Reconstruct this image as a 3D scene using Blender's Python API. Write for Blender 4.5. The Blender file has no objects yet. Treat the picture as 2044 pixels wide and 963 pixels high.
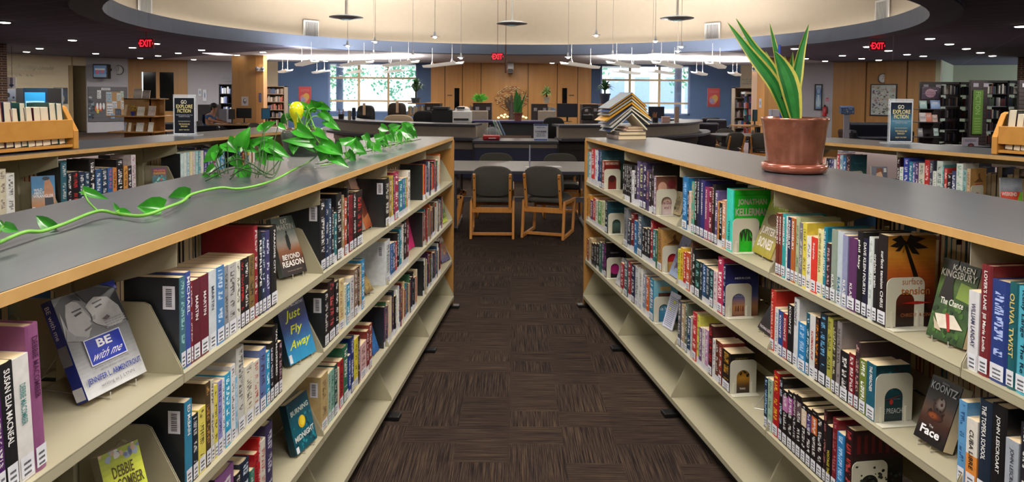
import bpy, bmesh, math, random
from mathutils import Vector, Matrix
random.seed(7)
C = bpy.context.scene.collection
sc = bpy.context.scene
V = Vector
# ------------------------------------------------------------------ camera
F, CXP, YP, PIT, ROL, H = 1385.3, 1022.0, 246.3, 0.04, 0.008, 1.62
cp, sp, cr, sr = math.cos(PIT), math.sin(PIT), math.cos(ROL), math.sin(ROL)
cam_d = bpy.data.cameras.new('camera'); cam = bpy.data.objects.new('camera', cam_d); C.objects.link(cam)
zq = V((0, sp, cp)); rt = V((1, 0, 0)) * cr + zq * sr; up = V((-1, 0, 0)) * sr + zq * cr; bk = -V((0, cp, -sp))
M = Matrix.Identity(4)
for i, a in enumerate((rt, up, bk)):
    for j in range(3): M[j][i] = a[j]
M[2][3] = H
cam.matrix_world = M
cam_d.sensor_width = 36; cam_d.lens = F / 2044 * 36; cam_d.shift_y = -(481.5 - YP) / 2044
cam_d.clip_start = .05; cam_d.clip_end = 300
sc.camera = cam
# ------------------------------------------------------------------ world, exposure
sc.view_settings.view_transform = 'Standard'; sc.view_settings.look = 'None'
sc.view_settings.exposure = 0.0; sc.view_settings.gamma = 1; sc.view_settings.use_curve_mapping = False
sc.cycles.use_denoising = True; sc.cycles.max_bounces = 6; sc.cycles.diffuse_bounces = 4
sc.cycles.sample_clamp_indirect = 6
w = bpy.data.worlds.new('sky'); sc.world = w; w.use_nodes = True
w.node_tree.nodes['Background'].inputs[0].default_value = (.80, .90, 1, 1)
w.node_tree.nodes['Background'].inputs[1].default_value = 3.0
def area(name, loc, size, power, col=(1, .93, .84), rot=(0, 0, 0), sy=None, shape=None, spread=None):
    l = bpy.data.lights.new(name, 'AREA'); l.energy = power; l.color = col
    l.shape = shape or ('RECTANGLE' if sy else 'SQUARE'); l.size = size
    if sy: l.size_y = sy
    if spread: l.spread = spread
    o = bpy.data.objects.new(name, l); C.objects.link(o); o.location = loc; o.rotation_euler = rot
    return o
sun = bpy.data.lights.new('sun', 'SUN'); sun.energy = 6; sun.angle = .02; sun.color = (1, .96, .9)
so = bpy.data.objects.new('sun', sun); C.objects.link(so); so.rotation_euler = (math.radians(35), 0, math.radians(160)); so.location = (0, 60, 30)
K = 1.0
for x, y, p in ((0, .4, 56), (0, 2.3, 58), (0.1, 4.3, 52), (-2.6, 1.2, 38), (2.6, 1.2, 38), (-2.6, 4.2, 38), (2.6, 4.2, 38), (-1.6, -1.6, 44), (1.6, -1.6, 44), (-6, 3.2, 90), (6, 3.2, 90), (-7.2, 7.2, 90), (7.2, 7.2, 90), (-10.5, 10, 120), (10.5, 10, 120)):
    area('ceiling_troffer', (x, y, 2.97), 1.0, p * K, sy=.5)  # added fill lights under the near ceiling, no real fixtures there
for x, y, p in ((-13, 17, 240), (13, 16, 190), (-15.5, 22.5, 230), (-12.5, 25.5, 200), (-8, 25, 90), (12.8, 21.5, 150), (9.5, 22, 90), (0, 27, 90), (-3.5, 24.5, 70), (3.5, 24.5, 70), (-6.5, 27.5, 90), (6.5, 27.5, 90)):
    area('ceiling_troffer', (x, y, 2.97), 1.4, p * K)  # more added fill, brightening the far wings and back area
area('dome_light', (0, 14.9, 4.9), 9, 300 * K, col=(1, .96, .9), shape='DISK')  # added downward fill disk under the dome, not a real lamp
# ------------------------------------------------------------------ pixel helpers (2044 x 963 photograph) used to place things on real planes
def ray(px, py):
    a, b = (px - CXP) / F, (py - YP) / F
    u, v = a * cr + b * sr, -a * sr + b * cr
    return V((u, cp - v * sp, -sp - v * cp))
def U(px, py, z):
    d = ray(px, py); return V((0, 0, H)) + d * ((z - H) / d.z)
def DY(px, py, y):
    d = ray(px, py); return V((0, 0, H)) + d * (y / d.y)
def proj(p):
    q = V(p) - V((0, 0, H)); y = q.y * cp - q.z * sp; z = q.y * sp + q.z * cp
    u, v = q.x / y, -z / y
    return CXP + F * (u * cr - v * sr), YP + F * (u * sr + v * cr)
# ------------------------------------------------------------------ colour and materials
def lin(c): return c / 12.92 if c <= .04045 else ((c + .055) / 1.055) ** 2.4
def hx(s, a=1.0):
    s = s.lstrip('#')
    if len(s) == 3: s = ''.join(ch * 2 for ch in s)
    return (lin(int(s[0:2], 16) / 255), lin(int(s[2:4], 16) / 255), lin(int(s[4:6], 16) / 255), a)
MATS = {}
def nn(nt, t, **k):
    n = nt.nodes.new(t)
    for a, b in k.items(): setattr(n, a, b)
    return n
def mat(name, col='888', rough=.5, metal=0, var=.06, vscale=6, emit=None, es=1, spec=None, coat=0, stretch=None, bump=0, bscale=200, alpha=None, trans=0):
    if name in MATS: return MATS[name]
    m = bpy.data.materials.new(name); m.use_nodes = True; nt = m.node_tree; b = nt.nodes['Principled BSDF']
    c = hx(col) if isinstance(col, str) else col
    b.inputs['Roughness'].default_value = rough; b.inputs['Metallic'].default_value = metal
    if spec is not None: b.inputs['Specular IOR Level'].default_value = spec
    if coat: b.inputs['Coat Weight'].default_value = coat; b.inputs['Coat Roughness'].default_value = .12
    if trans: b.inputs['Transmission Weight'].default_value = trans
    if alpha is not None: b.inputs['Alpha'].default_value = alpha
    tc = nn(nt, 'ShaderNodeTexCoord')
    mp = nn(nt, 'ShaderNodeMapping'); nt.links.new(tc.outputs['Object'], mp.inputs[0])
    if stretch: mp.inputs['Scale'].default_value = stretch
    no = nn(nt, 'ShaderNodeTexNoise'); no.inputs['Scale'].default_value = vscale; no.inputs['Detail'].default_value = 4
    nt.links.new(mp.outputs[0], no.inputs['Vector'])
    mx = nn(nt, 'ShaderNodeMix', data_type='RGBA')
    mx.inputs[6].default_value = tuple(x * (1 - var * 2.2) for x in c[:3]) + (1,)
    mx.inputs[7].default_value = tuple(min(1, x * (1 + var * 2.2)) for x in c[:3]) + (1,)
    nt.links.new(no.outputs[0], mx.inputs[0]); nt.links.new(mx.outputs[2], b.inputs['Base Color'])
    if bump:
        n2 = nn(nt, 'ShaderNodeTexNoise'); n2.inputs['Scale'].default_value = bscale
        nt.links.new(tc.outputs['Object'], n2.inputs['Vector'])
        bp = nn(nt, 'ShaderNodeBump'); bp.inputs['Strength'].default_value = bump; bp.inputs['Distance'].default_value = .004
        nt.links.new(n2.outputs[0], bp.inputs['Height']); nt.links.new(bp.outputs[0], b.inputs['Normal'])
    if emit:
        b.inputs['Emission Color'].default_value = hx(emit); b.inputs['Emission Strength'].default_value = es
    MATS[name] = m; return m
def wood(name, c1, c2, rough=.35, stretch=(1, 1, .06), scale=9):
    m = mat(name, c1, rough); nt = m.node_tree
    mp = [n for n in nt.nodes if n.type == 'MAPPING'][0]; mp.inputs['Scale'].default_value = stretch
    no = [n for n in nt.nodes if n.type == 'TEX_NOISE'][0]; no.inputs['Scale'].default_value = scale; no.inputs['Detail'].default_value = 8
    no.inputs['Distortion'].default_value = .6
    mx = [n for n in nt.nodes if n.type == 'MIX'][0]; mx.inputs[6].default_value = hx(c1); mx.inputs[7].default_value = hx(c2)
    return m
def attrmat(name, rough=.4, title=False, coat=0):
    m = bpy.data.materials.new(name); m.use_nodes = True; nt = m.node_tree; b = nt.nodes['Principled BSDF']; L = nt.links.new
    b.inputs['Roughness'].default_value = rough
    if coat: b.inputs['Coat Weight'].default_value = coat; b.inputs['Coat Roughness'].default_value = .15
    a = nn(nt, 'ShaderNodeAttribute', attribute_name='Col')
    tc = nn(nt, 'ShaderNodeTexCoord'); no = nn(nt, 'ShaderNodeTexNoise'); no.inputs['Scale'].default_value = 45
    L(tc.outputs['Object'], no.inputs['Vector'])
    hs = nn(nt, 'ShaderNodeMix', data_type='RGBA', blend_type='MULTIPLY'); hs.inputs[0].default_value = .35
    L(a.outputs['Color'], hs.inputs[6]); L(no.outputs[0], hs.inputs[7])
    out = hs.outputs[2]
    g = nn(nt, 'ShaderNodeMix', data_type='RGBA', blend_type='MULTIPLY'); g.inputs[0].default_value = 1; g.inputs[7].default_value = (1.2, 1.2, 1.2, 1)
    L(out, g.inputs[6]); out = g.outputs[2]
    if title:
        uv = nn(nt, 'ShaderNodeUVMap', uv_map='UV'); ik = nn(nt, 'ShaderNodeAttribute', attribute_name='Ink')
        sx = nn(nt, 'ShaderNodeSeparateXYZ'); L(uv.outputs[0], sx.inputs[0])
        mp = nn(nt, 'ShaderNodeMapping'); mp.inputs['Scale'].default_value = (2.2, 46, 1); L(uv.outputs[0], mp.inputs[0])
        n1 = nn(nt, 'ShaderNodeTexNoise'); n1.inputs['Scale'].default_value = 1; n1.inputs['Detail'].default_value = 1; L(mp.outputs[0], n1.inputs['Vector'])
        def mth(op, x, y=None, z=None):
            q = nn(nt, 'ShaderNodeMath', operation=op)
            for i, v in enumerate((x, y, z)):
                if v is None: continue
                if isinstance(v, (int, float)): q.inputs[i].default_value = v
                else: L(v, q.inputs[i])
            return q.outputs[0]
        t1 = mth('GREATER_THAN', n1.outputs[0], .5)
        fr = mth('FRACT', sx.outputs[1])
        uu = mth('ABSOLUTE', mth('SUBTRACT', sx.outputs[0], .5)); m1 = mth('LESS_THAN', uu, .26)
        m2 = mth('MULTIPLY', mth('GREATER_THAN', fr, .26), mth('LESS_THAN', fr, .94))
        mp2 = nn(nt, 'ShaderNodeMapping'); mp2.inputs['Scale'].default_value = (0, 7, 1); L(uv.outputs[0], mp2.inputs[0])
        n3 = nn(nt, 'ShaderNodeTexNoise'); n3.inputs['Scale'].default_value = 1; L(mp2.outputs[0], n3.inputs['Vector'])
        m3 = mth('GREATER_THAN', n3.outputs[0], .46)
        f = mth('MULTIPLY', mth('MULTIPLY', mth('MULTIPLY', t1, m1), mth('MULTIPLY', m2, m3)), mth('MULTIPLY', a.outputs['Alpha'], .85))
        mm = nn(nt, 'ShaderNodeMix', data_type='RGBA'); L(f, mm.inputs[0]); L(out, mm.inputs[6]); L(ik.outputs['Color'], mm.inputs[7]); out = mm.outputs[2]
    L(out, b.inputs['Base Color'])
    MATS[name] = m; return m
M_COVER = attrmat('book_cover', .38, True, .25)
M_PRINT = attrmat('printed_art', .38, False, .15)
M_CLOTH = attrmat('coloured_matte', .7)
M_PAGES = mat('book_pages', 'dcc6a0', .8, var=.10, vscale=90, stretch=(30, 30, 1))
M_LABEL = mat('white_label', 'dfe1e8', .5, var=.03)
M_SHELF = mat('putty_steel', 'a6a088', .38, var=.03)
M_SHELFD = mat('dark_kick', '15130f', .7)
M_TOP = mat('grey_laminate', '45484e', .28, var=.16, vscale=5, stretch=(8, .8, 1), bump=.05, bscale=400)
M_EDGE = wood('maple_edge', 'b28a50', 'cfa66c', .4, (3, 3, 3), 5)
M_ENDW = wood('oak_end', '8d6230', 'b58547', .4)
M_METALB = mat('bookend_steel', 'c9c6b6', .35, var=.02)
M_WIRE = mat('easel_wire', 'c9c9c4', .3, metal=.6)
M_BLACK = mat('black_plastic', '111113', .45)
M_DKGREY = mat('charcoal', '2c2c30', .6)
M_WHITE = mat('white_plastic', 'd8d8d8', .4)
# ------------------------------------------------------------------ mesh builder
class MB:
    def __init__(s): s.v = []; s.f = []; s.c = []; s.k = []; s.uv = []; s.cc = (1, 1, 1, 0); s.ik = (1, 1, 1, 1)
    def col(s, c, a=0, ink='fff'):
        c = hx(c) if isinstance(c, str) else c; s.cc = (c[0], c[1], c[2], a); s.ik = hx(ink) if isinstance(ink, str) else ink; return s
    def face(s, pts, uv=None):
        n = len(s.v); s.v += [V(p) for p in pts]; s.f.append(tuple(range(n, n + len(pts)))); s.c.append(s.cc); s.k.append(s.ik)
        s.uv.append(uv or [(0, 0)] * len(pts))
    def grid(s, rows, close=False, caps=False):
        n = len(s.v); m = len(rows[0])
        for r in rows: s.v += [V(p) for p in r]
        def add(*q): s.f.append(q); s.c.append(s.cc); s.k.append(s.ik); s.uv.append([(0, 0)] * len(q))
        for i in range(len(rows) - 1):
            for j in range(m if close else m - 1):
                j2 = (j + 1) % m
                add(n + i * m + j, n + i * m + j2, n + (i + 1) * m + j2, n + (i + 1) * m + j)
        if caps:
            add(*[n + j for j in range(m)][::-1]); add(*[n + (len(rows) - 1) * m + j for j in range(m)])
    def box(s, lo, hi):
        a, b = V(lo), V(hi); s.obox(a, V((b.x - a.x, 0, 0)), V((0, b.y - a.y, 0)), V((0, 0, b.z - a.z)))
    def obox(s, p, a, b, c):
        p, a, b, c = V(p), V(a), V(b), V(c)
        s.grid([[p, p + a, p + a + b, p + b], [p + c, p + a + c, p + a + b + c, p + b + c]], True, True)
    def cbox(s, ctr, size, rz=0):
        cx, cy, cz = ctr; sx, sy, sz = size; c, n = math.cos(rz), math.sin(rz)
        A, B = V((c * sx, n * sx, 0)), V((-n * sy, c * sy, 0)); s.obox(V(ctr) - A / 2 - B / 2 - V((0, 0, sz / 2)), A, B, V((0, 0, sz)))
    def prism(s, pts, vec):
        vec = V(vec); s.grid([[V(p) for p in pts], [V(p) + vec for p in pts]], True, True)
    def lathe(s, ctr, prof, seg=24, axis=None, close_ends=True):
        ctr = V(ctr); rows = []
        for r, z in prof: rows.append([ctr + V((r * math.cos(2 * math.pi * k / seg), r * math.sin(2 * math.pi * k / seg), z)) for k in range(seg)])
        s.grid(rows, True, close_ends)
    def tube(s, path, r, seg=8, caps=True):
        path = [V(p) for p in path]; rows = []; n = len(path)
        rr = r if isinstance(r, (list, tuple)) else [r] * n
        prev = None
        for i, p in enumerate(path):
            t = (path[min(i + 1, n - 1)] - path[max(i - 1, 0)]).normalized()
            if prev is None:
                a = V((0, 0, 1)) if abs(t.z) < .9 else V((1, 0, 0)); x = t.cross(a).normalized()
            else: x = (prev - t * prev.dot(t)).normalized()
            prev = x; y = t.cross(x)
            rows.append([p + (x * math.cos(2 * math.pi * k / seg) + y * math.sin(2 * math.pi * k / seg)) * rr[i] for k in range(seg)])
        s.grid(rows, True, caps)
    def ball(s, c, r, seg=12, rings=8, sc_=(1, 1, 1)):
        c = V(c); rows = []
        for i in range(rings + 1):
            ph = math.pi * i / rings; q = max(math.sin(ph), .02)
            rows.append([c + V((r * q * math.cos(2 * math.pi * k / seg) * sc_[0], r * q * math.sin(2 * math.pi * k / seg) * sc_[1], -r * math.cos(ph) * sc_[2])) for k in range(seg)])
        s.grid(rows, True, True)
def smooth_path(pts, n=4):
    pts = [V(p) for p in pts]; out = []
    for i in range(len(pts) - 1):
        p0 = pts[max(i - 1, 0)]; p1 = pts[i]; p2 = pts[i + 1]; p3 = pts[min(i + 2, len(pts) - 1)]
        for k in range(n):
            t = k / n
            out.append(.5 * ((2 * p1) + (p2 - p0) * t + (2 * p0 - 5 * p1 + 4 * p2 - p3) * t * t + (3 * p1 - p0 - 3 * p2 + p3) * t ** 3))
    out.append(pts[-1]); return out
WL = {}
def build(name, mb, m, parent=None, smooth=False, bevel=0, label=None, cat=None, group=None, kind=None, origin=None, recalc=True, mods=None):
    me = bpy.data.meshes.new(name)
    if parent is not None: og = WL[parent.as_pointer()]
    elif origin is not None: og = V(origin)
    else:
        xs = [v.x for v in mb.v]; ys = [v.y for v in mb.v]; zs = [v.z for v in mb.v]
        og = V(((min(xs) + max(xs)) / 2, (min(ys) + max(ys)) / 2, min(zs)))
    me.from_pydata([tuple(v - og) for v in mb.v], [], mb.f)
    if recalc:
        bm = bmesh.new(); bm.from_mesh(me); bmesh.ops.recalc_face_normals(bm, faces=bm.faces); bm.to_mesh(me); bm.free()
    if m in (M_COVER, M_PRINT, M_CLOTH):
        # recalc may reorder loops inside a face but keeps the face order
        ca = me.color_attributes.new('Col', 'FLOAT_COLOR', 'CORNER'); buf = []
        for p, c in zip(me.polygons, mb.c): buf += list(c) * p.loop_total
        ca.data.foreach_set('color', buf)
        if m is M_COVER:
            ki = me.color_attributes.new('Ink', 'FLOAT_COLOR', 'CORNER'); buf = []
            for p, c in zip(me.polygons, mb.k): buf += list(c) * p.loop_total
            ki.data.foreach_set('color', buf)
            ul = me.uv_layers.new(name='UV'); buf = []
            for p, f, u in zip(me.polygons, mb.f, mb.uv):
                dct = dict(zip(f, u))
                for li in range(p.loop_start, p.loop_start + p.loop_total):
                    buf += list(dct[me.loops[li].vertex_index])
            ul.data.foreach_set('uv', buf)
    if smooth:
        me.polygons.foreach_set('use_smooth', [True] * len(me.polygons))
    me.materials.append(m)
    o = bpy.data.objects.new(name, me); C.objects.link(o)
    if parent is not None: o.parent = parent; WL[o.as_pointer()] = og
    else: o.location = og; WL[o.as_pointer()] = og
    if bevel:
        bv = o.modifiers.new('bevel', 'BEVEL'); bv.width = bevel; bv.segments = 2; bv.limit_method = 'ANGLE'; bv.angle_limit = .6
    if smooth and not bevel:
        pass
    tag(o, label, cat, group, kind)
    return o
def tag(o, label=None, cat=None, group=None, kind=None):
    for k, v in (('label', label), ('category', cat), ('group', group), ('kind', kind)):
        if v: o[k] = v
def thing(name, loc, label, cat, group=None):
    o = bpy.data.objects.new(name, None); C.objects.link(o); o.location = V(loc); o.empty_display_size = .1
    WL[o.as_pointer()] = V(loc); tag(o, label, cat, group); return o
# text as mesh, normalised to a 1 x 1 box
TX = {}
def text_geo(s, bold=0.0):
    k = (s, bold)
    if k not in TX:
        cu = bpy.data.curves.new('t', 'FONT'); cu.body = s; cu.resolution_u = 2; cu.offset = bold
        o = bpy.data.objects.new('t', cu); me = bpy.data.meshes.new_from_object(o)
        vs = [v.co.copy() for v in me.vertices]; fs = [tuple(p.vertices) for p in me.polygons]
        bpy.data.objects.remove(o); bpy.data.curves.remove(cu); bpy.data.meshes.remove(me)
        if not vs: vs = [V((0, 0, 0)), V((1, 0, 0)), V((1, 1, 0))]; fs = [(0, 1, 2)]
        x0 = min(v.x for v in vs); x1 = max(v.x for v in vs); y0 = min(v.y for v in vs); y1 = max(v.y for v in vs)
        TX[k] = ([((v.x - x0) / (x1 - x0), (v.y - y0) / max(y1 - y0, .01)) for v in vs], fs, (x1 - x0) / max(y1 - y0, .01))
    return TX[k]
class Art:
    """printed shapes on a flat sheet: P bottom-left corner, X and Y full width and height vectors, N outward normal"""
    def __init__(s, P, X, Y, N, eps=.0004, slant=0): s.P, s.X, s.Y, s.N = V(P), V(X), V(Y), V(N).normalized(); s.e = eps; s.k = 1; s.mb = MB(); s.slant = slant
    def pt(s, u, v): return s.P + s.X * u + s.Y * v + s.N * (s.e * s.k)
    def rect(s, u0, v0, u1, v1, c): s.mb.col(c); s.mb.face([s.pt(u0, v0), s.pt(u1, v0), s.pt(u1, v1), s.pt(u0, v1)]); s.k += 1; return s
    def poly(s, pts, c): s.mb.col(c); s.mb.face([s.pt(*p) for p in pts]); s.k += 1; return s
    def ell(s, u, v, a, b, c, n=18): return s.poly([(u + a * math.cos(2 * math.pi * i / n), v + b * math.sin(2 * math.pi * i / n)) for i in range(n)], c)
    def text(s, t, u0, v0, u1, v1, c, bold=0.0, slant=0, vert=False):
        vs, fs, asp = text_geo(t, bold * 1.3 + .001); s.mb.col(c); n = len(s.mb.v)
        for x, y in vs:
            if vert: u, v = u0 + (u1 - u0) * y, v1 - (v1 - v0) * x      # reads downwards, letters' tops to the right
            else: u, v = u0 + (u1 - u0) * (x + slant * (y - .5)), v0 + (v1 - v0) * y
            s.mb.v.append(s.pt(u, v))
        for f in fs: s.mb.f.append(tuple(n + i for i in f)); s.mb.c.append(s.mb.cc); s.mb.k.append(s.mb.ik); s.mb.uv.append([(0, 0)] * len(f))
        s.k += 1; return s
    def grad(s, u0, v0, u1, v1, cols):
        n = len(cols) - 1; st = 5
        for i in range(n):
            a, b = hx(cols[i]), hx(cols[i + 1])
            for j in range(st):
                t = (j + .5) / st; c = tuple(a[q] * (1 - t) + b[q] * t for q in range(3))
                y0 = v0 + (v1 - v0) * (i + j / st) / n; y1 = v0 + (v1 - v0) * (i + (j + 1) / st) / n
                s.mb.col(c); s.mb.face([s.pt(u0, y0), s.pt(u1, y0), s.pt(u1, y1), s.pt(u0, y1)])
        s.k += 1; return s
    def speck(s, n, u0, v0, u1, v1, cols, r=.02, seed=1):
        R = random.Random(seed)
        for i in range(n):
            u, v = R.uniform(u0, u1), R.uniform(v0, v1); a = R.uniform(.5, 1.3) * r; th = R.uniform(0, 6)
            s.mb.col(R.choice(cols)); pts = []
            for k in range(6):
                q = th + k * 1.047; pts.append(s.pt(min(max(u + a * math.cos(q), u0), u1), min(max(v + a * .7 * math.sin(q) * R.uniform(.6, 1.2), v0), v1)))
            s.mb.face(pts)
            if i % 8 == 7: s.k += 1
        s.k += 1; return s
    def lines(s, u0, v0, u1, v1, n, c, seed=3):
        """rows of tiny unreadable print"""
        R = random.Random(seed)
        for i in range(n):
            y0 = v0 + (v1 - v0) * i / n; h = (v1 - v0) / n * .45; u = u0
            while u < u1 - .02:
                l = R.uniform(.02, .07); s.mb.col(c); e = min(u + l, u1); s.mb.face([s.pt(u, y0), s.pt(e, y0), s.pt(e, y0 + h), s.pt(u, y0 + h)]); u = e + .012
        s.k += 1; return s
    def bars(s, u0, v0, u1, v1, c='222'):
        R = random.Random(5); u = v0
        while u < v1 - .002:
            l = (v1 - v0) * R.uniform(.02, .06); s.mb.col(c); s.mb.face([s.pt(u0, u), s.pt(u1, u), s.pt(u1, min(u + l, v1)), s.pt(u0, min(u + l, v1))]); u += l * 2
        s.k += 1; return s
    def done(s, name, parent, label=None): return build(name, s.mb, M_PRINT, parent, label=label, recalc=False)
# ------------------------------------------------------------------ the room
CX0, CY0, CZ = .05, 14.9, 3.0
M_CEIL = mat('dark_ceiling_tile', '4a444c', .9, var=.05, vscale=2)
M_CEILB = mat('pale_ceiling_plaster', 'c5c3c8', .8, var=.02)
nt = M_CEIL.node_tree; b = nt.nodes['Principled BSDF']
tc = nn(nt, 'ShaderNodeTexCoord'); br = nn(nt, 'ShaderNodeTexBrick'); br.offset = 0; br.inputs['Scale'].default_value = 1
mp = nn(nt, 'ShaderNodeMapping'); mp.inputs['Rotation'].default_value = (0, 0, .5); nt.links.new(tc.outputs['Object'], mp.inputs[0]); nt.links.new(mp.outputs[0], br.inputs[0])
br.inputs['Brick Width'].default_value = 2.4; br.inputs['Row Height'].default_value = .6; br.inputs['Mortar Size'].default_value = .012
br.inputs['Color1'].default_value = hx('524f66'); br.inputs['Color2'].default_value = hx('575268'); br.inputs['Mortar'].default_value = hx('7c7890')
nt.links.new(br.outputs[0], b.inputs['Base Color'])
def brickmat(name, c1, c2, mo, sc_=1, bw=.2, rh=.07):
    m = mat(name, c1, .85); nt = m.node_tree; b = nt.nodes['Principled BSDF']; tc = nn(nt, 'ShaderNodeTexCoord')
    mp = nn(nt, 'ShaderNodeMapping'); mp.inputs['Rotation'].default_value = (math.pi / 2, 0, 0); nt.links.new(tc.outputs['Object'], mp.inputs[0])
    br = nn(nt, 'ShaderNodeTexBrick'); br.inputs['Scale'].default_value = sc_; br.inputs['Brick Width'].default_value = bw; br.inputs['Row Height'].default_value = rh
    br.inputs['Mortar Size'].default_value = .008; br.inputs['Color1'].default_value = hx(c1); br.inputs['Color2'].default_value = hx(c2); br.inputs['Mortar'].default_value = hx(mo)
    nt.links.new(mp.outputs[0], br.inputs[0]); nt.links.new(br.outputs[0], b.inputs['Base Color']); return m
M_BRICK = brickmat('brown_brick', '5a3a2c', '3e2820', '8a7a6c')
# carpet: half metre tiles of short stripe blocks turned at random
m = bpy.data.materials.new('striped_carpet'); m.use_nodes = True; nt = m.node_tree; b = nt.nodes['Principled BSDF']; b.inputs['Roughness'].default_value = .95; b.inputs['Specular IOR Level'].default_value = .1
L = nt.links.new; tc = nn(nt, 'ShaderNodeTexCoord')
def vm(op, a, v):
    q = nn(nt, 'ShaderNodeVectorMath', operation=op); L(a, q.inputs[0]); q.inputs[1].default_value = v; return q.outputs[0]
def mt(op, x, y):
    q = nn(nt, 'ShaderNodeMath', operation=op)
    for i, v in enumerate((x, y)):
        if isinstance(v, (int, float)): q.inputs[i].default_value = v
        else: L(v, q.inputs[i])
    return q.outputs[0]
cell = vm('FLOOR', vm('MULTIPLY', tc.outputs['Object'], (1 / .25, 1 / .1667, 0)), (0, 0, 0))
wn = nn(nt, 'ShaderNodeTexWhiteNoise', noise_dimensions='3D'); L(cell, wn.inputs[0])
cell2 = vm('FLOOR', vm('MULTIPLY', tc.outputs['Object'], (2, 2, 0)), (0, 0, 0)); wn2 = nn(nt, 'ShaderNodeTexWhiteNoise', noise_dimensions='3D'); L(cell2, wn2.inputs[0])
turn = mt('GREATER_THAN', wn.outputs[0], .52)
def stripes(v):
    q = nn(nt, 'ShaderNodeMapping'); q.inputs['Scale'].default_value = v; L(tc.outputs['Object'], q.inputs[0])
    n = nn(nt, 'ShaderNodeTexNoise'); n.inputs['Scale'].default_value = 1; n.inputs['Detail'].default_value = 3; n.inputs['Roughness'].default_value = .7; L(q.outputs[0], n.inputs['Vector']); return n.outputs[0]
mx = nn(nt, 'ShaderNodeMix', data_type='FLOAT'); L(turn, mx.inputs[0]); L(stripes((3.5, 240, 1)), mx.inputs[2]); L(stripes((200, 3.5, 1)), mx.inputs[3])
fz = stripes((420, 420, 1)); s_ = mt('ADD', mt('MULTIPLY', mx.outputs[0], .8), mt('MULTIPLY', fz, .30)); s_ = mt('ADD', s_, mt('MULTIPLY', wn2.outputs[0], .03))
rp = nn(nt, 'ShaderNodeValToRGB'); rp.color_ramp.elements[0].position = .43; rp.color_ramp.elements[0].color = hx('17100f'); rp.color_ramp.elements[1].position = .72; rp.color_ramp.elements[1].color = hx('584839')
e = rp.color_ramp.elements.new(.54); e.color = hx('2d2422'); L(s_, rp.inputs[0]); L(rp.outputs[0], b.inputs['Base Color'])
M_CARPET = m; MATS['striped_carpet'] = m
M_CARPET2 = mat('rose_carpet', '806f70', .95, var=.08, vscale=30)  # lounge carpet zone, with reflected light put into its lighter pinkish colour
M_CREAM = mat('cream_paint', 'c3b79c', .8, var=.02); M_WALLW = mat('pale_grey_paint', 'a9a9b2', .8, var=.02); M_BLUE = mat('slate_blue_paint', '4a6488', .8, var=.03)
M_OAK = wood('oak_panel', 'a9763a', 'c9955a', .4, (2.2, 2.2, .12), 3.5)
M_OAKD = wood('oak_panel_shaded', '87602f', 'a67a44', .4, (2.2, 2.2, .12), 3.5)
mb = MB(); mb.face([(-22, -5, 0), (22, -5, 0), (22, 34, 0), (-22, 34, 0)]); build('floor', mb, M_CARPET, kind='structure', recalc=False, origin=(0, 0, 0))
for nm, x0, x1 in (('floor_lounge_left', -11.5, -4.9), ('floor_lounge_right', 4.9, 11.5)):
    mb = MB(); mb.box((x0, 14, 0), (x1, 30, .004)); build(nm, mb, M_CARPET2, kind='structure')
def circle(r, z, n=96, a0=0, a1=2 * math.pi): return [V((CX0 + r * math.cos(a0 + (a1 - a0) * k / n), CY0 + r * math.sin(a0 + (a1 - a0) * k / n), z)) for k in range(n + (0 if a1 - a0 > 6.28 else 1))]
def edge_pt(a, z):
    c, s = math.cos(a), math.sin(a); t = 1e9
    for lim, o, d in ((22, CX0, c), (-22, CX0, c), (34, CY0, s), (-5, CY0, s)):
        if abs(d) > 1e-6 and (lim - o) / d > 0: t = min(t, (lim - o) / d)
    return V((CX0 + c * t, CY0 + s * t, z))
def ceil(name, a0, a1, mt_, n):
    mb = MB(); A = [a0 + (a1 - a0) * k / n for k in range(n + 1)]; RO = 8.05
    mb.grid([[V((CX0 + RO * math.cos(a), CY0 + RO * math.sin(a), CZ)) for a in A], [edge_pt(a, CZ) for a in A]])
    build(name, mb, mt_, kind='structure', recalc=False, origin=(0, 0, CZ))
rad = math.radians
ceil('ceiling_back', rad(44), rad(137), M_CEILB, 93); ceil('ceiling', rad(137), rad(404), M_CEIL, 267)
M_NAVY = mat('navy_soffit', '2c3a58', .6, var=.02); M_BAND = mat('blue_grey_band', '536079', .6, var=.02); M_DOME = mat('cream_dome', 'aa9f8f', .85, var=.02)
mb = MB(); mb.grid([circle(8.05, CZ), circle(8.05, 2.95), circle(7.6, 2.95)], True); build('ceiling_ring_soffit', mb, M_NAVY, kind='structure', origin=(CX0, CY0, 2.95), recalc=False)
mb = MB(); mb.grid([circle(7.6, 2.95), circle(7.6, 3.27), circle(7.66, 3.27), circle(7.66, 3.05), circle(8.12, 3.05)], True); build('ceiling_ring_band', mb, M_BAND, kind='structure', origin=(CX0, CY0, 2.95), recalc=False)
mb = MB(); mb.grid([circle(r, z) for r, z in ((8.12, 3.05), (8.12, 4.1), (7.9, 4.7), (7.3, 5.3), (6, 5.9), (4, 6.3), (2, 6.5), (.05, 6.55))], True); build('ceiling_dome', mb, M_DOME, kind='structure', origin=(CX0, CY0, 3.05), smooth=True, recalc=False)
M_COVE = mat('cove_tube', 'fff', .5, emit='fff4e2', es=23)
mb = MB(); mb.grid([circle(8.08, 3.10, 72), circle(8.08, 3.14, 72), circle(8.03, 3.14, 72), circle(8.03, 3.10, 72), circle(8.08, 3.10, 72)], True)
build('cove_light', mb, M_COVE, label='continuous white tube light hidden in the cove behind the round blue band', cat='light', origin=(CX0, CY0, 3.1))
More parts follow.
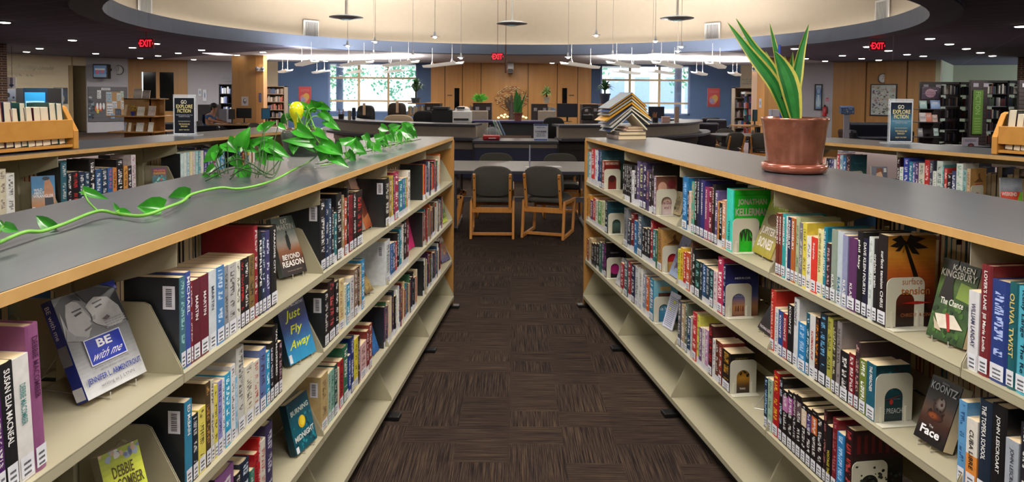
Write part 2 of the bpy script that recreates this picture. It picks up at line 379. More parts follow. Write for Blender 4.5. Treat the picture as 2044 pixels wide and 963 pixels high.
def wall(name, p, q, z0, z1, m, t=.15, kind='structure', **k):
    p, q = V((p[0], p[1], 0)), V((q[0], q[1], 0)); d = (q - p).normalized(); n = V((-d.y, d.x, 0))
    if n.y < 0: n = -n
    mb = MB(); mb.obox(p + V((0, 0, z0)), q - p, n * t, V((0, 0, z1 - z0))); return build(name, mb, m, kind=kind, **k)
YB = 30.0
def bx_(px, y=YB): return DY(px, 191, y).x
# back wall: blue, window, blue, oak centre, blue, window, blue
WZ0, WZ1 = .84, 2.97
xs = [bx_(p) for p in (555, 655, 833, 862, 1178, 1198, 1377, 1477)]
wall('wall_back_blue_left', (xs[0], YB), (xs[1], YB), 0, CZ, M_BLUE); wall('wall_back_blue_left_inner', (xs[2], YB), (xs[3] + .1, YB), 0, CZ, M_BLUE)
wall('wall_back_blue_right_inner', (xs[4] - .1, YB), (xs[5], YB), 0, CZ, M_BLUE); wall('wall_back_blue_right', (xs[6], YB), (xs[7], YB), 0, CZ, M_BLUE)
mb = MB(); mb.box((xs[3], YB - .35, 0), (xs[4], YB, CZ)); build('wall_back_oak', mb, M_OAK, kind='structure')
seam = mat('panel_seam', '5c3c18', .7)
for i, px in enumerate((888, 923, 960, 1054, 1112, 1153)):
    x = bx_(px, YB - .35); mb = MB(); mb.box((x - .015, YB - .358, .0), (x + .015, YB - .35, CZ)); build('trim_%d' % (i + 1), mb, seam, kind='structure')
M_GLASS = bpy.data.materials.new('window_glass'); M_GLASS.use_nodes = True; nt = M_GLASS.node_tree
nt.nodes.remove(nt.nodes['Principled BSDF']); tr = nn(nt, 'ShaderNodeBsdfTransparent'); gl = nn(nt, 'ShaderNodeBsdfGlossy'); gl.inputs['Roughness'].default_value = .02
tr.inputs[0].default_value = (.93, .97, .97, 1); ms = nn(nt, 'ShaderNodeMixShader'); ms.inputs[0].default_value = .06
nt.links.new(tr.outputs[0], ms.inputs[1]); nt.links.new(gl.outputs[0], ms.inputs[2]); nt.links.new(ms.outputs[0], nt.nodes['Material Output'].inputs[0]); MATS['window_glass'] = M_GLASS
M_MULL = mat('tan_mullion', 'b9a27c', .5); M_WF = mat('steel_window_frame', '6d7fa8', .5)
for n, (x0, x1, vx) in enumerate(((xs[1], xs[2], (716, 775)), (xs[5], xs[6], (1257, 1316)))):
    wall('wall_back_sill_%d' % (n + 1), (x0, YB), (x1, YB), 0, WZ0, M_BLUE); wall('wall_back_head_%d' % (n + 1), (x0, YB), (x1, YB), WZ1, CZ, M_BLUE)
    wn_ = thing('window_%d' % (n + 1), ((x0 + x1) / 2, YB, WZ0), None, None); wn_['kind'] = 'structure'
    mb = MB()
    for a, b_ in (((x0, YB - .02, WZ0), (x0 + .07, YB + .1, WZ1)), ((x1 - .07, YB - .02, WZ0), (x1, YB + .1, WZ1)), ((x0, YB - .02, WZ0), (x1, YB + .1, WZ0 + .06)), ((x0, YB - .02, WZ1 - .05), (x1, YB + .1, WZ1))): mb.box(a, b_)
    build('window_frame', mb, M_WF, wn_)
    mb = MB()
    for px in vx: x = bx_(px); mb.box((x - .045, YB + .01, WZ0), (x + .045, YB + .08, WZ1))
    for py in (158, 204): z = DY(1022, py, YB).z; mb.box((x0, YB + .005, z - .04), (x1, YB + .085, z + .04))
    build('mullion', mb, M_MULL, wn_)
    mb = MB(); mb.box((x0, YB + .05, WZ0), (x1, YB + .055, WZ1)); build('pane', mb, M_GLASS, wn_)
# side walls, placed where their ceiling lines meet the ceiling
def W(px, y): p = DY(px, 191, y); return (p.x, p.y)
pL = [(-18.6, -5), (-18.6, 22), W(8, 24.3), W(137, 27.0), W(173, 27.6), W(256, 28.6), W(375, 29.4), W(470, 29.8), W(555, 30.0)]
wall('wall_left_near', (-18.6, -5), (-18.6, 24), 0, CZ, M_CREAM); wall('wall_left_brick', (-18.8, 20), W(8, 20.1), 0, CZ, M_BRICK)
wall('wall_left_cream', (-19.2, 23.6), pL[3], 0, CZ, M_CREAM); wall('wall_left_door_head', pL[3], pL[4], DY(150, 131, 27.3).z, CZ, M_CREAM)
wall('wall_left_alcove', W(130, 28.6), W(180, 28.9), 0, CZ, mat('beige_paint', '8f7a5a', .8)); wall('wall_left_alcove_side', W(137, 27.05), W(137, 28.7), 0, CZ, mat('beige_paint'))
wall('wall_left_white', pL[4], pL[5], 0, CZ, M_WALLW); wall('wall_left_grey', pL[6], pL[7], 0, CZ, M_WALLW); wall('wall_left_corner', pL[7], pL[8], 0, CZ, M_CREAM)
# oak wall with two dark openings
def seg(a, b_, t): return (a[0] + (b_[0] - a[0]) * t, a[1] + (b_[1] - a[1]) * t)
ow = [0, .22, .46, .50, .74, .78, 1]; a_, b_ = pL[5], pL[6]
zt_ = DY(300, 144, 29).z; zb_ = .85
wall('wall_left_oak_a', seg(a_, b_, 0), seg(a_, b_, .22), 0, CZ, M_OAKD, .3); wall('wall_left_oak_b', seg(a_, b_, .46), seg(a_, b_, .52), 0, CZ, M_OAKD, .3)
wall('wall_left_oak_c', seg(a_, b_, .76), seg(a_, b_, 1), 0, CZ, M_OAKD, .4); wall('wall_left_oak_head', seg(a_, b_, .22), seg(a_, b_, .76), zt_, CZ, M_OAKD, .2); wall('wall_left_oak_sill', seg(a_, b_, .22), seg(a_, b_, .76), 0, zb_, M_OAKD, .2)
M_DKGL = mat('dark_glass', '07080c', .08, var=0)
q = wall('window_3', seg(a_, b_, .22), seg(a_, b_, .76), zb_, zt_, M_DKGL, .05); q.location.y += .12
pR = [W(1477, 30), W(1530, 29), W(1596, 27.6), W(1662, 27.1), W(1876, 24.5), W(2030, 22.6)]
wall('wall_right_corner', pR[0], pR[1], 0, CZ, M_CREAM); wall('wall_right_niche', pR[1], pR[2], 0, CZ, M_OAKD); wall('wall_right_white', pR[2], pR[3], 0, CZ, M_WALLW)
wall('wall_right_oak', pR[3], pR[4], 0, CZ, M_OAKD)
M_GREENW = mat('pale_green_paint', 'b9bda0', .8, var=.02)
wall('wall_right_opening_side', pR[4], W(1902, 28.5), 0, CZ + 1, M_GREENW); wall('wall_right_opening_back', W(1895, 28.4), W(2100, 27.2), 0, CZ + 1, M_GREENW)
wall('wall_right_brick', pR[5], (19.5, 20.8), 0, CZ, M_BRICK); wall('wall_right_near', (18.9, -5), (18.9, 22), 0, CZ, M_CREAM); wall('wall_front', (-19, -4.6), (19, -4.6), 0, CZ, M_CREAM)
for t in (.33, .71):
    s0 = seg(pR[3], pR[4], t); mb = MB(); mb.cbox((s0[0], s0[1] - .01, CZ / 2), (.04, .03, CZ)); build('trim_%d' % (7 + int(t > .5)), mb, seam, kind='structure')
# oak clad columns
def column(name, p0, p1, p2, y, m1, m2):
    """front face between pixels p0..p1, side face to p2"""
    a, b_ = DY(p0, 191, y), DY(p1, 191, y); mb = MB(); mb.box((a.x, y, 0), (b_.x, y + .85, CZ)); return build(name, mb, m1, kind='structure')
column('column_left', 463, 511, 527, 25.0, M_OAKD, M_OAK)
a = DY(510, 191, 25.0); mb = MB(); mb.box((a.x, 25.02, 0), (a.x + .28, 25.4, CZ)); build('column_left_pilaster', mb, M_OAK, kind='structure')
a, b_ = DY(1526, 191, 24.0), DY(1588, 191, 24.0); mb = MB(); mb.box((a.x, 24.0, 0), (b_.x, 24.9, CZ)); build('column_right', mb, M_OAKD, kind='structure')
a = DY(1512, 191, 23.9); mb = MB(); mb.box((a.x, 23.95, 0), (a.x + .26, 24.5, CZ)); build('column_right_pilaster', mb, M_OAK, kind='structure')
# ------------------------------------------------------------------ ceiling lights
M_LAMP = mat('lamp_glow', 'fff', .5, emit='fff4e6', es=14); M_ALU = mat('brushed_aluminium', 'a4a8ae', .35, metal=.15); M_TRIMR = mat('lamp_trim', '57525a', .5)
DL = [(9, 43), (144.5, 79), (79, 95.7), (53, 102.5), (191, 106), (264.6, 94), (311.6, 86), (280, 115), (315.5, 110.5), (402.5, 98.7), (355.7, 105), (386.7, 118), (473, 109), (525, 103), (530, 117), (650, 121),
      (1586.5, 96), (1608, 116), (1647, 121), (1681.5, 110), (1720, 116), (1731.5, 92), (1773.5, 100), (1754, 119), (1810.5, 107.5), (1843, 111), (1856.6, 75.6), (1895, 86.7), (1929, 96), (1957, 104), (1981, 110.4), (2037.5, 51), (1102, 125)]
dl0 = None
for px, py in DL:
    p = U(px, py, CZ)
    if dl0 is None:
        dl0 = thing('downlight', p, 'small round white recessed downlight set in the ceiling', 'ceiling light', 'recessed downlights'); 
        mb = MB(); mb.lathe(p + V((0, 0, -.004)), [(.125, 0), (.135, -.012), (.10, -.016), (.095, -.004)], 20); build('trim_ring', mb, M_TRIMR, dl0)
        mb = MB(); mb.lathe(p + V((0, 0, -.014)), [(.098, 0), (.098, -.012), (.08, -.02)], 20); build('lens', mb, M_LAMP, dl0)
    else:
        c = dl0.copy(); C.objects.link(c); c.location = p
        for ch in dl0.children: d = ch.copy(); C.objects.link(d); d.parent = c
mb = MB(); p = U(436, 107.6, CZ); mb.cbox((p.x, p.y, CZ - .01), (.6, 1.2, .02)); build('square_ceiling_panel', mb, mat('panel_glow', 'fff', .5, emit='efe6e6', es=1.2), label='rectangular lay-in ceiling light panel in front of the left oak column', cat='ceiling light')
# grilles on the dome wall
def circ_far(px, r):
    d = ray(px, 191); d = V((d.x, d.y)); o = V((-CX0, -CY0)); A = d.dot(d); B = 2 * o.dot(d); Cc = o.dot(o) - r * r
    t = (-B + math.sqrt(B * B - 4 * A * Cc)) / (2 * A); return V((d.x * t, d.y * t, 0))
for px, py, nm in ((291, 17, 'outermost on the left of the dome'), (621, 58, 'left of the disc lamps'), (1420, 63, 'right of the disc lamps'), (1757, 22, 'outermost on the right of the dome')):
    g = circ_far(px, 8.08); d = ray(px, py); z = H + d.z * g.y / d.y; nrm = (V((CX0, CY0, 0)) - g).normalized(); tg = V((-nrm.y, nrm.x, 0))
    tg = tg if tg.x > 0 else -tg
    t = thing('air_vent', (g.x, g.y, z - .25), 'white slatted air grille on the cream dome wall, ' + nm, 'vent', 'dome air grilles')
    c = V((g.x, g.y, z)); s = .25; mb = MB(); fr = .045
    for a, b_, c_ in ((-s, -s, (2 * s, fr)), (-s, s - fr, (2 * s, fr)), (-s, -s, (fr, 2 * s)), (s - fr, -s, (fr, 2 * s))):
        mb.obox(c + tg * a + V((0, 0, b_)), tg * c_[0], nrm * .03, V((0, 0, c_[1])))
    build('frame', mb, M_WHITE, t)
    mb = MB(); mb.obox(c - tg * (s - .02) - V((0, 0, s - .02)), tg * (2 * s - .04), nrm * .004, V((0, 0, 2 * s - .04))); build('dark_duct', mb, mat('duct_dark', '2c2a30', .8), t)
    mb = MB()
    for k in range(9): mb.obox(c + tg * (-s + .055 + k * .045) - V((0, 0, s - .04)), tg * .02, nrm * .022, V((0, 0, 2 * s - .08)))
    build('slats', mb, M_WHITE, t)
# disc pendants
def disc_lamp(px, py, y, r, lab):
    p = DY(px, py, y); t = thing('disc_pendant_lamp', p, lab, 'pendant lamp', 'large disc pendants')
    mb = MB(); mb.lathe(p, [(.05, .05), (r * .7, .03), (r, .0), (r, -.012), (r * .6, -.03), (r * .36, -.045)], 36); build('disc', mb, M_ALU, t, smooth=False)
    mb = MB(); mb.lathe(p + V((0, 0, -.04)), [(r * .34, -.0), (r * .34, -.012), (r * .2, -.02)], 24); build('lens', mb, mat('pendant_lens', '2d3c40', .2, emit='bfe0e6', es=.25), t)
    mb = MB(); mb.tube([p + V((0, 0, .04)), p + V((0, 0, 2.6))], .022, 8); build('stem', mb, mat('white_stem', 'f0ece4', .4), t)
disc_lamp(691, 34, 13, .31, 'left large disc pendant lamp on a white stem under the dome')
disc_lamp(1022, 46.5, 14, .31, 'middle large disc pendant lamp on a white stem, lowest of three')
disc_lamp(1351.5, 36, 13, .31, 'right large disc pendant lamp on a white stem under the dome')
for i, (px, py, y, r) in enumerate(((694, 91, 17, .105), (749, 83, 17, .10), (746, 108, 19, .09), (824, 110, 18, .09), (868, 73, 16, .105), (920, 115, 18, .09), (1134, 114, 18, .09), (1190, 70, 16, .105), (1223, 110, 18, .09), (1303, 108, 18, .13), (1308, 82, 17, .07), (1353, 102, 19, .09), (1360, 93, 17, .11))):
    p = DY(px, py, y); side = 'left' if px < 1022 else 'right'
    t = thing('mini_pendant_lamp', p, 'tiny disc pendant lamp on a thin cable in the %s half of the dome' % side, 'pendant lamp', 'mini pendants ' + side)
    mb = MB(); mb.lathe(p, [(.015, .12), (.03, .05), (.03, .02), (r, .008), (r, 0), (.03, -.01)], 16); build('disc', mb, M_ALU, t)
    mb = MB(); mb.lathe(p, [(.035, -.0), (.045, -.02), (.02, -.04)], 12); build('bulb', mb, M_LAMP, t)
    mb = MB(); mb.tube([p + V((0, 0, .1)), p + V((0, 0, min(2.9, 5.4 - p.z)))], .006, 5); build('cable', mb, mat('grey_cable', '8c857c', .5), t)
# linear uplights hung under the ceiling behind the dome
LF = [((561, 145), (591, 137)), ((597, 131), (635, 121)), ((628, 146), (669, 139)), ((687, 132), (738, 124)), ((697, 146), (747, 139)), ((771, 132), (833, 123)), ((770, 145), (817, 139)), ((851, 134), (927, 125)),
      ((1190, 136), (1114, 125)), ((1270, 135), (1207, 123)), ((1272, 148), (1219, 141)), ((1354, 135), (1304, 124)), ((1340, 148), (1291, 141)), ((1406, 150), (1368, 140)), ((1441, 136), (1407, 123)), ((1473, 151), (1444, 140))]
names = ['outermost on the left, back row', 'outermost on the left, front row', 'second from left, back row', 'left edge of the left window, front row', 'in front of the left window, back row left', 'over the middle of the left window, front row', 'in front of the left window, back row right', 'just left of the oak wall, front row',
         'just right of the oak wall, front row', 'over the left half of the right window, front row', 'in front of the right window, back row left', 'over the right half of the right window, front row', 'in front of the right window, back row right', 'second from right, back row', 'outermost on the right, front row', 'outermost on the right, back row']
for (a, b_), nm in zip(LF, names):
    p, q = U(a[0], a[1], 2.46), U(b_[0], b_[1], 2.46)
    if (q - p).length > 3.0: q = p + (q - p).normalized() * 3.0
    d = (q - p).normalized(); n = V((-d.y, d.x, 0)); c = (p + q) / 2
    t = thing('linear_pendant_lamp', c, 'slim white linear uplight, ' + nm, 'pendant lamp', 'linear uplights')
    mb = MB(); pr = [(-.14, .05), (-.10, -.02), (.10, -.02), (.14, .05), (.12, .05), (.09, 0), (-.09, 0), (-.12, .05)]
    mb.grid([[p + n * x + V((0, 0, z)) for x, z in pr], [q + n * x + V((0, 0, z)) for x, z in pr]], True, True); build('housing', mb, mat('uplight_housing', 'd5d3cc', .4, emit='fff4e4', es=.28), t)
    mb = MB(); mb.obox(p + n * -.08 + V((0, 0, .004)) + d * .05, d * ((q - p).length - .1), n * .16, V((0, 0, .006))); build('lamp_tube', mb, mat('uplight_glow', 'fff', .5, emit='fff8f0', es=85), t)
    for k in (.2, .8):
        mb = MB(); r0 = p + (q - p) * k; tp = r0 + V((0, 0, .15)); mb.tube([r0 + d * .14 + V((0, 0, .03)), tp], .004, 4); mb.tube([r0 - d * .14 + V((0, 0, .03)), tp], .004, 4); mb.tube([tp, V((r0.x, r0.y, CZ))], .004, 4)
        build('hanger', mb, mat('hanger_wire', 'c8c8c8', .4), t)
# exit signs
M_RED = mat('exit_red', 'e01828', .5, emit='ff1e30', es=2.2)
def exit_sign(px, py, wpx, hpx, y, lab):
    p = DY(px, py, y); s = y / F; wd, ht = wpx * s, hpx * s; t = thing('exit_sign', (p.x, p.y, p.z - ht / 2), lab, 'sign', 'exit signs')
    mb = MB(); mb.box((p.x - wd / 2, p.y, p.z - ht / 2), (p.x + wd / 2, p.y + .05, p.z + ht / 2)); mb.box((p.x - .006, p.y + .02, p.z + ht / 2 - .01), (p.x + .006, p.y + .03, 4.9 if p.y < 22 and abs(p.x) < 3 else 2.999)); build('case', mb, mat('exit_case', '2a0a10', .5, emit='500008', es=.5), t)
    vs, fs, _ = text_geo('EXIT', .02); mb = MB(); n = 0
    for x, z in vs: mb.v.append(V((p.x - wd * .40 + wd * .8 * x, p.y - .004, p.z - ht * .36 + ht * .72 * z)))
    for f in fs: mb.f.append(f); mb.c.append(mb.cc); mb.k.append(mb.ik); mb.uv.append([(0, 0)] * len(f))
    for sg in (-1, 1):
        c = V((p.x + sg * wd * .45, p.y - .004, p.z)); mb.face([c + V((sg * wd * .04, 0, 0)), c + V((-sg * wd * .02, 0, ht * .15)), c + V((-sg * wd * .02, 0, -ht * .15))])
    build('letters', mb, M_RED, t, recalc=False)
exit_sign(291, 86.5, 30, 19, 15.5, 'red EXIT sign hanging under the ceiling at the left')
exit_sign(993, 113, 24, 15, 20, 'red EXIT sign hanging in front of the oak back wall')
exit_sign(1752, 91.5, 30, 18, 15.5, 'red EXIT sign hanging under the dark ceiling at the right')
p = DY(1009.5, 118, 17); t = MB(); t.cbox((p.x, p.y, p.z), (.035, .5, .66)); t.tube([p + V((0, 0, .3)), p + V((0, 0, 3.75))], .006, 5); build('hanging_banner', t, mat('rust_brown', '4a2520', .7), label='narrow rust brown banner seen edge on, hanging from a wire in the centre', cat='banner')
p = DY(1019, 133, 29.2); t = thing('wall_speaker', p, 'white and grey speaker unit mounted high on the oak wall', 'speaker'); mb = MB(); mb.cbox((p.x, p.y, p.z), (.26, .2, .3), .1); build('body', mb, M_WHITE, t, bevel=.02); mb = MB(); mb.cbox((p.x, 29.2, p.z - .2), (.2, .9, .18)); build('bracket', mb, M_DKGREY, t)
# ------------------------------------------------------------------ outside
M_LAWN = mat('outside_paving', 'd9d9d2', .9); mb = MB(); mb.box((-60, 30.4, -.3), (60, 95, -.2)); build('ground_outside', mb, M_LAWN, kind='structure')
M_LEAFO = mat('tree_leaves', '5c9c7c', .6, var=.25, vscale=1.5); M_BARK = mat('bark', '4b4038', .9)
for i, (x, y, r, z) in enumerate(((-17, 46, 3.2, 4.6), (-11.5, 42, 2.6, 4.2), (-6.2, 46, 2.8, 4.4), (-15, 60, 4.4, 3.8), (-6, 60, 3.2, 3.8), (5.2, 45, 2.4, 4.8), (12.2, 43, 2.4, 4.0), (18, 56, 3.4, 4.4))):
    R = random.Random(i); t = thing('tree', (x, y, -.2), ('green leafy tree seen through the left window' if x < 0 else 'green leafy tree seen through the right window'), 'tree', 'trees outside the %s window' % ('left' if x < 0 else 'right'))
    mb = MB(); mb.tube([(x, y, -.2), (x + .1, y, 1.2), (x - .1, y, z)], [.16, .12, .06], 8); build('trunk', mb, M_BARK, t)
    mb = MB()
    cl = [V((R.gauss(0, r * .45), R.gauss(0, r * .4), R.gauss(0, r * .42))) for _ in range(26)]
    for c in cl:
        for _ in range(40):
            p = V((x, y, z)) + c + V((R.gauss(0, .42), R.gauss(0, .42), R.gauss(0, .34)))
            if p.z < .5: continue
            a = V((R.uniform(-1, 1), R.uniform(-1, 1), R.uniform(-1, 1))).normalized() * .15; b_ = a.cross(V((R.uniform(-1, 1), R.uniform(-1, 1), R.uniform(-1, 1)))).normalized() * .09
            mb.face([p - a, p + b_, p + a, p - b_])
    build('crown', mb, M_LEAFO, t, recalc=False)
t = thing('building', (12, 75, -.2), 'pale building with tall windows across the way, outside the right window', 'building')
mb = MB(); mb.box((6, 72, -.2), (27, 80, 6)); build('walls', mb, mat('pale_masonry', 'dfe3ea', .8), t)
for k in range(7): mb = MB(); x = 7.5 + k * 2.6; mb.box((x, 71.95, .4), (x + 1.5, 72.02, 3.6)); build('window', mb, mat('blue_glass', '9fb0d4', .1), t)
for px, nm in ((678, 'left'), (1353, 'right')):
    p = DY(px, 191, 31.5); mb = MB(); mb.lathe((p.x, p.y, -.2), [(.16, 0), (.16, 4.4)], 24); build('exterior_column_' + nm, mb, mat('pale_blue_column', 'a9bbe2', .6), kind='structure')

def wy(px, p, q):
    """depth of the wall face p-q along pixel column px"""
    g = ray(px, 191); dx, dy = q[0] - p[0], q[1] - p[1]; k = (p[0] * dy - p[1] * dx) / (g.x * dy - g.y * dx); return k * g.y
# ------------------------------------------------------------------ shelving ranges
SH = [.967, .676, .365, .092]; ZT, TT, BAY, WD = 1.303, .0235, .914, .57
class Unit:
    def __init__(s, E_, a, side, nb, name):
        s.E = V((E_[0], E_[1], 0)); s.a = a; s.r = V((-math.sin(a), -math.cos(a), 0)); s.n = V((-math.cos(a), math.sin(a), 0)) if side < 0 else V((math.cos(a), -math.sin(a), 0))
        s.side = side; s.nb = nb; s.name = name
    def P(s, t, d, z): return s.E + s.r * t + s.n * d + V((0, 0, z))
    def s_of(s, px, z=.9, d=.015):
        py = 400; t = 0
        for _ in range(5):
            g = ray(px, py); o = s.E + s.n * d; den = g.x * -s.r.y + g.y * s.r.x
            # k*g = o + t*r
            k = (o.x * -s.r.y + o.y * s.r.x) / den; q = g * k - o; t = q.x * s.r.x + q.y * s.r.y
            pt = s.P(t, d, z)
            if pt.y < .3: break
            py = proj(pt)[1]
        return t
    def z_of(s, t, d, py, px):
        pt = s.P(t, d, 0); g = ray(px, py); return H + g.z * (pt.y / g.y)
def make_unit(u, label, far_end=True, near_pad=0):
    L_ = BAY * u.nb; t = thing('shelving_range', u.P(L_ / 2, WD / 2, 0), label, 'bookshelf', 'low double-sided shelving ranges')
    def B(mb, a, b_): mb.obox(u.P(a[0], a[1], a[2]), u.r * (b_[0] - a[0]), u.n * (b_[1] - a[1]), V((0, 0, b_[2] - a[2])))
    mb = MB(); B(mb, (-.03, .004, ZT - TT * .35), (L_, WD - .004, ZT)); build('worktop', mb, M_TOP, t)
    mb = MB(); B(mb, (-.034, -.0, ZT - TT), (L_, WD, ZT - .0012)); build('wooden_edge', mb, M_EDGE, t)
    mb = MB(); B(mb, (-.030, -.006, .01), (-.006, WD + .006, ZT - TT)); build('end_panel', mb, M_ENDW, t, bevel=.002)
    for k in range(u.nb):
        a, b_ = k * BAY + .003, (k + 1) * BAY - .003
        for sh, z in enumerate(SH):
            for (d0, d1) in ((0, .262), (WD, WD - .262)):
                sg = 1 if d1 > d0 else -1; mb = MB(); ex = -.014 * sg if sh == 3 else 0
                B(mb, (a, d0 + ex, z - .004), (b_, d1, z)); B(mb, (a, d0 + ex, z - .024), (b_, d0 + ex + .003 * sg, z)); 
                build('shelf', mb, M_SHELF, t, bevel=.0015)
        mb = MB(); B(mb, (a, .03, .0), (b_, .045, SH[3] - .004)); B(mb, (a, WD - .045, 0), (b_, WD - .03, SH[3] - .004)); build('kick_plate', mb, M_SHELFD, t)
        mb = MB(); B(mb, (a, .27, ZT - TT - .05), (b_, .30, ZT - TT)); build('cross_bar', mb, M_SHELF, t); mb = MB(); B(mb, (a, .27, .64), (b_, .30, .67)); build('cross_bar', mb, M_SHELF, t)
    for k in range(u.nb + 1):
        s0 = k * BAY; mb = MB(); B(mb, (s0 - .016, .265, 0), (s0 + .016, .305, ZT - TT)); build('upright_post', mb, M_SHELF, t, bevel=.002)
        mb = MB(); s1 = s0 + .004
        for w_ in (0, 1):
            D_ = (lambda d: d) if w_ == 0 else (lambda d: WD - d)
            mb.prism([u.P(s1, D_(.012), ZT - TT - .001), u.P(s1, D_(.012), ZT - TT - .06), u.P(s1, D_(.265), ZT - TT - .13), u.P(s1, D_(.265), ZT - TT - .001)], u.r * .002)
        build('canopy_bracket', mb, M_SHELF, t)
        mb = MB(); B(mb, (s0 - .03, -.055, .0), (s0 + .03, .05, .022)); build('levelling_foot', mb, M_BLACK, t, bevel=.004)
        for sh, z in enumerate(SH):
            for dd in (-.0035, .0015):
                if (k == 0 and dd < 0): continue
                if (k == u.nb and dd > 0): continue
                e = -.014 if sh == 3 else 0; h = .165 if sh < 3 else .20; s1 = s0 + dd
                mb = MB()
                for w_ in (0, 1):
                    D_ = (lambda d: d) if w_ == 0 else (lambda d: WD - d)
                    pts = [(e, -.022), (.26, -.022), (.26, h), (.095, h), (.082, h - .006), (.004 + e, .012)]
                    mb.prism([u.P(s1, D_(d), z + zz) for d, zz in pts], u.r * .0018)
                    if dd > 0 or k == u.nb:  # pressed dimple
                        c = u.P(s1 + .002 * (1 if dd > 0 else 1), D_(.15), z + h * .68); rows = []
                        for rr, oo in ((.018, 0), (.014, .0025), (.011, .0008)): rows.append([c + u.r * oo + u.n * (rr * math.cos(q * .5236)) + V((0, 0, rr * math.sin(q * .5236))) for q in range(12)])
                        mb.grid(rows, True)
                build('shelf_bracket', mb, M_SHELF, t)
    return t
UL = Unit((-.445, 5.231), .0856, -1, 6, 'left aisle range'); UR = Unit((.568, 5.2785), -.1443, 1, 6, 'right aisle range')
make_unit(UL, 'low steel shelving range left of the aisle, with the trailing vine on its grey top')
make_unit(UR, 'low steel shelving range right of the aisle, with the big copper plant pot on top')
def far_unit(a_px, b_px, div_px, k, side, nb, name):
    p, q = U(*a_px, ZT), U(*b_px, ZT); a = math.atan2(q.x - p.x, q.y - p.y)
    u = Unit((q.x, q.y), a, side, nb, name); s = u.s_of(div_px, SH[0], 0); u.E = u.P(s - k * BAY, 0, 0); return u
UFL = far_unit((0, 313), (520, 266.5), 123, 3, -1, 6, 'far left range'); UFR = far_unit((2044, 314.5), (1643, 283.5), 1784, 1, 1, 6, 'far right range')
make_unit(UFL, 'low shelving range at far left, behind the vine, holding the slanted wooden book trough')
make_unit(UFR, 'low shelving range at far right, behind the copper pot, with a poster stand on top')
# ------------------------------------------------------------------ books
SPECS = []
ORD = 'first second third fourth fifth sixth seventh eighth ninth tenth eleventh twelfth thirteenth fourteenth fifteenth sixteenth seventeenth eighteenth nineteenth twentieth twenty-first twenty-second twenty-third twenty-fourth twenty-fifth twenty-sixth twenty-seventh twenty-eighth twenty-ninth thirtieth'.split()
def cname(c):
    c = c.lstrip('#'); c = ''.join(x * 2 for x in c) if len(c) == 3 else c
    r, g, b_ = (int(c[i:i + 2], 16) for i in (0, 2, 4)); mx_, mn = max(r, g, b_), min(r, g, b_)
    if mx_ < 52: return 'black'
    if mx_ - mn < 28: return 'white' if mn > 195 else ('grey' if mn > 80 else 'charcoal')
    import colorsys
    h, s, v = colorsys.rgb_to_hsv(r / 255, g / 255, b_ / 255); h *= 360
    if v > .8 and s < .32: return 'cream' if 20 < h < 75 else 'pale ' + ('pink' if h > 300 or h < 20 else 'green' if h < 170 else 'blue')
    d = 'dark ' if v < .42 else ''
    if h < 12 or h > 345: return 'maroon' if v < .6 else 'red'
    if h < 42: return 'brown' if v < .65 else 'orange'
    if h < 68: return 'olive' if v < .55 else 'yellow'
    if h < 160: return d + 'green'
    if h < 196: return d + 'teal'
    if h < 250: return 'navy' if v < .45 else 'blue'
    if h < 300: return d + 'purple'
    return d + 'pink'
def book_shape(mb, pg, P, T, D, Uv, t, d, h, cols, hard, ink, rnd, titled, bcol=None):
    """cover section (spine, two boards) swept up the height; pages inside"""
    bt = .0028 if hard else .0012; bul = min(.004, t * .18) if hard else .0006
    out = [(0, d), (0, bul + .002)] + [(t * (.5 - .5 * math.cos(math.pi * k / 4)), bul * (1 - math.sin(math.pi * k / 4)) * .999 + .0) for k in range(0, 5)] + [(t, bul + .002), (t, d)]
    inn = [(bt, d), (bt, bt + bul + .003), (bt, bt + bul + .002)] + [(bt + (t - 2 * bt) * k / 3, bt + bul * .6) for k in (1, 2)] + [(t - bt, bt + bul + .002)] * 2 + [(t - bt, bt + bul + .003), (t - bt, d)]
    lv = [0]; cs = []
    for f_, c in cols: lv.append(f_); cs.append(c)
    def pt(q, z): return P + T * q[0] + D * q[1] + Uv * z
    n = len(out)
    for i in range(len(lv) - 1):
        z0, z1 = h * lv[i], h * lv[i + 1]
        for j in range(n - 1):
            spine = 2 <= j + 1 and j + 1 <= n - 3 + 0 and 1 < j + 1 < n - 1 and 2 <= j <= n - 4
            mb.col(bcol if (bcol and j in (0, n - 2)) else cs[i], 1 if (spine and titled) else 0, ink)
            u0, u1 = out[j][0] / t, out[j + 1][0] / t
            mb.face([pt(out[j], z0), pt(out[j + 1], z0), pt(out[j + 1], z1), pt(out[j], z1)], [(u0, rnd + lv[i] * .98), (u1, rnd + lv[i] * .98), (u1, rnd + lv[i + 1] * .98), (u0, rnd + lv[i + 1] * .98)])
    mb.col(cs[-1], 0, ink)
    for z, fl in ((0, 1), (h, 0)):
        for j in range(n - 1): mb.face([pt(out[j], z), pt(out[j + 1], z), pt(inn[j + 1], z), pt(inn[j], z)])
    for j in range(n - 1): mb.face([pt(inn[j], 0), pt(inn[j + 1], 0), pt(inn[j + 1], h), pt(inn[j], h)])
    mb.face([pt(out[0], 0), pt(inn[0], 0), pt(inn[0], h), pt(out[0], h)]); mb.face([pt(out[-1], 0), pt(inn[-1], 0), pt(inn[-1], h), pt(out[-1], h)])
    m = .0035 if hard else .0003
    pg.obox(P + T * (bt * 1.01) + D * (bt + bul * .8 + .001) + Uv * m, T * (t - 2.02 * bt), D * (d - bt - bul - .001 - (m if hard else .0005)), Uv * (h - 2 * m))
def vol(P, T, D, t, d, h): return proj(P + D * 0 + V((0, 0, h)))
def spec(**k): SPECS.append(k)
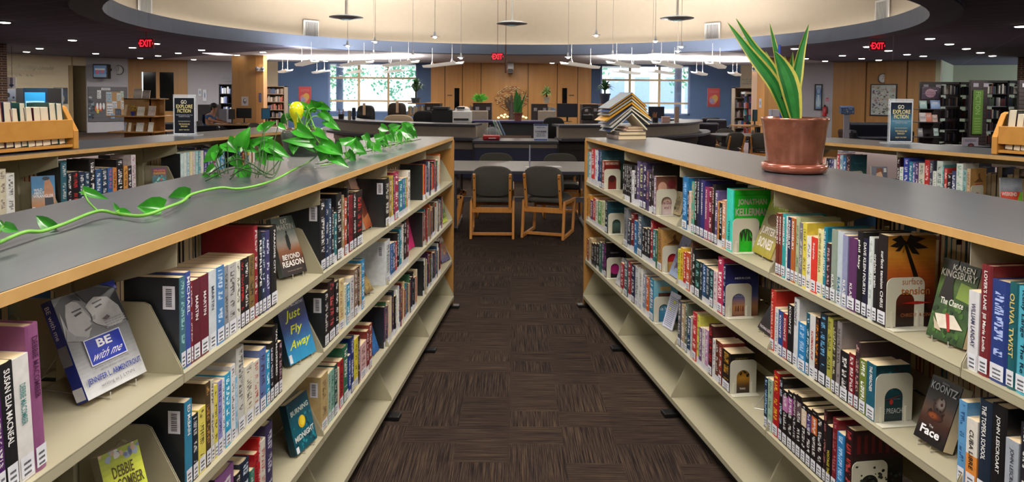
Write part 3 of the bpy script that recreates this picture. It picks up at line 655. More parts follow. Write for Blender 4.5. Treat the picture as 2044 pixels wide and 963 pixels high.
def add_book(P, T, D, Uv, t, d, h, col, hard, ink, label, group, title=None, sticker=True, barcode=0, cover=None, cols=None, bcol=None):
    """one library book as its own object with parts"""
    mb, pg = MB(), MB(); rnd = random.randint(0, 400) * 1.0
    book_shape(mb, pg, P, T, D, Uv, t, d, h, cols or [(1, col)], hard, ink, rnd, title is None, bcol)
    o = build('book', mb, M_COVER, label=label, cat='book', group=group, recalc=True, origin=P)
    build('page_block', pg, M_PAGES, o)
    N = -D
    if sticker and t > .006:
        a = Art(P + T * (t * .10) - D * .0006, T * (t * .8), Uv * h, N, .0002)
        if not hard or True: a.rect(0, .03, 1, .03 + .036 / h, 'dde0ea'); a.lines(.2, .04, .8, .03 + .03 / h, 3, '50525c', int(rnd))
        a.done('spine_label', o, 'white call number sticker')
    if title:
        tx, zz0, zz1, tc = title if len(title) == 4 else title + (ink,)
        a = Art(P + T * (t * .5 - min(t * .27, .0062)) - D * .0008, T * (2 * min(t * .27, .0062)), Uv * h, N, .0003); a.text(tx, 0, zz0, 1, zz1, tc, .01, vert=True); a.done('spine_title', o)
    if barcode:
        q = P + (T * (t + .0004) if barcode > 0 else T * -.0004) + D * .012; a = Art(q, D * .03, Uv * .055, T * barcode, .0003); a.P = q + Uv * (h - .075)
        a.rect(0, 0, 1, 1, 'dcdce6').bars(.25, .12, .75, .88, '20222c'); a.done('barcode_sticker', o)
    if cover: a = Art(P + T * (t + .0004) + Uv * 0, D * d, Uv * h, T, .0003); cover(a); a.done('cover_art', o)
    return o
def row(u, bay, sh, x0, items, faces=None, lean=0, near_first=False, first_bc=False, dsp=.014):
    """items: (x1, ytop, 'colour', ink, opts) measured along the shelf; opts: h/p, title"""
    z = SH[sh] + .0003; px = x0; n = 0
    for it in items:
        x1, yt, c = it[:3]; ink = it[3] if len(it) > 3 else 'ddd'; o = it[4] if len(it) > 4 else {}
        s0, s1 = u.s_of(px, z, dsp), u.s_of(x1, z, dsp); P0 = u.P(s0, dsp, z)
        h = u.z_of((s0 + s1) / 2, dsp, yt, (px + x1) / 2) - z; h = min(max(h, .12), .272)
        T = u.r * (1 if s1 > s0 else -1); t = abs(s1 - s0) * .985
        hard = o.get('hard', t > .026 and h > .215 or h > .228); d = o.get('d', .155 if hard else (.105 if h < .185 else .138))
        spec(u=u, bay=bay, sh=sh, n=n, P=P0, T=T, t=t, d=d, h=h, c=c, ink=ink, o=dict(o), hard=hard, lean=lean, bc=(-1 if (n == 0 and first_bc) else 0)); px = x1; n += 1
def rrow(u, bay, sh, xa, xb, pal, seed, hrange=(.17, .235), tr=(.012, .034), step=None, ymul=1):
    """random fill between two pixel columns"""
    R = random.Random(seed); z = SH[sh] + .0003; s0, s1 = u.s_of(xa, z), u.s_of(xb, z); sg = 1 if s1 > s0 else -1; T = u.r * sg; pos = s0; n = 0
    while abs(pos - s0) < abs(s1 - s0) - .008:
        t = min(R.uniform(*tr), abs(s1 - pos)); h = R.uniform(*hrange); c = R.choice(pal)
        hard = h > .215; spec(u=u, bay=bay, sh=sh, n=n, P=u.P(pos, .014 + R.uniform(0, .006), z), T=T, t=t * .98, d=.15 if hard else .115, h=h, c=c, ink=R.choice(('eee', 'ddd', 'e8c060', '111', 'c33')), o={}, hard=hard, lean=0, bc=0)
        pos += sg * t; n += 1
PAL = ['1a1a20', '14141a', '20283c', '6e1c24', '8c2a2a', 'd8d4cc', 'c9b890', '2c5c8c', '244a6e', '3a8a96', '7a6a58', 'b0582c', 'e8e8e4', '303038', '52305a', '3c6a4a', 'd0c0a0', '9a3040', 'c8a030', '18181c', '101014']
def T_(s, a=.30, b=.92, c='eee'): return {'title': (s, a, b, c)}
# ---- left range, second bay from the camera (three shelves)
row(UL, 4, 0, 0, [(15, 768, '4a1a5c'), (41, 720, '16161c', 'ddd', T_('SUSAN ELIA MACNEAL', .35, .95)), (72, 707, 'd4d2d2', '555', T_('DEBBIE MACOMBER', .45, .78, '4a8a8a')), (97, 643, '8a4f7c', 'c9a0c0', T_('DEBBIE MACOMBER', .5, .92, '4a2044'))], lean=.055)
row(UL, 3, 0, 361, [(372, 553, '3f6a7c', '9cc'), (382, 543, '3a4f9c', 'eef', T_('MICHAEL', .55, .95)), (386, 565, '7c1c24'), (401, 558, '5c1a2c', 'ddd', T_('MARTIN', .5, .8)), (418, 549, '641c30', 'ddd', T_('MARTIN', .5, .8)), (433, 540, 'c9d0d8', '334', T_('MARTIN', .5, .8, '345')), (449, 532, '4a80b8', 'cde'), (457, 531, '8a8c90', '333'), (473, 526, 'b4b4b4', '444'), (481, 521, 'd8d8cc', '333'), (489, 518, '201418', 'c33'), (498, 514, '18181c', 'ddd'), (509, 509, '7c6438', '222'), (517, 451, '8c1f2c', 'ccc', {'d': .16}), (524, 463, '16181c', 'eee', T_('REPRIEVE', .35, .9)), (532, 467, '243048', 'bcd'), (541, 461, '3c3a6a', 'dde'), (555, 451, '121216', 'eee', T_('PARADISE CITY', .4, .95))], first_bc=True)
row(UL, 3, 1, 371, [(385, 800, '2f7ca0', 'eff', T_('ED McBAIN', .6, .95)), (397, 828, '1a2430', 'ccc'), (412, 814, 'd8cc60', '222'), (422, 764, '4a3c28', 'b84'), (429, 760, 'c9c4b4', '333'), (436, 769, 'd4c850', '223'), (445, 761, '8c8cc4', '335'), (450, 756, 'e0e0e0', '446'), (462, 746, '2a9cc8', 'eff'), (471, 729, 'd8d8dc', '444'), (475, 752, '7cb0d0', 'eee'), (490, 692, 'c4c4c0', '444', {'d': .16}), (507, 727, 'd8d4c4', '444'), (519, 720, 'd0ccc0', 'a33'), (532, 696, '5a70a8', '312'), (540, 702, '1f90c0', 'eff'), (547, 684, '18181c', 'ccd'), (557, 650, '121214', 'eee', T_('VAL McDERMID', .3, .95)), (564, 682, '2a1c24', 'cab')], first_bc=True)
row(UL, 3, 2, 434, [(471, 940, '8a5a90', 'ddd'), (483, 945, '1c1c24'), (501, 920, '1c2840', 'cde', {'hard': True}), (509, 938, '3a7c6a'), (517, 905, 'b01824', '111'), (521, 875, 'b81a20'), (533, 879, 'd0ccc0', 'a33'), (547, 845, '3a3458', 'ccd', {'hard': True})])
row(UL, 2, 0, 640, [(651, 399, '16161c', 'ddd'), (657, 413, '1a2a4a', 'ccc'), (663, 398, '34445c', 'cde'), (668, 415, '1c1c28', 'ccc'), (673, 425, '2a6c74', 'eee'), (684, 386, '16161a', 'ccc', {'d': .16}), (688, 390, '8a7c60'), (694, 396, 'a8482c', 'eee'), (697, 376, '141418', 'aaa', {'d': .16}), (706, 391, '7c1824', '111'), (712, 384, '241418', 'ddd'), (725, 381, '1c1214', 'c33')], first_bc=True)
row(UL, 2, 1, 648, [(657, 582, '161418', 'ddd'), (670, 560, '2a1418', 'c55', {'d': .16}), (677, 561, '18181c', 'eee'), (687, 559, 'd8c48c', '855'), (692, 567, 'e0dccc', '555'), (699, 567, '2a90b8', 'eff'), (707, 553, 'd4d0cc', '448'), (715, 536, '7c6250', 'ddd'), (718, 532, '3a2424'), (722, 528, 'b0986c'), (729, 519, '2a88c0', 'eff')], first_bc=True)
row(UL, 2, 2, 641, [(655, 747, 'b8a070', '543', {'d': .16}), (661, 745, '9ab8a8', '345'), (668, 738, '7cac9c', '244'), (674, 728, '1c4a44', 'ccc'), (678, 735, 'd8ccac'), (686, 719, 'a81c28', '111'), (696, 691, '2a6a50', 'eee', {'hard': True}), (701, 709, '1c3c8c', 'eee'), (708, 673, '1f2f6c', 'dde'), (715, 676, 'd8c83c', '222'), (719, 671, '34202c'), (732, 685, 'd4b0b0', '633'), (737, 660, '782428', 'ddd'), (743, 647, '8a3c34', 'eee')], first_bc=True)
row(UL, 1, 0, 769, [(778, 356, '141418', 'ddd', {'d': .16}), (783, 357, '8a7448'), (786, 351, 'c8a848', '333'), (788, 350, '20304c'), (797, 343, 'a02c4c', 'eee'), (804, 360, '207c8c', 'eee'), (808, 356, '3a6ab0'), (811, 355, '3c9c6c', 'eee'), (814, 354, 'd08040', 'eee'), (820, 341, 'e0dcd4', '444')], first_bc=True)
row(UL, 1, 1, 770, [(780, 480, 'ccd0d4', '444', {'d': .16}), (784, 486, '2a5c9c'), (789, 484, '2c5888', 'eee'), (793, 483, 'b83c34', 'eee'), (798, 464, '14141a', 'ddd', {'d': .16}), (803, 456, '2a8098', 'eee'), (807, 448, 'd8d4cc', '444'), (812, 441, '18141c', 'ddd'), (817, 439, '581824', 'ddd')], first_bc=True)
rrow(UL, 1, 2, 768, 834, PAL, 11); rrow(UL, 0, 0, 846, 880, PAL + ['d8702c', 'c8302c'], 12, (.17, .25)); rrow(UL, 0, 1, 845, 884, PAL[:12], 13); rrow(UL, 0, 2, 846, 880, PAL, 14)
# ---- right range
K_ = '16161a'
row(UR, 3, 0, 1547, [(1553, 426, '6c2a1c', 'eee', T_('KINGSBURY', .5, .95)), (1558, 427, '7c3420', 'eee', T_('KINGSBURY', .5, .95)), (1567, 428, '2f9ca0', 'eff', T_('KINGSBURY', .5, .95)), (1570, 432, 'd8d8d8', '447'), (1577, 434, '1c2c54', 'dde', T_('KINGSBURY', .5, .95)), (1585, 436, 'b0602c', 'eec', T_('KINGSBURY', .5, .95)), (1593, 435, 'a8b48c', '565'), (1600, 445, '74747c', 'ccc'), (1608, 445, 'd8c848', '554'), (1617, 472, 'e4e2dc', '666'), (1628, 474, 'd8382c', 'fff', T_('Sophie', .6, .9)), (1640, 459, 'e0d8a0', '8a7a30', T_('SOPHIE KINSELLA', .35, .95, '8a7a30')), (1647, 454, '1c7c98', 'eee', T_('THE SECRET HISTORY', .3, .95)), (1655, 486, '3c2430', 'caa'), (1667, 459, '8a988c', 'eee', T_('KLASS', .14, .38)), (1679, 463, 'b8c4d0', '347', T_('KLASS', .14, .38, '1c6a7c')), (1689, 470, '8c90b4', 'ecd', T_('KLASS', .14, .38)), (1706, 476, '5a3060', 'eee', T_('KLASS', .14, .38)), (1718, 463, K_, 'e0d8a0', T_('phil klay', .55, .9)), (1729, 477, '1c1c38', 'eee', T_('DAVE KLEIN FOURTH', .3, .95)), (1739, 474, 'd0d8d8', '9aa'), (1749, 478, '1c1a20', 'ddd', T_('orphan train', .42, .82)), (1768, 469, '1a1214', 'eee', dict(T_('surface tension CHRIS', .2, .82), cover='surface', hard=False, d=.15))])
row(UR, 3, 1, 1535, [(1545, 580, 'b83028', 'fcc', dict(T_('W. LEAVERS LISA', .2, .98, 'f0c0b0'), hard=True)), (1552, 615, 'd8d4d0', '48a'), (1561, 621, '2c4a8c', 'fff', T_('KOONTZ', .4, .9)), (1570, 627, '98202c', 'fff', T_('KOONTZ', .4, .9)), (1581, 609, '15151a', 'fff', T_('KOONTZ', .5, .97)), (1591, 596, 'd0d4d8', '233', dict(T_('KOONTZ', .6, .95, '223'), hard=True)), (1607, 646, '2a80bc', 'bdf'), (1614, 626, '1c5468', 'cde'), (1625, 630, 'd4d4d4', 'b33', T_('KOSMAN POP', .3, .75, 'b33')), (1632, 634, '2a1a18', 'e80'), (1647, 627, '182430', '6ad', {'hard': True}), (1658, 636, 'a8a448', '342'), (1666, 642, '3a3430', 'cc9'), (1675, 643, '8a8284', '333', {'hard': True}), (1692, 703, K_, 'eee'), (1703, 707, '7c1c28', 'eee'), (1713, 683, '3c2c30', 'c99', {'hard': True, 'd': .17}), (1727, 719, '6c7c34', 'fff'), (1746, 726, '1d5a70', 'eef', dict(T_('THE PREACHER', .5, .95), cover='preacher', hard=False, d=.11))])
row(UR, 3, 2, 1524, [(1531, 755, '1a2c44', 'adf'), (1540, 758, '9cb8a4', '353'), (1552, 744, 'a81c20', 'e8b830', {'hard': True}), (1560, 755, '16161c', 'bcd', {'hard': True})] + [(x, y, c, k, {'d': .11, 'hard': False, 'cols': [(.62, '121014'), (.9, c), (1, '121014')]}) for x, y, c, k in ((1570, 781, 'b878a8', 'ddd'), (1580, 783, '984890', 'ddd'), (1587, 787, '4a2c3c', 'ccc'), (1597, 791, '5c4c50', 'ddd'), (1607, 807, 'd8c0a0', 'ddd'), (1617, 817, '4a3a78', 'ddd'), (1628, 821, 'c86428', 'ddd'), (1640, 835, '1c1c24', 'ddd'))] + [(1647, 820, '2a1818', 'a66', {'hard': True}), (1657, 851, '16141a', 'd8c840', T_('VOSTAGE THE', .2, .6, 'd8c840')), (1668, 837, '741c28', 'a66', {'hard': True, 'd': .165}), (1682, 866, '2c7cb8', 'bdf'), (1699, 856, '2a1216', 'c44', {'hard': True, 'd': .17, 'cover': 'darkred'})])
row(UR, 4, 0, 1929, [(1950, 582, 'd4d4d8', '556', T_('WILLIAM LANDAY', .3, .85, '446')), (1972, 530, '74242c', 'eee', dict(T_("LOVER'S LANE  Jill Marie Landis", .22, .95), hard=True, d=.165)), (2006, 561, '243a7c', 'bcf'), (2024, 565, '1c5c64', 'ec8', T_('OLIVIA TWIST', .3, .9, 'd8c070')), (2050, 574, '4aa4bc', '123', T_('Kelly Lange  The Re', .2, .97, '123')), (2078, 570, '30303c'), (2110, 590, 'a83c30')])
row(UR, 4, 1, 1909, [(1925, 801, '5a94c4', '247'), (1947, 838, 'd8d4cc', '222', dict(T_('CUBA LIBRE', .3, .85, '1a1a1a'), cols=[(.5, 'd8883c'), (1, 'd8d4cc')])), (1972, 801, '1c2a3c', 'eee', T_('THE TOPEKA SCHOOL', .4, .95)), (2002, 811, '141418', 'ccc', dict(T_('JOHN LESCROART', .35, .9), hard=True, d=.17)), (2028, 880, 'a0a8b4', '445', T_('JOHN LESCROART', .3, .9, '334')), (2060, 850, '22222c')])
row(UR, 2, 0, 1360, [(1371, 354, '2470a8', '9cf', {'hard': True}), (1374, 382, '28242c', 'ddd'), (1378, 382, 'd8c4b8', 'b33'), (1384, 363, '5c9c88', 'e96'), (1389, 358, K_, 'ccc'), (1396, 358, '1c2444', 'eef', T_('FAYE KELLERMAN', .4, .95)), (1404, 360, '2c2c6c', 'eef', T_('FAYE KELLERMAN', .4, .95)), (1413, 374, '8c2c5c', 'fde', T_('FAYE KELLERMAN', .4, .95)), (1419, 378, '6a1c2c', 'eee'), (1425, 369, '1c181c', 'dcb', T_('STREET KISS', .5, .95, 'dcb')), (1431, 381, '5c5080', 'eee'), (1434, 402, 'd08c3c', '222'), (1440, 405, K_, 'eee'), (1447, 400, 'c89070', 'eee'), (1462, 378, '22b8a0', 'eff', dict(T_('TWISTED', .15, .5, '134'), cover='twist', hard=True, d=.165, cols=[(1, '3ac8b8')]))])
row(UR, 2, 1, 1352, [(1357, 498, 'c8c83c', '353'), (1363, 495, 'd8b030', '333'), (1368, 504, 'b8282c', 'fff'), (1376, 505, 'b8502c', 'eee'), (1380, 483, '604438', 'bbb', {'hard': True, 'd': .17}), (1386, 497, '14141c', 'ddd', {'hard': True, 'd': .17}), (1396, 521, '10342c', '8cc'), (1401, 524, '1a2c38', 'ccc'), (1408, 528, '204c78', 'cdf'), (1415, 534, '283c50', 'ccc'), (1423, 538, '10303c', '9cc'), (1430, 542, 'd8c8cc', '847'), (1441, 514, 'b83058', 'fff', {'hard': True}), (1447, 528, '202450', 'ccd', {'cover': 'mirror', 'hard': True, 'd': .15})])
row(UR, 2, 2, 1351, [(1358, 601, '4a4c58', 'ccc'), (1365, 609, 'a89070', 'eee'), (1371, 605, '5c6858', 'ccc', {'hard': True}), (1377, 634, '1c3c64', 'eee'), (1380, 632, 'b0b0b0'), (1389, 625, 'b83038', 'fdd', {'hard': True}), (1394, 630, 'c8c458', '553'), (1400, 655, '6c4c78', 'eee'), (1406, 655, 'd4d0cc', '555'), (1412, 659, 'b88cb0', 'eee'), (1421, 650, '3c1018', 'c33', {'hard': True, 'd': .165}), (1427, 678, 'd0d0cc', '558'), (1433, 680, '58301c', 'ddd'), (1440, 685, '7c2c24', 'ddd'), (1457, 701, '1c1612', 'c93', {'cover': 'king', 'd': .11})])
row(UR, 1, 0, 1242, [(1246, 328, K_, 'ccc'), (1249, 328, '1c1c22', 'ccc'), (1253, 329, K_, 'ccc'), (1256, 330, '181820', 'ccc'), (1260, 331, K_, 'ccc'), (1265, 341, 'd8dce0', '333'), (1270, 331, '302c3c', 'eee'), (1275, 322, '5c5078', 'eee'), (1283, 325, '3c3458', 'dd8'), (1289, 324, '30284c', 'eee'), (1294, 339, '483c5c', 'e96'), (1300, 345, '281c24', 'ddd'), (1304, 331, '15151a', '999', {'hard': True, 'cover': 'why', 'd': .165}), (1309, 352, '8c7488', 'eee', {'cover': 'duke', 'd': .12})])
row(UR, 1, 1, 1244, [(1252, 416, '7c8088', '333', {'hard': True}), (1258, 438, '283444'), (1265, 426, '6c1c24', 'eee'), (1271, 441, '2a6ca0', 'eee'), (1281, 428, '44586c', 'ddd', {'hard': True}), (1286, 455, '1c1c20', 'ccc'), (1291, 457, '282c34', 'ddd'), (1297, 457, '1c1c24', 'ddd'), (1302, 440, '98202c', 'eee', {'hard': True}), (1308, 459, '2c7078', 'eee'), (1311, 460, '34603c'), (1321, 457, 'a8804c', '532', {'cover': 'tan', 'd': .13})])
row(UR, 1, 2, 1238, [(1244, 526, 'a02c38', 'eee'), (1252, 518, '485860', 'ddd', {'hard': True}), (1258, 524, '902c34', 'eee'), (1266, 530, '1c2444', 'ddd', {'hard': True}), (1274, 533, 'c8ccd0', '555'), (1281, 536, 'd8d8d4', '777'), (1288, 550, '7c88a0', 'eee'), (1294, 555, 'c8602c', 'eee'), (1304, 557, '2c7ca0', 'eee', {'cover': 'bluehouse', 'd': .14})])
row(UR, 0, 0, 1170, [(1174, 303, '2c8c9c', 'eee'), (1179, 304, 'b8ccd4', '234'), (1186, 297, 'c83438', 'eee'), (1192, 300, 'd8dce0', '448'), (1195, 299, '1c2c7c', 'eee'), (1201, 298, '203c4c', '9ac', {'hard': True, 'cover': 'petrol', 'd': .165}), (1206, 321, '8c3024', 'eee', {'cover': 'kay', 'd': .11})])
row(UR, 0, 1, 1167, [(1170, 398, '20305c', 'eee'), (1173, 396, '58301c', 'd90'), (1178, 389, 'c8903c', '302'), (1183, 400, '5c3868', 'eee'), (1188, 396, 'b83430', 'eee'), (1193, 400, 'd8d4c8', '444'), (1200, 402, '5c9c5c', 'eee'), (1206, 402, 'c8d0a8', '353'), (1212, 401, '28343c', 'ccc', {'cover': 'petrol', 'hard': True, 'd': .15})])
row(UR, 0, 2, 1167, [(1171, 474, '583020', 'ccc'), (1175, 478, '7c2c24', 'ccc'), (1180, 476, 'c0a880', '555'), (1185, 486, '28242c', 'ccc'), (1190, 487, '18242c', 'ccc'), (1195, 487, '201c28', 'ccc'), (1200, 484, '2c6054', 'ccc'), (1205, 486, '48345c', 'ccc'), (1210, 484, '14141c', 'c3a', {'cover': 'night', 'd': .14})])
# ---- far left and far right ranges (top shelf shows above the nearer ranges)
row(UFL, 4, 0, 0, [(15, 338, 'd0c8b0', '766'), (32, 346, 'dcdcd8', '444')])
for a, x0, L_ in ((3, 0, 0),): pass
row(UFL, 2, 0, 124, [(136, 322, '2a5c6c', 'ccc'), (145, 345, '1a1c28', 'eee'), (159, 343, '141418', 'c33'), (171, 343, '1a2a44', 'eee'), (180, 344, '24445c', 'eee'), (192, 317, '141418', 'eee'), (204, 338, '2a5080', 'eee'), (216, 338, '243850', 'eee'), (226, 335, '2c5c98', 'c66'), (234, 335, 'c87c40', '222'), (248, 318, '14161c', 'eee'), (256, 331, 'c88c48', '222'), (264, 331, '28202c', 'eee'), (273, 306, 'c8c0c8', '966')])
row(UFL, 1, 0, 362, [(368, 307, 'b8d0d4'), (374, 305, 'c8d4d0'), (380, 304, '98b8c4'), (386, 303, 'd4c890'), (391, 303, 'c8b0b0'), (397, 302, '8cbcbc'), (402, 302, '5c98a0'), (408, 301, 'd0d0c0'), (414, 301, '483c78'), (420, 300, '303070'), (426, 300, '5c4c88'), (432, 300, '7c3c5c'), (440, 299, 'a0c4cc'), (450, 298, '2c7ca8')])
rrow(UFL, 0, 0, 468, 512, PAL, 21)
row(UFR, 1, 0, 1640, [(1644, 314, 'd07040'), (1648, 315, 'c8b0a8'), (1653, 316, '1c2030'), (1658, 317, '242454'), (1663, 318, '4c4c7c'), (1668, 319, 'd0ccd0'), (1674, 308, 'b03c40', 'fff', {'hard': True}), (1681, 309, '7c9cb4', 'eee'), (1687, 315, '2c6ca4', 'eee'), (1696, 310, '2c1c24', 'a88', {'hard': True, 'cover': 'petrol', 'd': .165})])
row(UFR, 2, 0, 1788, [(1794, 315, '28101c'), (1801, 334, 'dcdcdc', '4a4'), (1812, 314, '2c3c98', 'dde'), (1819, 323, '2c7c9c', 'eee'), (1825, 324, '5c5c90', 'eee'), (1831, 325, '4c2c64', 'eee'), (1843, 326, 'c8c4b4', '466'), (1853, 318, 'b02c2c', 'fdd'), (1860, 321, '3c4054', 'ccc'), (1867, 342, 'dcd8d8', '6a6'), (1879, 320, 'bccac4', '233'), (1882, 330, '4c8c94'), (1889, 336, 'b83830', 'fdd'), (1897, 347, '16161a', 'eee'), (1906, 342, '38406c', 'fff'), (1919, 327, 'd0d8d4', '6a8'), (1927, 339, '88b0b0', '355'), (1935, 337, 'c0a888', '843', {'cover': 'tan', 'd': .15})])
rrow(UFR, 3, 0, 2045, 2100, PAL, 23)
# ---- rows shelved on the far faces, seen through the open shelves as fore edges
def backrow(u, bay, sh, seed, a=.02, b_=.8):
    R = random.Random(seed); z = SH[sh] + .0003; pos = bay * BAY + a
    while pos < bay * BAY + b_:
        t = R.uniform(.016, .036); h = R.uniform(.17, .24); spec(u=u, bay=bay, sh=sh, n=99, P=u.P(pos, WD - .014, z), T=u.r, Dd=-1, t=t, d=.14, h=h, c=R.choice(PAL[:12]), ink='999', o={}, hard=h > .21, lean=0, bc=0); pos += t * 1.02
for b_ in range(6):
    for s_h in range(3): backrow(UR, b_, s_h, 31 + b_ * 3 + s_h); backrow(UL, b_, s_h, 61 + b_ * 3 + s_h)
for u in (UFL, UFR):
    for b_ in range(1, 5): backrow(u, b_, 0, 91 + b_)
# ---- cover prints facing the camera on the right range
def cv_surface(a):
    a.grad(0, 0, 1, 1, ['1a0c0c', '30120e', '6a2410', 'b4581c', 'c8862c', '8a5c1c']); a.poly([(.30, .95), (.36, .95), (.60, .62), (.85, .25), (.98, .05), (.98, 0), (.90, 0), (.70, .30), (.48, .66)], '140a08')
    for th, l in ((2.9, .3), (2.5, .22), (3.4, .34), (3.9, .30), (.2, .42), (-.3, .5), (-.8, .42), (.7, .25), (4.4, .26)):
        c, s = math.cos(th), math.sin(th); a.poly([(.36, .93), (.36 + c * l * .5 - s * .03, .93 + s * l * .3 + .04), (min(max(.36 + c * l, 0), 1), min(.93 + s * l * .45, .99)), (.36 + c * l * .5 + s * .02, .90 + s * l * .3)], '100808')
    a.text('surface', .30, .47, .72, .54, 'a86028'); a.text('tension', .28, .36, .88, .44, 'a86028', .01); a.poly([(.3, .27), (.6, .29), (.95, .27), (.6, .255)], 'a02018'); a.text('CHRISTINA KING', .28, .12, .95, .16, '9a5a34')
def cv_preacher(a):
    a.grad(0, 0, 1, 1, ['0c2428', '12343a', '1a4650', '0e2a30']); a.speck(24, .1, .5, .95, .95, ['2c6c74', '1a3c40', '3a1414'], .05, 4); a.text('LINDBERG', .05, .60, .95, .69, 'a8b4b4'); a.poly([(.1, .38), (.5, .44), (.95, .52), (.5, .41)], '5c3434'); a.ell(.45, .36, .06, .05, '9c2c28', 7); a.ell(.2, .42, .05, .04, '8c2824', 6)
    a.text('THE PREACHER', .04, .16, .92, .25, 'b4bcbc'); a.text('A NOVEL', .5, .40, .7, .42, '889')
def cv_darkred(a): a.rect(0, 0, 1, 1, '100c0e').rect(0, .62, 1, 1, '2a1014'); [a.rect(.08 + i * .14, .70, .15 + i * .14, .94, '5c161c') for i in range(6)]; a.speck(60, .05, .05, .95, .55, ['1c2420', '2c3830', '14181a'], .03, 8)
def cv_twist(a):
    a.rect(0, 0, 1, 1, '18b424').rect(0, .0, .03, 1, '2cc8a0'); a.text('#1 NEW YORK TIMES BESTSELLING AUTHOR', .1, .91, .92, .93, '0c4c14'); a.text('JONATHAN', .12, .74, .90, .86, 'b9b0a8', .02); a.text('KELLERMAN', .06, .59, .95, .71, 'b9b0a8', .02); a.text('TWISTED', .03, .18, .97, .42, '0f2c14', .03)
def cv_mirror(a): a.grad(0, 0, 1, 1, ['6c4438', 'b07c50', '4c5c94', '28306c', '1a1e4c', '14183c']); a.text('MIRROR', .28, .72, .76, .76, 'c8ccd8', .01); a.text('ADITI', .36, .46, .66, .50, 'b0b8d0'); a.text('KHORANA', .28, .38, .74, .43, 'a0a8c8'); [a.poly([(.3 + i * .07, .10), (.34 + i * .07, .10), (.335 + i * .07, .2 + (i % 3) * .015), (.31 + i * .07, .2)], ('6a2420', '2c1c2c', '8c4c34')[i % 3]) for i in range(6)]
def cv_king(a): a.grad(0, 0, 1, 1, ['100c08', '4a3010', 'b07c24', '7c5818', '1c140c', '0e0c0a']); a.text('STEPHEN', .2, .84, .7, .90, '8c7430'); a.text('KING', .2, .70, .75, .82, '8c7430', .02); a.speck(16, .3, .4, .9, .62, ['1c140c', '0e0a08'], .05, 3); a.text('TWO', .38, .10, .62, .15, 'e0dcd4', .01)
def cv_why(a): a.rect(0, 0, 1, 1, '141316').text('WHY', .42, .72, .82, .80, '8a7870')
def cv_duke(a): a.grad(0, 0, 1, 1, ['c8b8bc', 'b89c90', '8c5c48', '5c3830']); a.ell(.3, .7, .22, .16, 'c89c88').ell(.75, .8, .2, .12, '7c2c34'); a.text('the Duke', .25, .28, .85, .36, '6c2c5c'); a.text('and I', .4, .16, .7, .23, '6c2c5c')
def cv_tan(a): a.rect(0, 0, 1, 1, 'b88c50').speck(30, .02, .02, .98, .98, ['b08448', 'c09458'], .06, 5); a.poly([(.45, .84), (.55, .90), (.60, .84), (.56, .80), (.8, .66), (.2, .66), (.5, .76)], '6c4828'); a.poly([(.3, .62), (.7, .62), (.85, .25), (.15, .25)], 'b0242c')
def cv_bluehouse(a): a.grad(0, 0, 1, 1, ['2c6c94', '4c90b4', '6cb0c8', '8cc0cc']); a.rect(.2, .4, .8, .7, '5c3c2c').rect(.25, .75, .7, .85, 'c8b078'); a.text('This house', .1, .28, .9, .36, 'dfe8ec')
def cv_kay(a): a.rect(0, 0, 1, 1, '6c1c18').rect(0, .86, 1, 1, '8c3424'); a.text('KAY HOOPER', .08, .87, .92, .96, 'd8c8b8', .02); a.ell(.5, .45, .25, .2, '3c1414'); a.text('VENIN', .3, .55, .7, .62, 'b87c6c')
def cv_petrol(a): a.grad(0, 0, 1, 1, ['28302c', '4c6c64', '24505c', '1c3c50']); a.text('THE LAST', .2, .75, .8, .8, '4c7c8c')
def cv_night(a): a.rect(0, 0, 1, 1, '121016').ell(.45, .3, .3, .2, 'a0206c').rect(.2, .7, .6, .74, '5c5c60')
COV = {k[3:]: v for k, v in globals().items() if k.startswith('cv_')}
COVN = {'surface': 'with palm tree sunset cover behind a steel bookend', 'preacher': 'dark teal cover behind a steel bookend', 'darkred': 'black and red cover, behind a steel bookend', 'twist': 'bright green cover, behind a steel bookend', 'mirror': 'night blue cover, behind a steel bookend', 'king': 'dark cover with amber picture, behind a steel bookend'}
BAYN = lambda u, b_: ('nearest', 'second', 'third', 'fourth', 'fifth', 'farthest')[max(0, (4 if u in (UL, UR) else 4) - b_)]
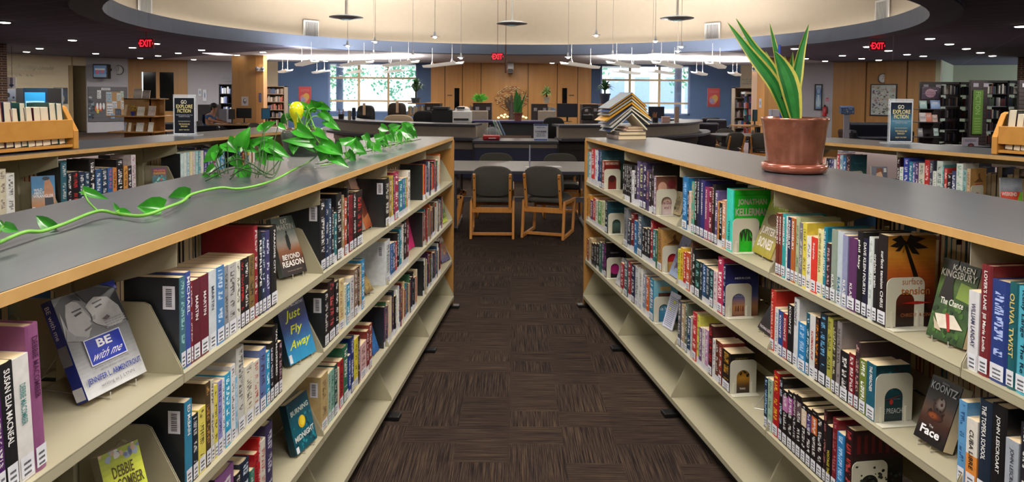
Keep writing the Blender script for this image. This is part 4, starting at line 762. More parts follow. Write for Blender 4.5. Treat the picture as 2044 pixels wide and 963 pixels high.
# size on the picture decides which 250 stand as individuals
def pxarea(k):
    p = k['P']; q = p + k['T'] * k['t']; a = proj(p); b_ = proj(p + V((0, 0, k['h']))); c = proj(q)
    if not (-40 < a[0] < 2084 and b_[1] < 980): return 0
    if 'Dd' in k: return 0
    return abs(c[0] - a[0] + .5) * abs(a[1] - b_[1])
for k in SPECS: k['ar'] = pxarea(k)
order = sorted(range(len(SPECS)), key=lambda i: -SPECS[i]['ar']); keep = set(order[:214]) | {i for i, k in enumerate(SPECS) if k['o'].get('cover')}
SM, SP = MB(), MB()
def frame(k):
    u, T = k['u'], k['T']; D = u.n * k.get('Dd', 1); Uv = V((0, 0, 1)); P = k['P']
    if k['lean']: th = k['lean']; T2 = T * math.cos(th) + Uv * math.sin(th); Uv = Uv * math.cos(th) - T * math.sin(th); P = P; T = T2
    return P, T, D, Uv
for i, k in enumerate(SPECS):
    P, T, D, Uv = frame(k); o = k['o']; u = k['u']
    if i in keep:
        shn = ('top', 'middle', 'lower')[k['sh']]; base = cname(k['c']) + (' hardback' if k['hard'] else ' paperback')
        lab = '%s, %s from left in its row, %s shelf, %s bay, %s' % (base, ORD[min(k['n'], 29)], shn, BAYN(u, k['bay']), u.name)
        add_book(P, T, D, Uv, k['t'], k['d'], k['h'], k['c'], k['hard'], k['ink'], lab, 'library books on the %s shelf, %s bay, %s' % (shn, BAYN(u, k['bay']), u.name), title=o.get('title') if k['t'] > .009 else None, barcode=k['bc'], cover=COV.get(o.get('cover')), cols=o.get('cols'), bcol=o.get('bcol') or ('23272b' if (k['bc'] or (k['n'] == 0 and u.side < 0)) and k['c'] not in ('b8a070', 'ccd0d4') else None))
    else:
        book_shape(SM, SP, P, T, D, Uv, k['t'], k['d'], k['h'], [(.15, 'c8cad2' if random.random() < .8 else k['c']), (1, k['c'])], k['hard'], k['ink'], random.randint(0, 400), 'Dd' not in k, '23272b' if (k['n'] == 0 and u.side < 0 and 'Dd' not in k) else None)
so_ = build('book', SM, M_COVER, label='remaining small library books in the farthest bays and on the far faces of the ranges', cat='book', kind='stuff', origin=(0, 5, 0))
build('page_block', SP, M_PAGES, so_, kind='stuff')
print('books', len(SPECS), 'kept', len(keep))
# ------------------------------------------------------------------ steel bookends
def bookend(u, px, sh, w_=.118, h=.145, lab='', d0=.012):
    z = SH[sh]; s0 = u.s_of(px, z + .05, .014) + .003; t = MB(); e = .0022; n = 8
    def outl(W_, H_, r, x0): # rounded top outline from bottom-left up and round
        p = [(x0, 0.004)] + [(x0 + r - r * math.cos(k / n * math.pi / 2), H_ - r + r * math.sin(k / n * math.pi / 2)) for k in range(n + 1)]
        p += [(x0 + W_ - r + r * math.sin(k / n * math.pi / 2), H_ - r + r * math.cos(k / n * math.pi / 2)) for k in range(n + 1)] + [(x0 + W_, .004)]
        return p
    O = outl(w_, h, .022, 0); I = outl(w_ * .5, h * .70, w_ * .25 - .0005, w_ * .25)
    rows = []
    for pts in (O, I): rows.append(pts)
    q = lambda p, k: u.P(s0 + k, d0 + p[0], z + p[1])
    t.grid([[q(p, 0) for p in O], [q(p, e) for p in O], [q(p, e) for p in I], [q(p, 0) for p in I], [q(p, 0) for p in O]])
    t.obox(u.P(s0, d0, z + .0008), u.r * .034, u.n * w_, V((0, 0, .0022)))
    for x in (w_ * .12, w_ * .80): t.obox(u.P(s0 + e, d0 + x, z + .003), u.r * .004, u.n * .006, V((0, 0, .045)))
    build('bookend', t, M_METALB, label=lab, cat='bookend', group='arched steel bookends', bevel=0)
BEN = [(UR, 1768, 0, 'in front of the palm tree cover'), (UR, 1746, 1, 'in front of the dark teal cover, right range'), (UR, 1699, 2, 'at the bottom edge before a dark red hardback'), (UR, 1462, 0, 'in front of the bright green cover'), (UR, 1448, 1, 'in front of the night blue cover'), (UR, 1457, 2, 'in front of the amber pictured paperback'),
       (UR, 1310, 0, 'in front of a pale cover with plum title'), (UR, 1322, 1, 'before the tan cover with a red dress'), (UR, 1305, 2, 'before the light blue cover'), (UR, 1206, 0, 'before the small dark red cover, top shelf, far end'), (UR, 1214, 1, 'before a grey green cover, middle shelf, far end'), (UR, 1211, 2, 'before a black and magenta cover, far end'), (UFR, 1697, 0, 'left one on the far right range'), (UFR, 1936, 0, 'right one on the far right range')]
for u, px, sh, lab in BEN: bookend(u, px, sh, lab='cream steel bookend with arched hole, ' + lab)
# ------------------------------------------------------------------ books on display, face out, leaning on wire easels
def display(bl, br, tly, sh, t, lean, back, spine, cover, lab, hard=False, easel=True, flip=False, u=None, prop=None):
    z = SH[sh] + .002; A, B_ = U(*bl, z), U(*br, z)
    if u: lean = 9; da, db = (.085, .02) if u.side < 0 else (.02, .10); A, B_ = u.P(u.s_of(bl[0], z, da), da, z), u.P(u.s_of(br[0], z, db), db, z)
    X = B_ - A; wd = X.length; X.normalize(); wd = min(wd, .13) if u else wd; n = V((-X.y, X.x, 0))
    if n.y > 0 if abs(n.y) > abs(n.x) * .3 else (n.x * A.x > 0): n = -n
    if n.dot(-A) < 0: n = -n                                        # faces the camera's side of the aisle
    th = math.radians(lean); Yv = V((0, 0, 1)) * math.cos(th) - n * math.sin(th); N = n * math.cos(th) + V((0, 0, 1)) * math.sin(th)
    lo, hi = .08, .32
    for _ in range(24):
        m_ = (lo + hi) / 2
        if proj(A + Yv * m_)[1] > tly: lo = m_
        else: hi = m_
    h = min(max(m_, wd * 1.15), wd * 1.9, .27) if prop is None else wd * prop
    # spine on the left side of the front cover: thickness runs backwards, depth (spine to fore edge) along X
    T = -N; P = A + V((0, 0, t * math.sin(th) + .001)); mb, pg = MB(), MB()
    book_shape(mb, pg, P, T, X, Yv, t, wd, h, [(1, spine)], hard, 'ddd', 3.0, False)
    o = build('book', mb, M_COVER, label=lab, cat='book', group='books standing face out', origin=P); build('page_block', pg, M_PAGES, o)
    a = Art(P + N * .0005 + X * .0005, X * (wd - .001), Yv * h, N, .00025); cover(a); a.done('cover_art', o)
    if easel:
        mb = MB(); c = P + X * wd * .5; bk_ = T * (t + .004)
        for s in (-1, 1):
            e0 = c + X * s * wd * .22; top = e0 + bk_ + Yv * h * .62; foot = V((top.x, top.y, z)) - n * (.10)
            mb.tube([top, foot, V((e0.x, e0.y, z)) + n * .012 + V((0, 0, .001)), V((e0.x, e0.y, z)) + n * .012 + V((0, 0, .015))], .0014, 6)
        mb.tube([c + X * -wd * .22 + bk_ + Yv * h * .62, c + X * wd * .22 + bk_ + Yv * h * .62], .0014, 6)
        build('wire_easel', mb, M_WIRE, label='wire easel behind the ' + lab.split(',')[0], cat='easel', group='wire easels')
    return o, P, X, Yv, N, wd, h
def cv1(a):
    a.grad(0, 0, 1, 1, ['d2d4d6', 'b4b6ba', '8c8e92', '7c7e84', '9a9ca0', '6a6c72'])
    a.poly([(0, .58), (.04, .86), (.16, .95), (.34, .90), (.38, .84), (.40, .78), (.455, .70), (.42, .685), (.435, .655), (.40, .645), (.42, .62), (.37, .59), (.33, .545), (.2, .53)], 'bcbec2')
    a.poly([(.04, .86), (.0, .62), (.0, .92), (.14, .99), (.36, .985), (.40, .90), (.30, .93), (.16, .91), (.10, .80), (.07, .66)], '34363c').poly([(.22, .79), (.33, .805), (.36, .79), (.24, .77)], '2c2e34').poly([(.20, .83), (.36, .84), (.36, .825), (.21, .815)], '4a4c52').poly([(.30, .625), (.40, .64), (.41, .625), (.31, .605)], '6c6064').poly([(.05, .7), (.14, .6), (.3, .55), (.2, .53), (0, .58)], '9a9ca2')
    a.poly([(.42, .83), (.56, .90), (.80, .88), (.95, .76), (.98, .60), (.86, .56), (.70, .56), (.58, .60), (.50, .64), (.455, .68), (.47, .74)], 'cdcfd1').poly([(.36, .99), (.62, 1), (.97, .92), (1, .55), (.965, .58), (.93, .74), (.80, .86), (.60, .90), (.47, .86), (.42, .90)], '3e4046').poly([(.55, .80), (.66, .815), (.69, .80), (.57, .785)], '2e3036').poly([(.53, .845), (.70, .86), (.70, .845), (.54, .83)], '5c5e64').poly([(.60, .665), (.70, .69), (.74, .66), (.66, .64)], '7c6c70').poly([(.46, .72), (.52, .73), (.50, .68), (.46, .69)], 'a8aaae').poly([(.74, 1), (1, 1), (1, .90), (.88, .96)], '2436a4').lines(.62, .56, .97, .66, 4, 'b0b2b6', 3)
    a.rect(.20, .27, .80, .53, 'dfe2f2').rect(.215, .28, .785, .52, '1c36b0').text('BE', .38, .42, .62, .50, 'f4f4fa', .02).text('with me', .27, .31, .75, .39, 'f4f4fa', 0, .25)
    a.text('AUTHOR OF THE #1 NEW YORK TIMES', .22, .235, .80, .25, '5c5e66').text('BESTSELLER WAIT FOR YOU', .30, .205, .72, .22, '5c5e66').text('JENNIFER L. ARMENTROUT', .05, .11, .95, .18, '2c40a0', .01).text('writing as J. LYNN', .22, .05, .78, .09, '6c6e76')
o, P, X, Yv, N, wd, h = display((176, 814), (293, 753), 612, 0, .030, 24, .1, '1c2c84', cv1, 'face-out novel with two grey faces and a blue title box, nearest left bay')
a = Art(P - X * .0008, -N * .030, Yv * h, -X, .0003); a.rect(.05, .02, .95, .14, 'd0d2da').rect(.05, .36, .95, .55, '6a6c74'); a.P = P - N * .030 - X * .0008; a.X = N * .030; a.k = 4; a.text('BE with me', .3, .62, .7, .95, 'e8e8f4', vert=True); a.done('spine_print', o)
def cv2(a):
    a.grad(0, 0, 1, 1, ['1c1214', '241618', '5c3424', '9a5c34', 'b8b0a4', '9aa4a0', '5c7068', '3c4c44']); a.poly([(.42, .66), (.50, .72), (.56, .66), (.58, .50), (.52, .42), (.47, .42), (.42, .5)], '16181c').ell(.5, .73, .035, .03, '16181c')
    a.text('KAT', .36, .88, .62, .96, 'dcdcd0', .01).text('MARTIN', .16, .78, .84, .87, 'dcdcd0', .01).text('BEYOND', .12, .27, .84, .36, 'f0ece4', .02).text('REASON', .06, .15, .94, .25, 'f0ece4', .02).text('"I love her books." DAILY SUN', .2, .07, .8, .09, 'b09c8c')
display((566, 560), (613, 546), 430, 0, .024, 18, .1, '6a7470', cv2, 'face-out thriller with a dark figure in a rust brown field, left range')
def cv3(a): a.grad(0, 0, 1, 1, ['2c8cb8', '2c88bc', '3468a0', '3c4c88', '383c60', '2c2c3c']); a.text('ANDREW McCARTHY', .04, .90, .96, .95, 'c4c4cc', .01).text('Just', .22, .66, .76, .86, 'd8e030', .01, .2).text('Fly', .28, .42, .70, .60, 'd8e030', .01, .2).text('Away', .14, .18, .88, .36, 'd8e030', .01, .2).rect(.02, .02, .12, .16, 'dadce4')
display((579, 736), (631, 705), 618, 1, .024, 16, .1, '1c3444', cv3, 'face-out blue novel with handwritten yellow title, left range middle shelf')
def cv4(a): a.grad(0, 0, 1, 1, ['0c4c5c', '0e5a6c', '14586c', '0e3c4c']); a.speck(30, .03, .03, .97, .97, ['1a7c8c', '0c3440', '2c8c9c'], .05, 9); a.text('BURNING', .10, .72, .92, .82, 'c8d4cc', .02).ell(.5, .52, .16, .12, 'e0b820').ell(.52, .53, .10, .09, 'f0d838').text('MIDNIGHT', .06, .22, .94, .33, 'd0d8d4', .02).rect(.02, .02, .14, .14, 'dadce4')
display((592, 916), (633, 878), 815, 2, .026, 14, .1, '0e3440', cv4, 'face-out teal novel with a yellow disc, left range lower shelf')
def cv5(a): a.grad(0, 0, 1, 1, ['9c4424', 'c88050', 'b87860', 'c89880', 'b8a49c']); a.poly([(.1, .2), (.4, .8), (.7, .9), (.9, .3)], '7c3c2c').ell(.4, .7, .2, .14, 'd0a488').poly([(.5, .1), (.9, .5), (.95, .1)], 'd08c48')
display((730, 462), (752, 447), 362, 0, .02, 20, .1, 'b8a8a0', cv5, 'face-out romance with orange and pink cover, left range third bay')
def cvd(c1, c2, t=None, tc='eee'):
    def f(a):
        a.grad(0, 0, 1, 1, [c1, c2, c1]); a.speck(14, .1, .1, .9, .9, [c2, c1], .08, 6)
        if t: a.text(t, .1, .5, .9, .64, tc, .01)
    return f
display((730, 592), (746, 583), 550, 1, .015, 30, .1, '3c3428', cvd('5c4830', 'a89058'), 'small face-out brown and gold book, left range third bay middle shelf', prop=1.3)
display((745, 712), (757, 699), 658, 2, .012, 18, .1, '1c4c8c', cvd('204c8c', '3c78b8'), 'small face-out blue book, left range third bay lower shelf', easel=False)
display((822, 397), (831, 391), 350, 0, .012, 14, .1, '16161c', cvd('16161c', '28282c', 'BLACK'), 'black face-out book with white lettering, left range fourth bay', easel=False)
display((815, 503), (830, 491), 430, 1, .012, 14, .1, 'c02c6c', cvd('c8286c', 'd8407c'), 'bright pink face-out book, left range fourth bay middle shelf', easel=False)
display((882, 528), (905, 516), 484, 2, .02, 22, .1, '28244c', cvd('2c3468', '8c6c48', 'DOWN', 'ddd'), 'face-out book with blue sky and brown ground, farthest left bay', prop=1.35)
display((884, 448), (893, 442), 405, 1, .012, 14, .1, 'a8b838', cvd('b8c840', '3c4c3c'), 'yellow green face-out book, farthest left bay middle shelf', easel=False)
def cv11(a): a.grad(0, 0, 1, 1, ['8ca830', 'b8c83c', 'd0d848', '8c9c30']); a.speck(18, 0, .84, 1, 1, ['9aa8c0', 'c8a890', '6c7ca0', 'd0d0d0'], .07, 3); a.text('DEBBIE', .24, .66, .76, .80, '4c4018', .01).text('MACOMBER', .06, .50, .94, .64, '4c4018', .01)
display((232, 1088), (312, 1042), 925, 1, .030, 22, .1, '8c8470', cv11, 'yellow green face-out paperback with brown lettering, nearest left bay middle shelf')
def cvj(a): a.grad(0, 0, 1, 1, ['9c8c34', 'b0a458', '8c7c50', 'a8a480', 'a8b440', '9cb438']); a.text("PETER'S", .12, .78, .92, .92, 'd8d0c8', .0).ell(.5, .58, .3, .1, '7c5c48'); a.text("JUPITER'S", .08, .30, .92, .46, 'e8e0dc', .02).text('BONES', .14, .12, .86, .28, 'e8e0dc', .02)
display((1501, 505), (1538, 524), 389, 0, .022, 20, .1, '8c7c34', cvj, 'gold and green face-out paperback, right range between green and maroon books')
def cvc(a):
    a.grad(0, 0, 1, 1, ['243c1c', '3c5c2c', '2c4824', '34502c', '5c7c3c', '28381c', '141c14']); a.speck(40, .02, .02, .98, .5, ['3c6428', '4c7430', '1c3418'], .05, 12); a.poly([(.1, .5), (.16, .78), (.12, 1), (.42, 1), (.4, .7), (.5, .5)], '1c1610').poly([(.55, .55), (.6, .75), (.95, .72), (.95, .52)], '8ca848')
    a.text('KAREN', .30, .88, .88, .95, 'e8e8dc', .01).text('KINGSBURY', .03, .78, .97, .87, 'e8e8dc', .01).text('The Chance', .18, .44, .80, .52, 'f0f0e4', .01).poly([(.12, .30), (.62, .34), (.92, .20), (.30, .14)], 'd8cfc0').poly([(.1, .26), (.2, .12), (.4, .11), (.3, .16)], 'b8a890').poly([(.4, .34), (.5, .34), (.62, .14), (.55, .13)], 'a02828')
display((1848, 672), (1921, 702), 513, 0, .018, 15, .1, '141c14', cvc, 'green forest face-out novel with a white letter, right range')
def cvf(a): a.grad(0, 0, 1, 1, ['0c0a0c', '1c1210', '3c1c10', '5c4438', '3c3c3c', '161618', '0c0c0e']); [a.ell(.5 + dx, .60 + dy, .20 - k_ * .022, .14 - k_ * .016, c_, 16) for k_, (dx, dy, c_) in enumerate(((0, 0, '2c211e'), (.0, .01, '40302a'), (.02, .02, '5c4a42'), (.03, .03, '75665e'), (.05, .04, '8c807a')))]; [a.ell(.46 + dx, .42, .27 - k_ * .05, .07 - k_ * .012, c_, 16) for k_, (dx, c_) in enumerate(((0, '38180e'), (-.02, '542410'), (-.04, '6e3214'), (-.05, '8a4418')))]; a.speck(14, .2, .34, .8, .72, ['1a1210', '241814', '4c2414'], .035, 5); a.text('DEAN', .40, .93, .62, .96, '9a9aa0').text('KOONTZ', .08, .80, .94, .92, 'b4bcc4', .01).text('The', .40, .24, .55, .28, 'ccc').text('Face', .18, .11, .82, .24, 'e8e8ec', .02)
display((1823, 877), (1881, 913), 757, 1, .036, 20, .1, '0c0a0c', cvf, 'thick black face-out paperback with glowing face, right range middle shelf')
def cvt(a): a.grad(0, 0, 1, 1, ['18161c', '28242c', '3c3644', '201c24']); a.text('THOMAS KENE', .06, .06, .96, .14, 'b8b0b8', .01)
display((1512, 657), (1538, 677), 600, 1, .014, 30, .1, '141216', cvt, 'dark purple face-out book leaning low, right range middle shelf')
display((1338, 428), (1353, 432), 330, 0, .02, 14, .1, 'b09c78', cvd('a89878', '58503c'), 'tan face-out books leaning against the post, right range', easel=False)
display((1335, 548), (1352, 560), 465, 1, .012, 20, .1, '8c98b0', cvd('8494b0', '4c3c54'), 'grey blue face-out book leaning, right range middle shelf', easel=False)
def cvl(a): a.rect(0, 0, 1, 1, 'c4c8dc').lines(.12, .06, .9, .9, 16, '6c7088', 4).rect(.5, .72, .7, .80, 'c8cc50').rect(.25, .5, .4, .56, 'c8cc50')
display((1322, 650), (1341, 662), 573, 2, .004, 16, .1, 'c4c8dc', cvl, 'white printed booklet with yellow marks, right range lower shelf', easel=False)
display((1228, 566), (1239, 575), 515, 2, .006, 16, .1, 'b0b0b8', cvd('b8b8bc', '8c8c94'), 'small white booklets leaning, right range farthest bays', easel=False)
def cvw(a): a.grad(0, 0, 1, 1, ['7c5c40', 'b87c4c', 'a8907c', '4c88b0', '3c7cac', '3c74a4']); a.poly([(.5, .45), (.55, .85), (.75, .92), (.92, .7), (.95, .4), (.7, .3)], 'b07c5c').ell(.62, .93, .16, .05, '28303c').poly([(.55, .12), (.55, .42), (.9, .42), (.95, .12)], '2c303c'); a.text('WILD', .10, .60, .46, .67, 'e8e8ec', .01).text('ABOUT', .10, .52, .54, .59, 'e8e8ec', .01).text('WRANGLER', .06, .43, .92, .51, 'e8e8ec', .01).rect(.0, .0, 1, .1, '1c1c20').text('VICKI LEWIS THOMPSON', .1, .03, .95, .08, 'c8b04c').rect(.02, .02, .14, .2, 'd0d4dc')
display((64, 415), (112, 405), 349, 0, .02, 14, .1, '381c28', cvw, 'face-out cowboy romance with blue sky, far left range', u=UFL)
def cvg(a): a.grad(0, 0, 1, 1, ['241c34', '3c2c48', '1c5c64', '3c6c74', '6c2c3c', '4c2058']); a.speck(24, .1, .1, .9, .7, ['3ca0a0', '1c2c3c', 'c83c34', '7cc0b8'], .07, 2); a.text('DRAGON', .12, .84, .9, .93, 'd8702c', .01).text('SHADOWS', .08, .73, .92, .82, 'd8a02c', .01).ell(.75, .14, .14, .09, 'd8482c')
display((304, 371), (333, 363), 323, 0, .02, 14, .1, '381424', cvg, 'face-out fantasy paperback with purple and teal art, far left range', u=UFL)
def cvp(a): a.grad(0, 0, 1, 1, ['4c5060', '585c6c', '6c7080']); a.ell(.5, .6, .22, .24, 'c8a488').poly([(.3, .75), (.35, .95), (.7, .95), (.72, .7), (.6, .82)], '7c4c34').poly([(.2, 0), (.35, .38), (.7, .38), (.9, 0)], 'c89848').rect(.78, .8, .95, .95, 'd8d8dc')
display((1740, 351), (1772, 357), 317, 0, .02, 14, .1, 'c0b8a8', cvp, 'grey face-out novel with a portrait and ochre shawl, far right range', u=UFR)
def cvr(a): a.rect(0, 0, 1, 1, 'd8c8b8').grad(0, .5, 1, 1, ['707884', '8c929c', '4c5058']).poly([(0, 0), (.55, 0), (.95, .62), (0, .62)], 'd0482c').poly([(.55, 0), (1, 0), (1, .62), (.9, .62)], '7cb83c').text('WEEKEND', .05, .50, .75, .60, 'e8e4dc', .01).ell(.78, .14, .1, .08, 'b83030')
display((1998, 401), (2042, 409), 333, 0, .02, 14, .1, 'a0a4a8', cvr, 'red and green face-out book with grey photo, far right range', u=UFR)

z_ = SH[2] + .002; c_ = UR.P(UR.s_of(1505, z_, .05), .05, z_); mb = MB(); X_, Y_ = UR.r * .03 + UR.n * .05, UR.n * .11
mb.tube([c_ + Y_ * .9 + V((0, 0, .12)), c_, c_ + V((0, 0, .018)) - UR.n * .006], .0016, 6); mb.tube([c_ + X_ + Y_ * .9 + V((0, 0, .12)), c_ + X_, c_ + X_ + V((0, 0, .018))], .0016, 6); mb.tube([c_ + Y_ * .9 + V((0, 0, .12)), c_ + X_ + Y_ * .9 + V((0, 0, .12))], .0016, 6); mb.tube([c_, c_ + X_], .0016, 6)
build('wire_easel', mb, M_WIRE, label='empty white wire easel on the lower shelf of the right range', cat='easel', group='wire easels')
# ------------------------------------------------------------------ trailing plant in a glass bowl on the left range
M_POTHOS = mat('pothos_leaf', '348f22', .28, var=.3, vscale=22, coat=.3); M_STEM = mat('green_stem', '6aa83a', .45, var=.1); M_STEMD = mat('dark_stem', '2c4a20', .6)
M_POTHOS.node_tree.nodes['Principled BSDF'].inputs['Subsurface Weight'].default_value = .0
TH = [0, .06, .2, .4, .62, .84, 1.0]; TW = [.16, .80, 1.0, .92, .66, .28, .0]; TB = [0, -.16, -.06, 0, 0, 0, 0]
def leaf(mb, base, tip, w, nrm, fold=.25, droop=.12):
    A = tip - base; Ln = A.length; S = A.cross(nrm).normalized(); N = S.cross(A).normalized(); rows = []
    for t, k, bo in zip(TH, TW, TB):
        r = []
        for s in (-1, -.5, 0, .5, 1):
            r.append(base + A * (t + bo * abs(s)) + S * (s * k * w / 2) + N * (abs(s) * k * w * fold * .5 - droop * Ln * (t * t - t * .5)))
        rows.append(r)
    mb.grid(rows)
pc = U(606, 338, ZT + .003); PY = pc.y
pl = thing('potted_pothos', pc, 'long trailing green vine in a round glass bowl on the left range', 'plant')
mb = MB(); prof = [(.045, .0), (.062, .004), (.066, .03), (.058, .038), (.072, .06), (.088, .12), (.094, .165), (.090, .168), (.084, .12), (.068, .065), (.05, .05)]
mb.lathe(pc, prof, 32, close_ends=False); M_GL = mat('bowl_glass', '8c9c94', .04, alpha=.26, var=.0); build('glass_bowl', mb, M_GL, pl, smooth=True)
mb = MB(); mb.lathe(pc, [(.05, .055), (.066, .07), (.082, .12), (.087, .155), (.05, .160), (.01, .162)], 28); build('soil', mb, mat('potting_soil', '3a2e28', .95, var=.2, vscale=60), pl)
mb = MB(); R = random.Random(3)
for k in range(26): a = R.uniform(0, 6.28); r = R.uniform(.01, .08); c = pc + V((r * math.cos(a), r * math.sin(a), .162)); mb.ball(c, R.uniform(.006, .012), 6, 4)
build('bark_chips', mb, mat('bark_chip', '6c4430', .8, var=.2), pl)
st = MB(); sd = MB(); fo = MB()
vine = [U(x, y, ZT + .010) for x, y in ((-60, 512), (0, 488), (50, 471), (85, 462), (130, 450), (195, 428), (235, 427), (285, 434), (335, 420), (365, 402), (385, 390), (440, 380), (480, 377), (540, 365), (588, 342), (618, 322))] + [DY(636, 305, PY - .06), DY(642, 262, PY - .03)]
for i, v in enumerate(vine): v.z += .004 * (i % 3)
st.tube(smooth_path(vine, 5), .0042, 7)
def near_y(px):
    b_ = min(vine[:15], key=lambda v: abs(proj(v)[0] - px)); return b_.y
def lf(bx, by, tx, ty, w, y, dy=None, stalk=True, R=R):
    b0 = DY(bx, by, y); dy = R.uniform(-.05, .03) if dy is None else dy; t0 = DY(tx, ty, y + dy); sc_ = w * 1.18 * y / F
    n = V((R.uniform(-.3, .3), -1, R.uniform(.05, .6))).normalized(); leaf(fo, b0, t0, sc_, n, R.uniform(.25, .7), R.uniform(.05, .3)); return b0
g = 1 / 4.258
for bx, by, tx, ty, w, in ((980, 100, 815, 72, 55), (1085, 110, 1020, 42, 95), (1100, 95, 1190, 118, 66), (975, 95, 1006, 205, 95), (1110, 145, 1232, 238, 66), (1150, 215, 1268, 292, 74), (850, 150, 878, 238, 74), (800, 240, 790, 150, 50), (905, 285, 1060, 368, 98), (1065, 305, 1172, 378, 66), (1062, 410, 775, 380, 84), (975, 368, 1062, 488, 100), (900, 412, 870, 500, 90), (1105, 420, 1295, 508, 120), (1170, 440, 1095, 565, 125), (1195, 512, 1338, 606, 84)):
    b0 = lf(380 + bx * g, 190 + by * g, 380 + tx * g, 190 + ty * g, w * g, PY - .10 if by > 250 else PY - .01)
    c = pc + V((R.uniform(-.05, .05), R.uniform(-.05, .05), .16)); m_ = (c + b0) / 2 + V((0, -.02, .04 if by < 250 else .05)); st.tube(smooth_path([c, m_, b0], 4), .0022, 5)
for bx, by, tx, ty, w in ((620, 300, 598, 232, 74), (628, 290, 718, 222, 78), (745, 255, 818, 292, 44), (440, 440, 502, 268, 120), (250, 465, 103, 575, 98), (240, 480, 262, 418, 38), (250, 480, 312, 448, 66), (228, 488, 200, 562, 66), (310, 400, 400, 492, 118), (400, 440, 490, 395, 98), (575, 435, 705, 350, 100), (500, 430, 648, 368, 66), (600, 440, 705, 505, 108), (650, 430, 845, 525, 104), (600, 485, 640, 602, 90), (660, 500, 784, 548, 88), (360, 515, 448, 620, 98), (480, 450, 572, 482, 56), (205, 600, 118, 674, 56), (105, 680, 212, 742, 54), (215, 700, 106, 784, 66), (195, 700, 294, 768, 88), (440, 615, 490, 740, 118), (390, 626, 470, 602, 46)):
    y = PY - .15 - (.12 if by > 560 else 0); X_ = 380 + bx * g
    b0 = lf(X_, 190 + by * g, 380 + tx * g, 190 + ty * g, w * g, y); gr = U(380 + (bx * .85 + 430 * .15) * g + R.uniform(-6, 6), R.uniform(346, 356), ZT + .008); gr.y = min(gr.y, y + .06)
    sd.tube(smooth_path([gr, (gr + b0) / 2 + V((R.uniform(-.02, .02), 0, .01)), b0], 4), .0016, 5)
for k in range(4):  # tangle of older stems left of the bowl
    p0 = U(R.uniform(400, 470), R.uniform(345, 362), ZT + .008); p1 = U(R.uniform(500, 560), R.uniform(335, 356), ZT + .03); sd.tube(smooth_path([p0, (p0 + p1) / 2 + V((0, 0, R.uniform(.01, .06))), p1, pc + V((-.075, -.04, .06))], 5), .0022, 6)
def trail_y(px): t = (px - 669) / 163.0; return 1 / ((1 - t) / 3.16 + t / 4.85)
trail = [U(x, y, ZT + .009) for x, y in ((640, 331), (669, 325), (700, 311), (735, 302), (770, 293), (800, 287), (830, 281))]; st.tube(smooth_path(trail, 4), .003, 6)
for dx in (-.03, .03): sd.tube(smooth_path([v + V((dx, R.uniform(-.04, .04), R.uniform(0, .02))) for v in trail], 4), .0022, 5)
for bx, by, tx, ty, w in ((1230, 420, 1296, 505, 88), (1310, 405, 1410, 365, 66), (1365, 400, 1415, 446, 60), (1335, 478, 1412, 575, 66), (1400, 425, 1485, 486, 80), (1478, 335, 1530, 395, 60), (1560, 425, 1625, 480, 80), (1600, 345, 1685, 435, 80), (1615, 268, 1690, 305, 56), (1700, 290, 1790, 255, 66), (1800, 265, 1898, 246, 56), (1750, 335, 1795, 408, 80), (1830, 300, 1905, 372, 90), (1878, 296, 1928, 368, 66), (1690, 330, 1735, 402, 80), (1270, 400, 1350, 395, 60), (1545, 395, 1500, 460, 60), (1640, 300, 1620, 350, 60), (1740, 300, 1700, 350, 70), (1790, 285, 1850, 330, 80), (1850, 330, 1830, 395, 66), (1430, 470, 1500, 500, 60), (1660, 400, 1640, 450, 60), (1860, 285, 1915, 300, 56), (1440, 385, 1400, 350, 50), (1570, 370, 1650, 350, 60)):
    X_ = 380 + bx * g; b0 = lf(X_, 190 + by * g, 380 + tx * g, 190 + ty * g, w * g, trail_y(X_) - .03)
    gr = U(X_, 325 - (X_ - 669) * .27, ZT + .006); st.tube(smooth_path([gr, (gr + b0) / 2 + V((.008, 0, 0)), b0], 3), .0018, 5)
q = 1 / 3.01
for bx, by, tx, ty, w in ((1140, 345, 998, 345, 100), (985, 412, 812, 395, 100), (715, 432, 790, 437, 46), (715, 420, 672, 372, 30), (500, 300, 652, 356, 46), (335, 532, 204, 452, 70), (20, 515, 114, 548, 56), (22, 515, -8, 482, 34)):
    X_ = bx * q; y = near_y(X_); b0 = lf(X_, 280 + by * q, tx * q, 280 + ty * q, w * q, y, .02); nv = min(vine[:15], key=lambda v: abs(proj(v)[0] - X_ - 12)); st.tube(smooth_path([nv, (nv + b0) / 2 + V((0, -.01, .0)), b0], 4), .0024, 5)
build('foliage', fo, M_POTHOS, pl, smooth=True, recalc=False); build('vine_stem', st, M_STEM, pl, smooth=True); build('old_stems', sd, M_STEMD, pl, smooth=True)
p = DY(592, 222, PY - .02); mb = MB(); mb.lathe(p - V((0, 0, .06)), [(.004, -.03), (.008, -.02), (.010, .0), (.014, .02), (.026, .04), (.031, .062), (.028, .082), (.016, .096), (.003, .1)], 20)
build('watering_globe', mb, mat('yellow_glass', 'd8d420', .12, var=.2, vscale=40, coat=.6), label='yellow glass watering globe stuck in the soil of the vine bowl', cat='watering globe', smooth=True)
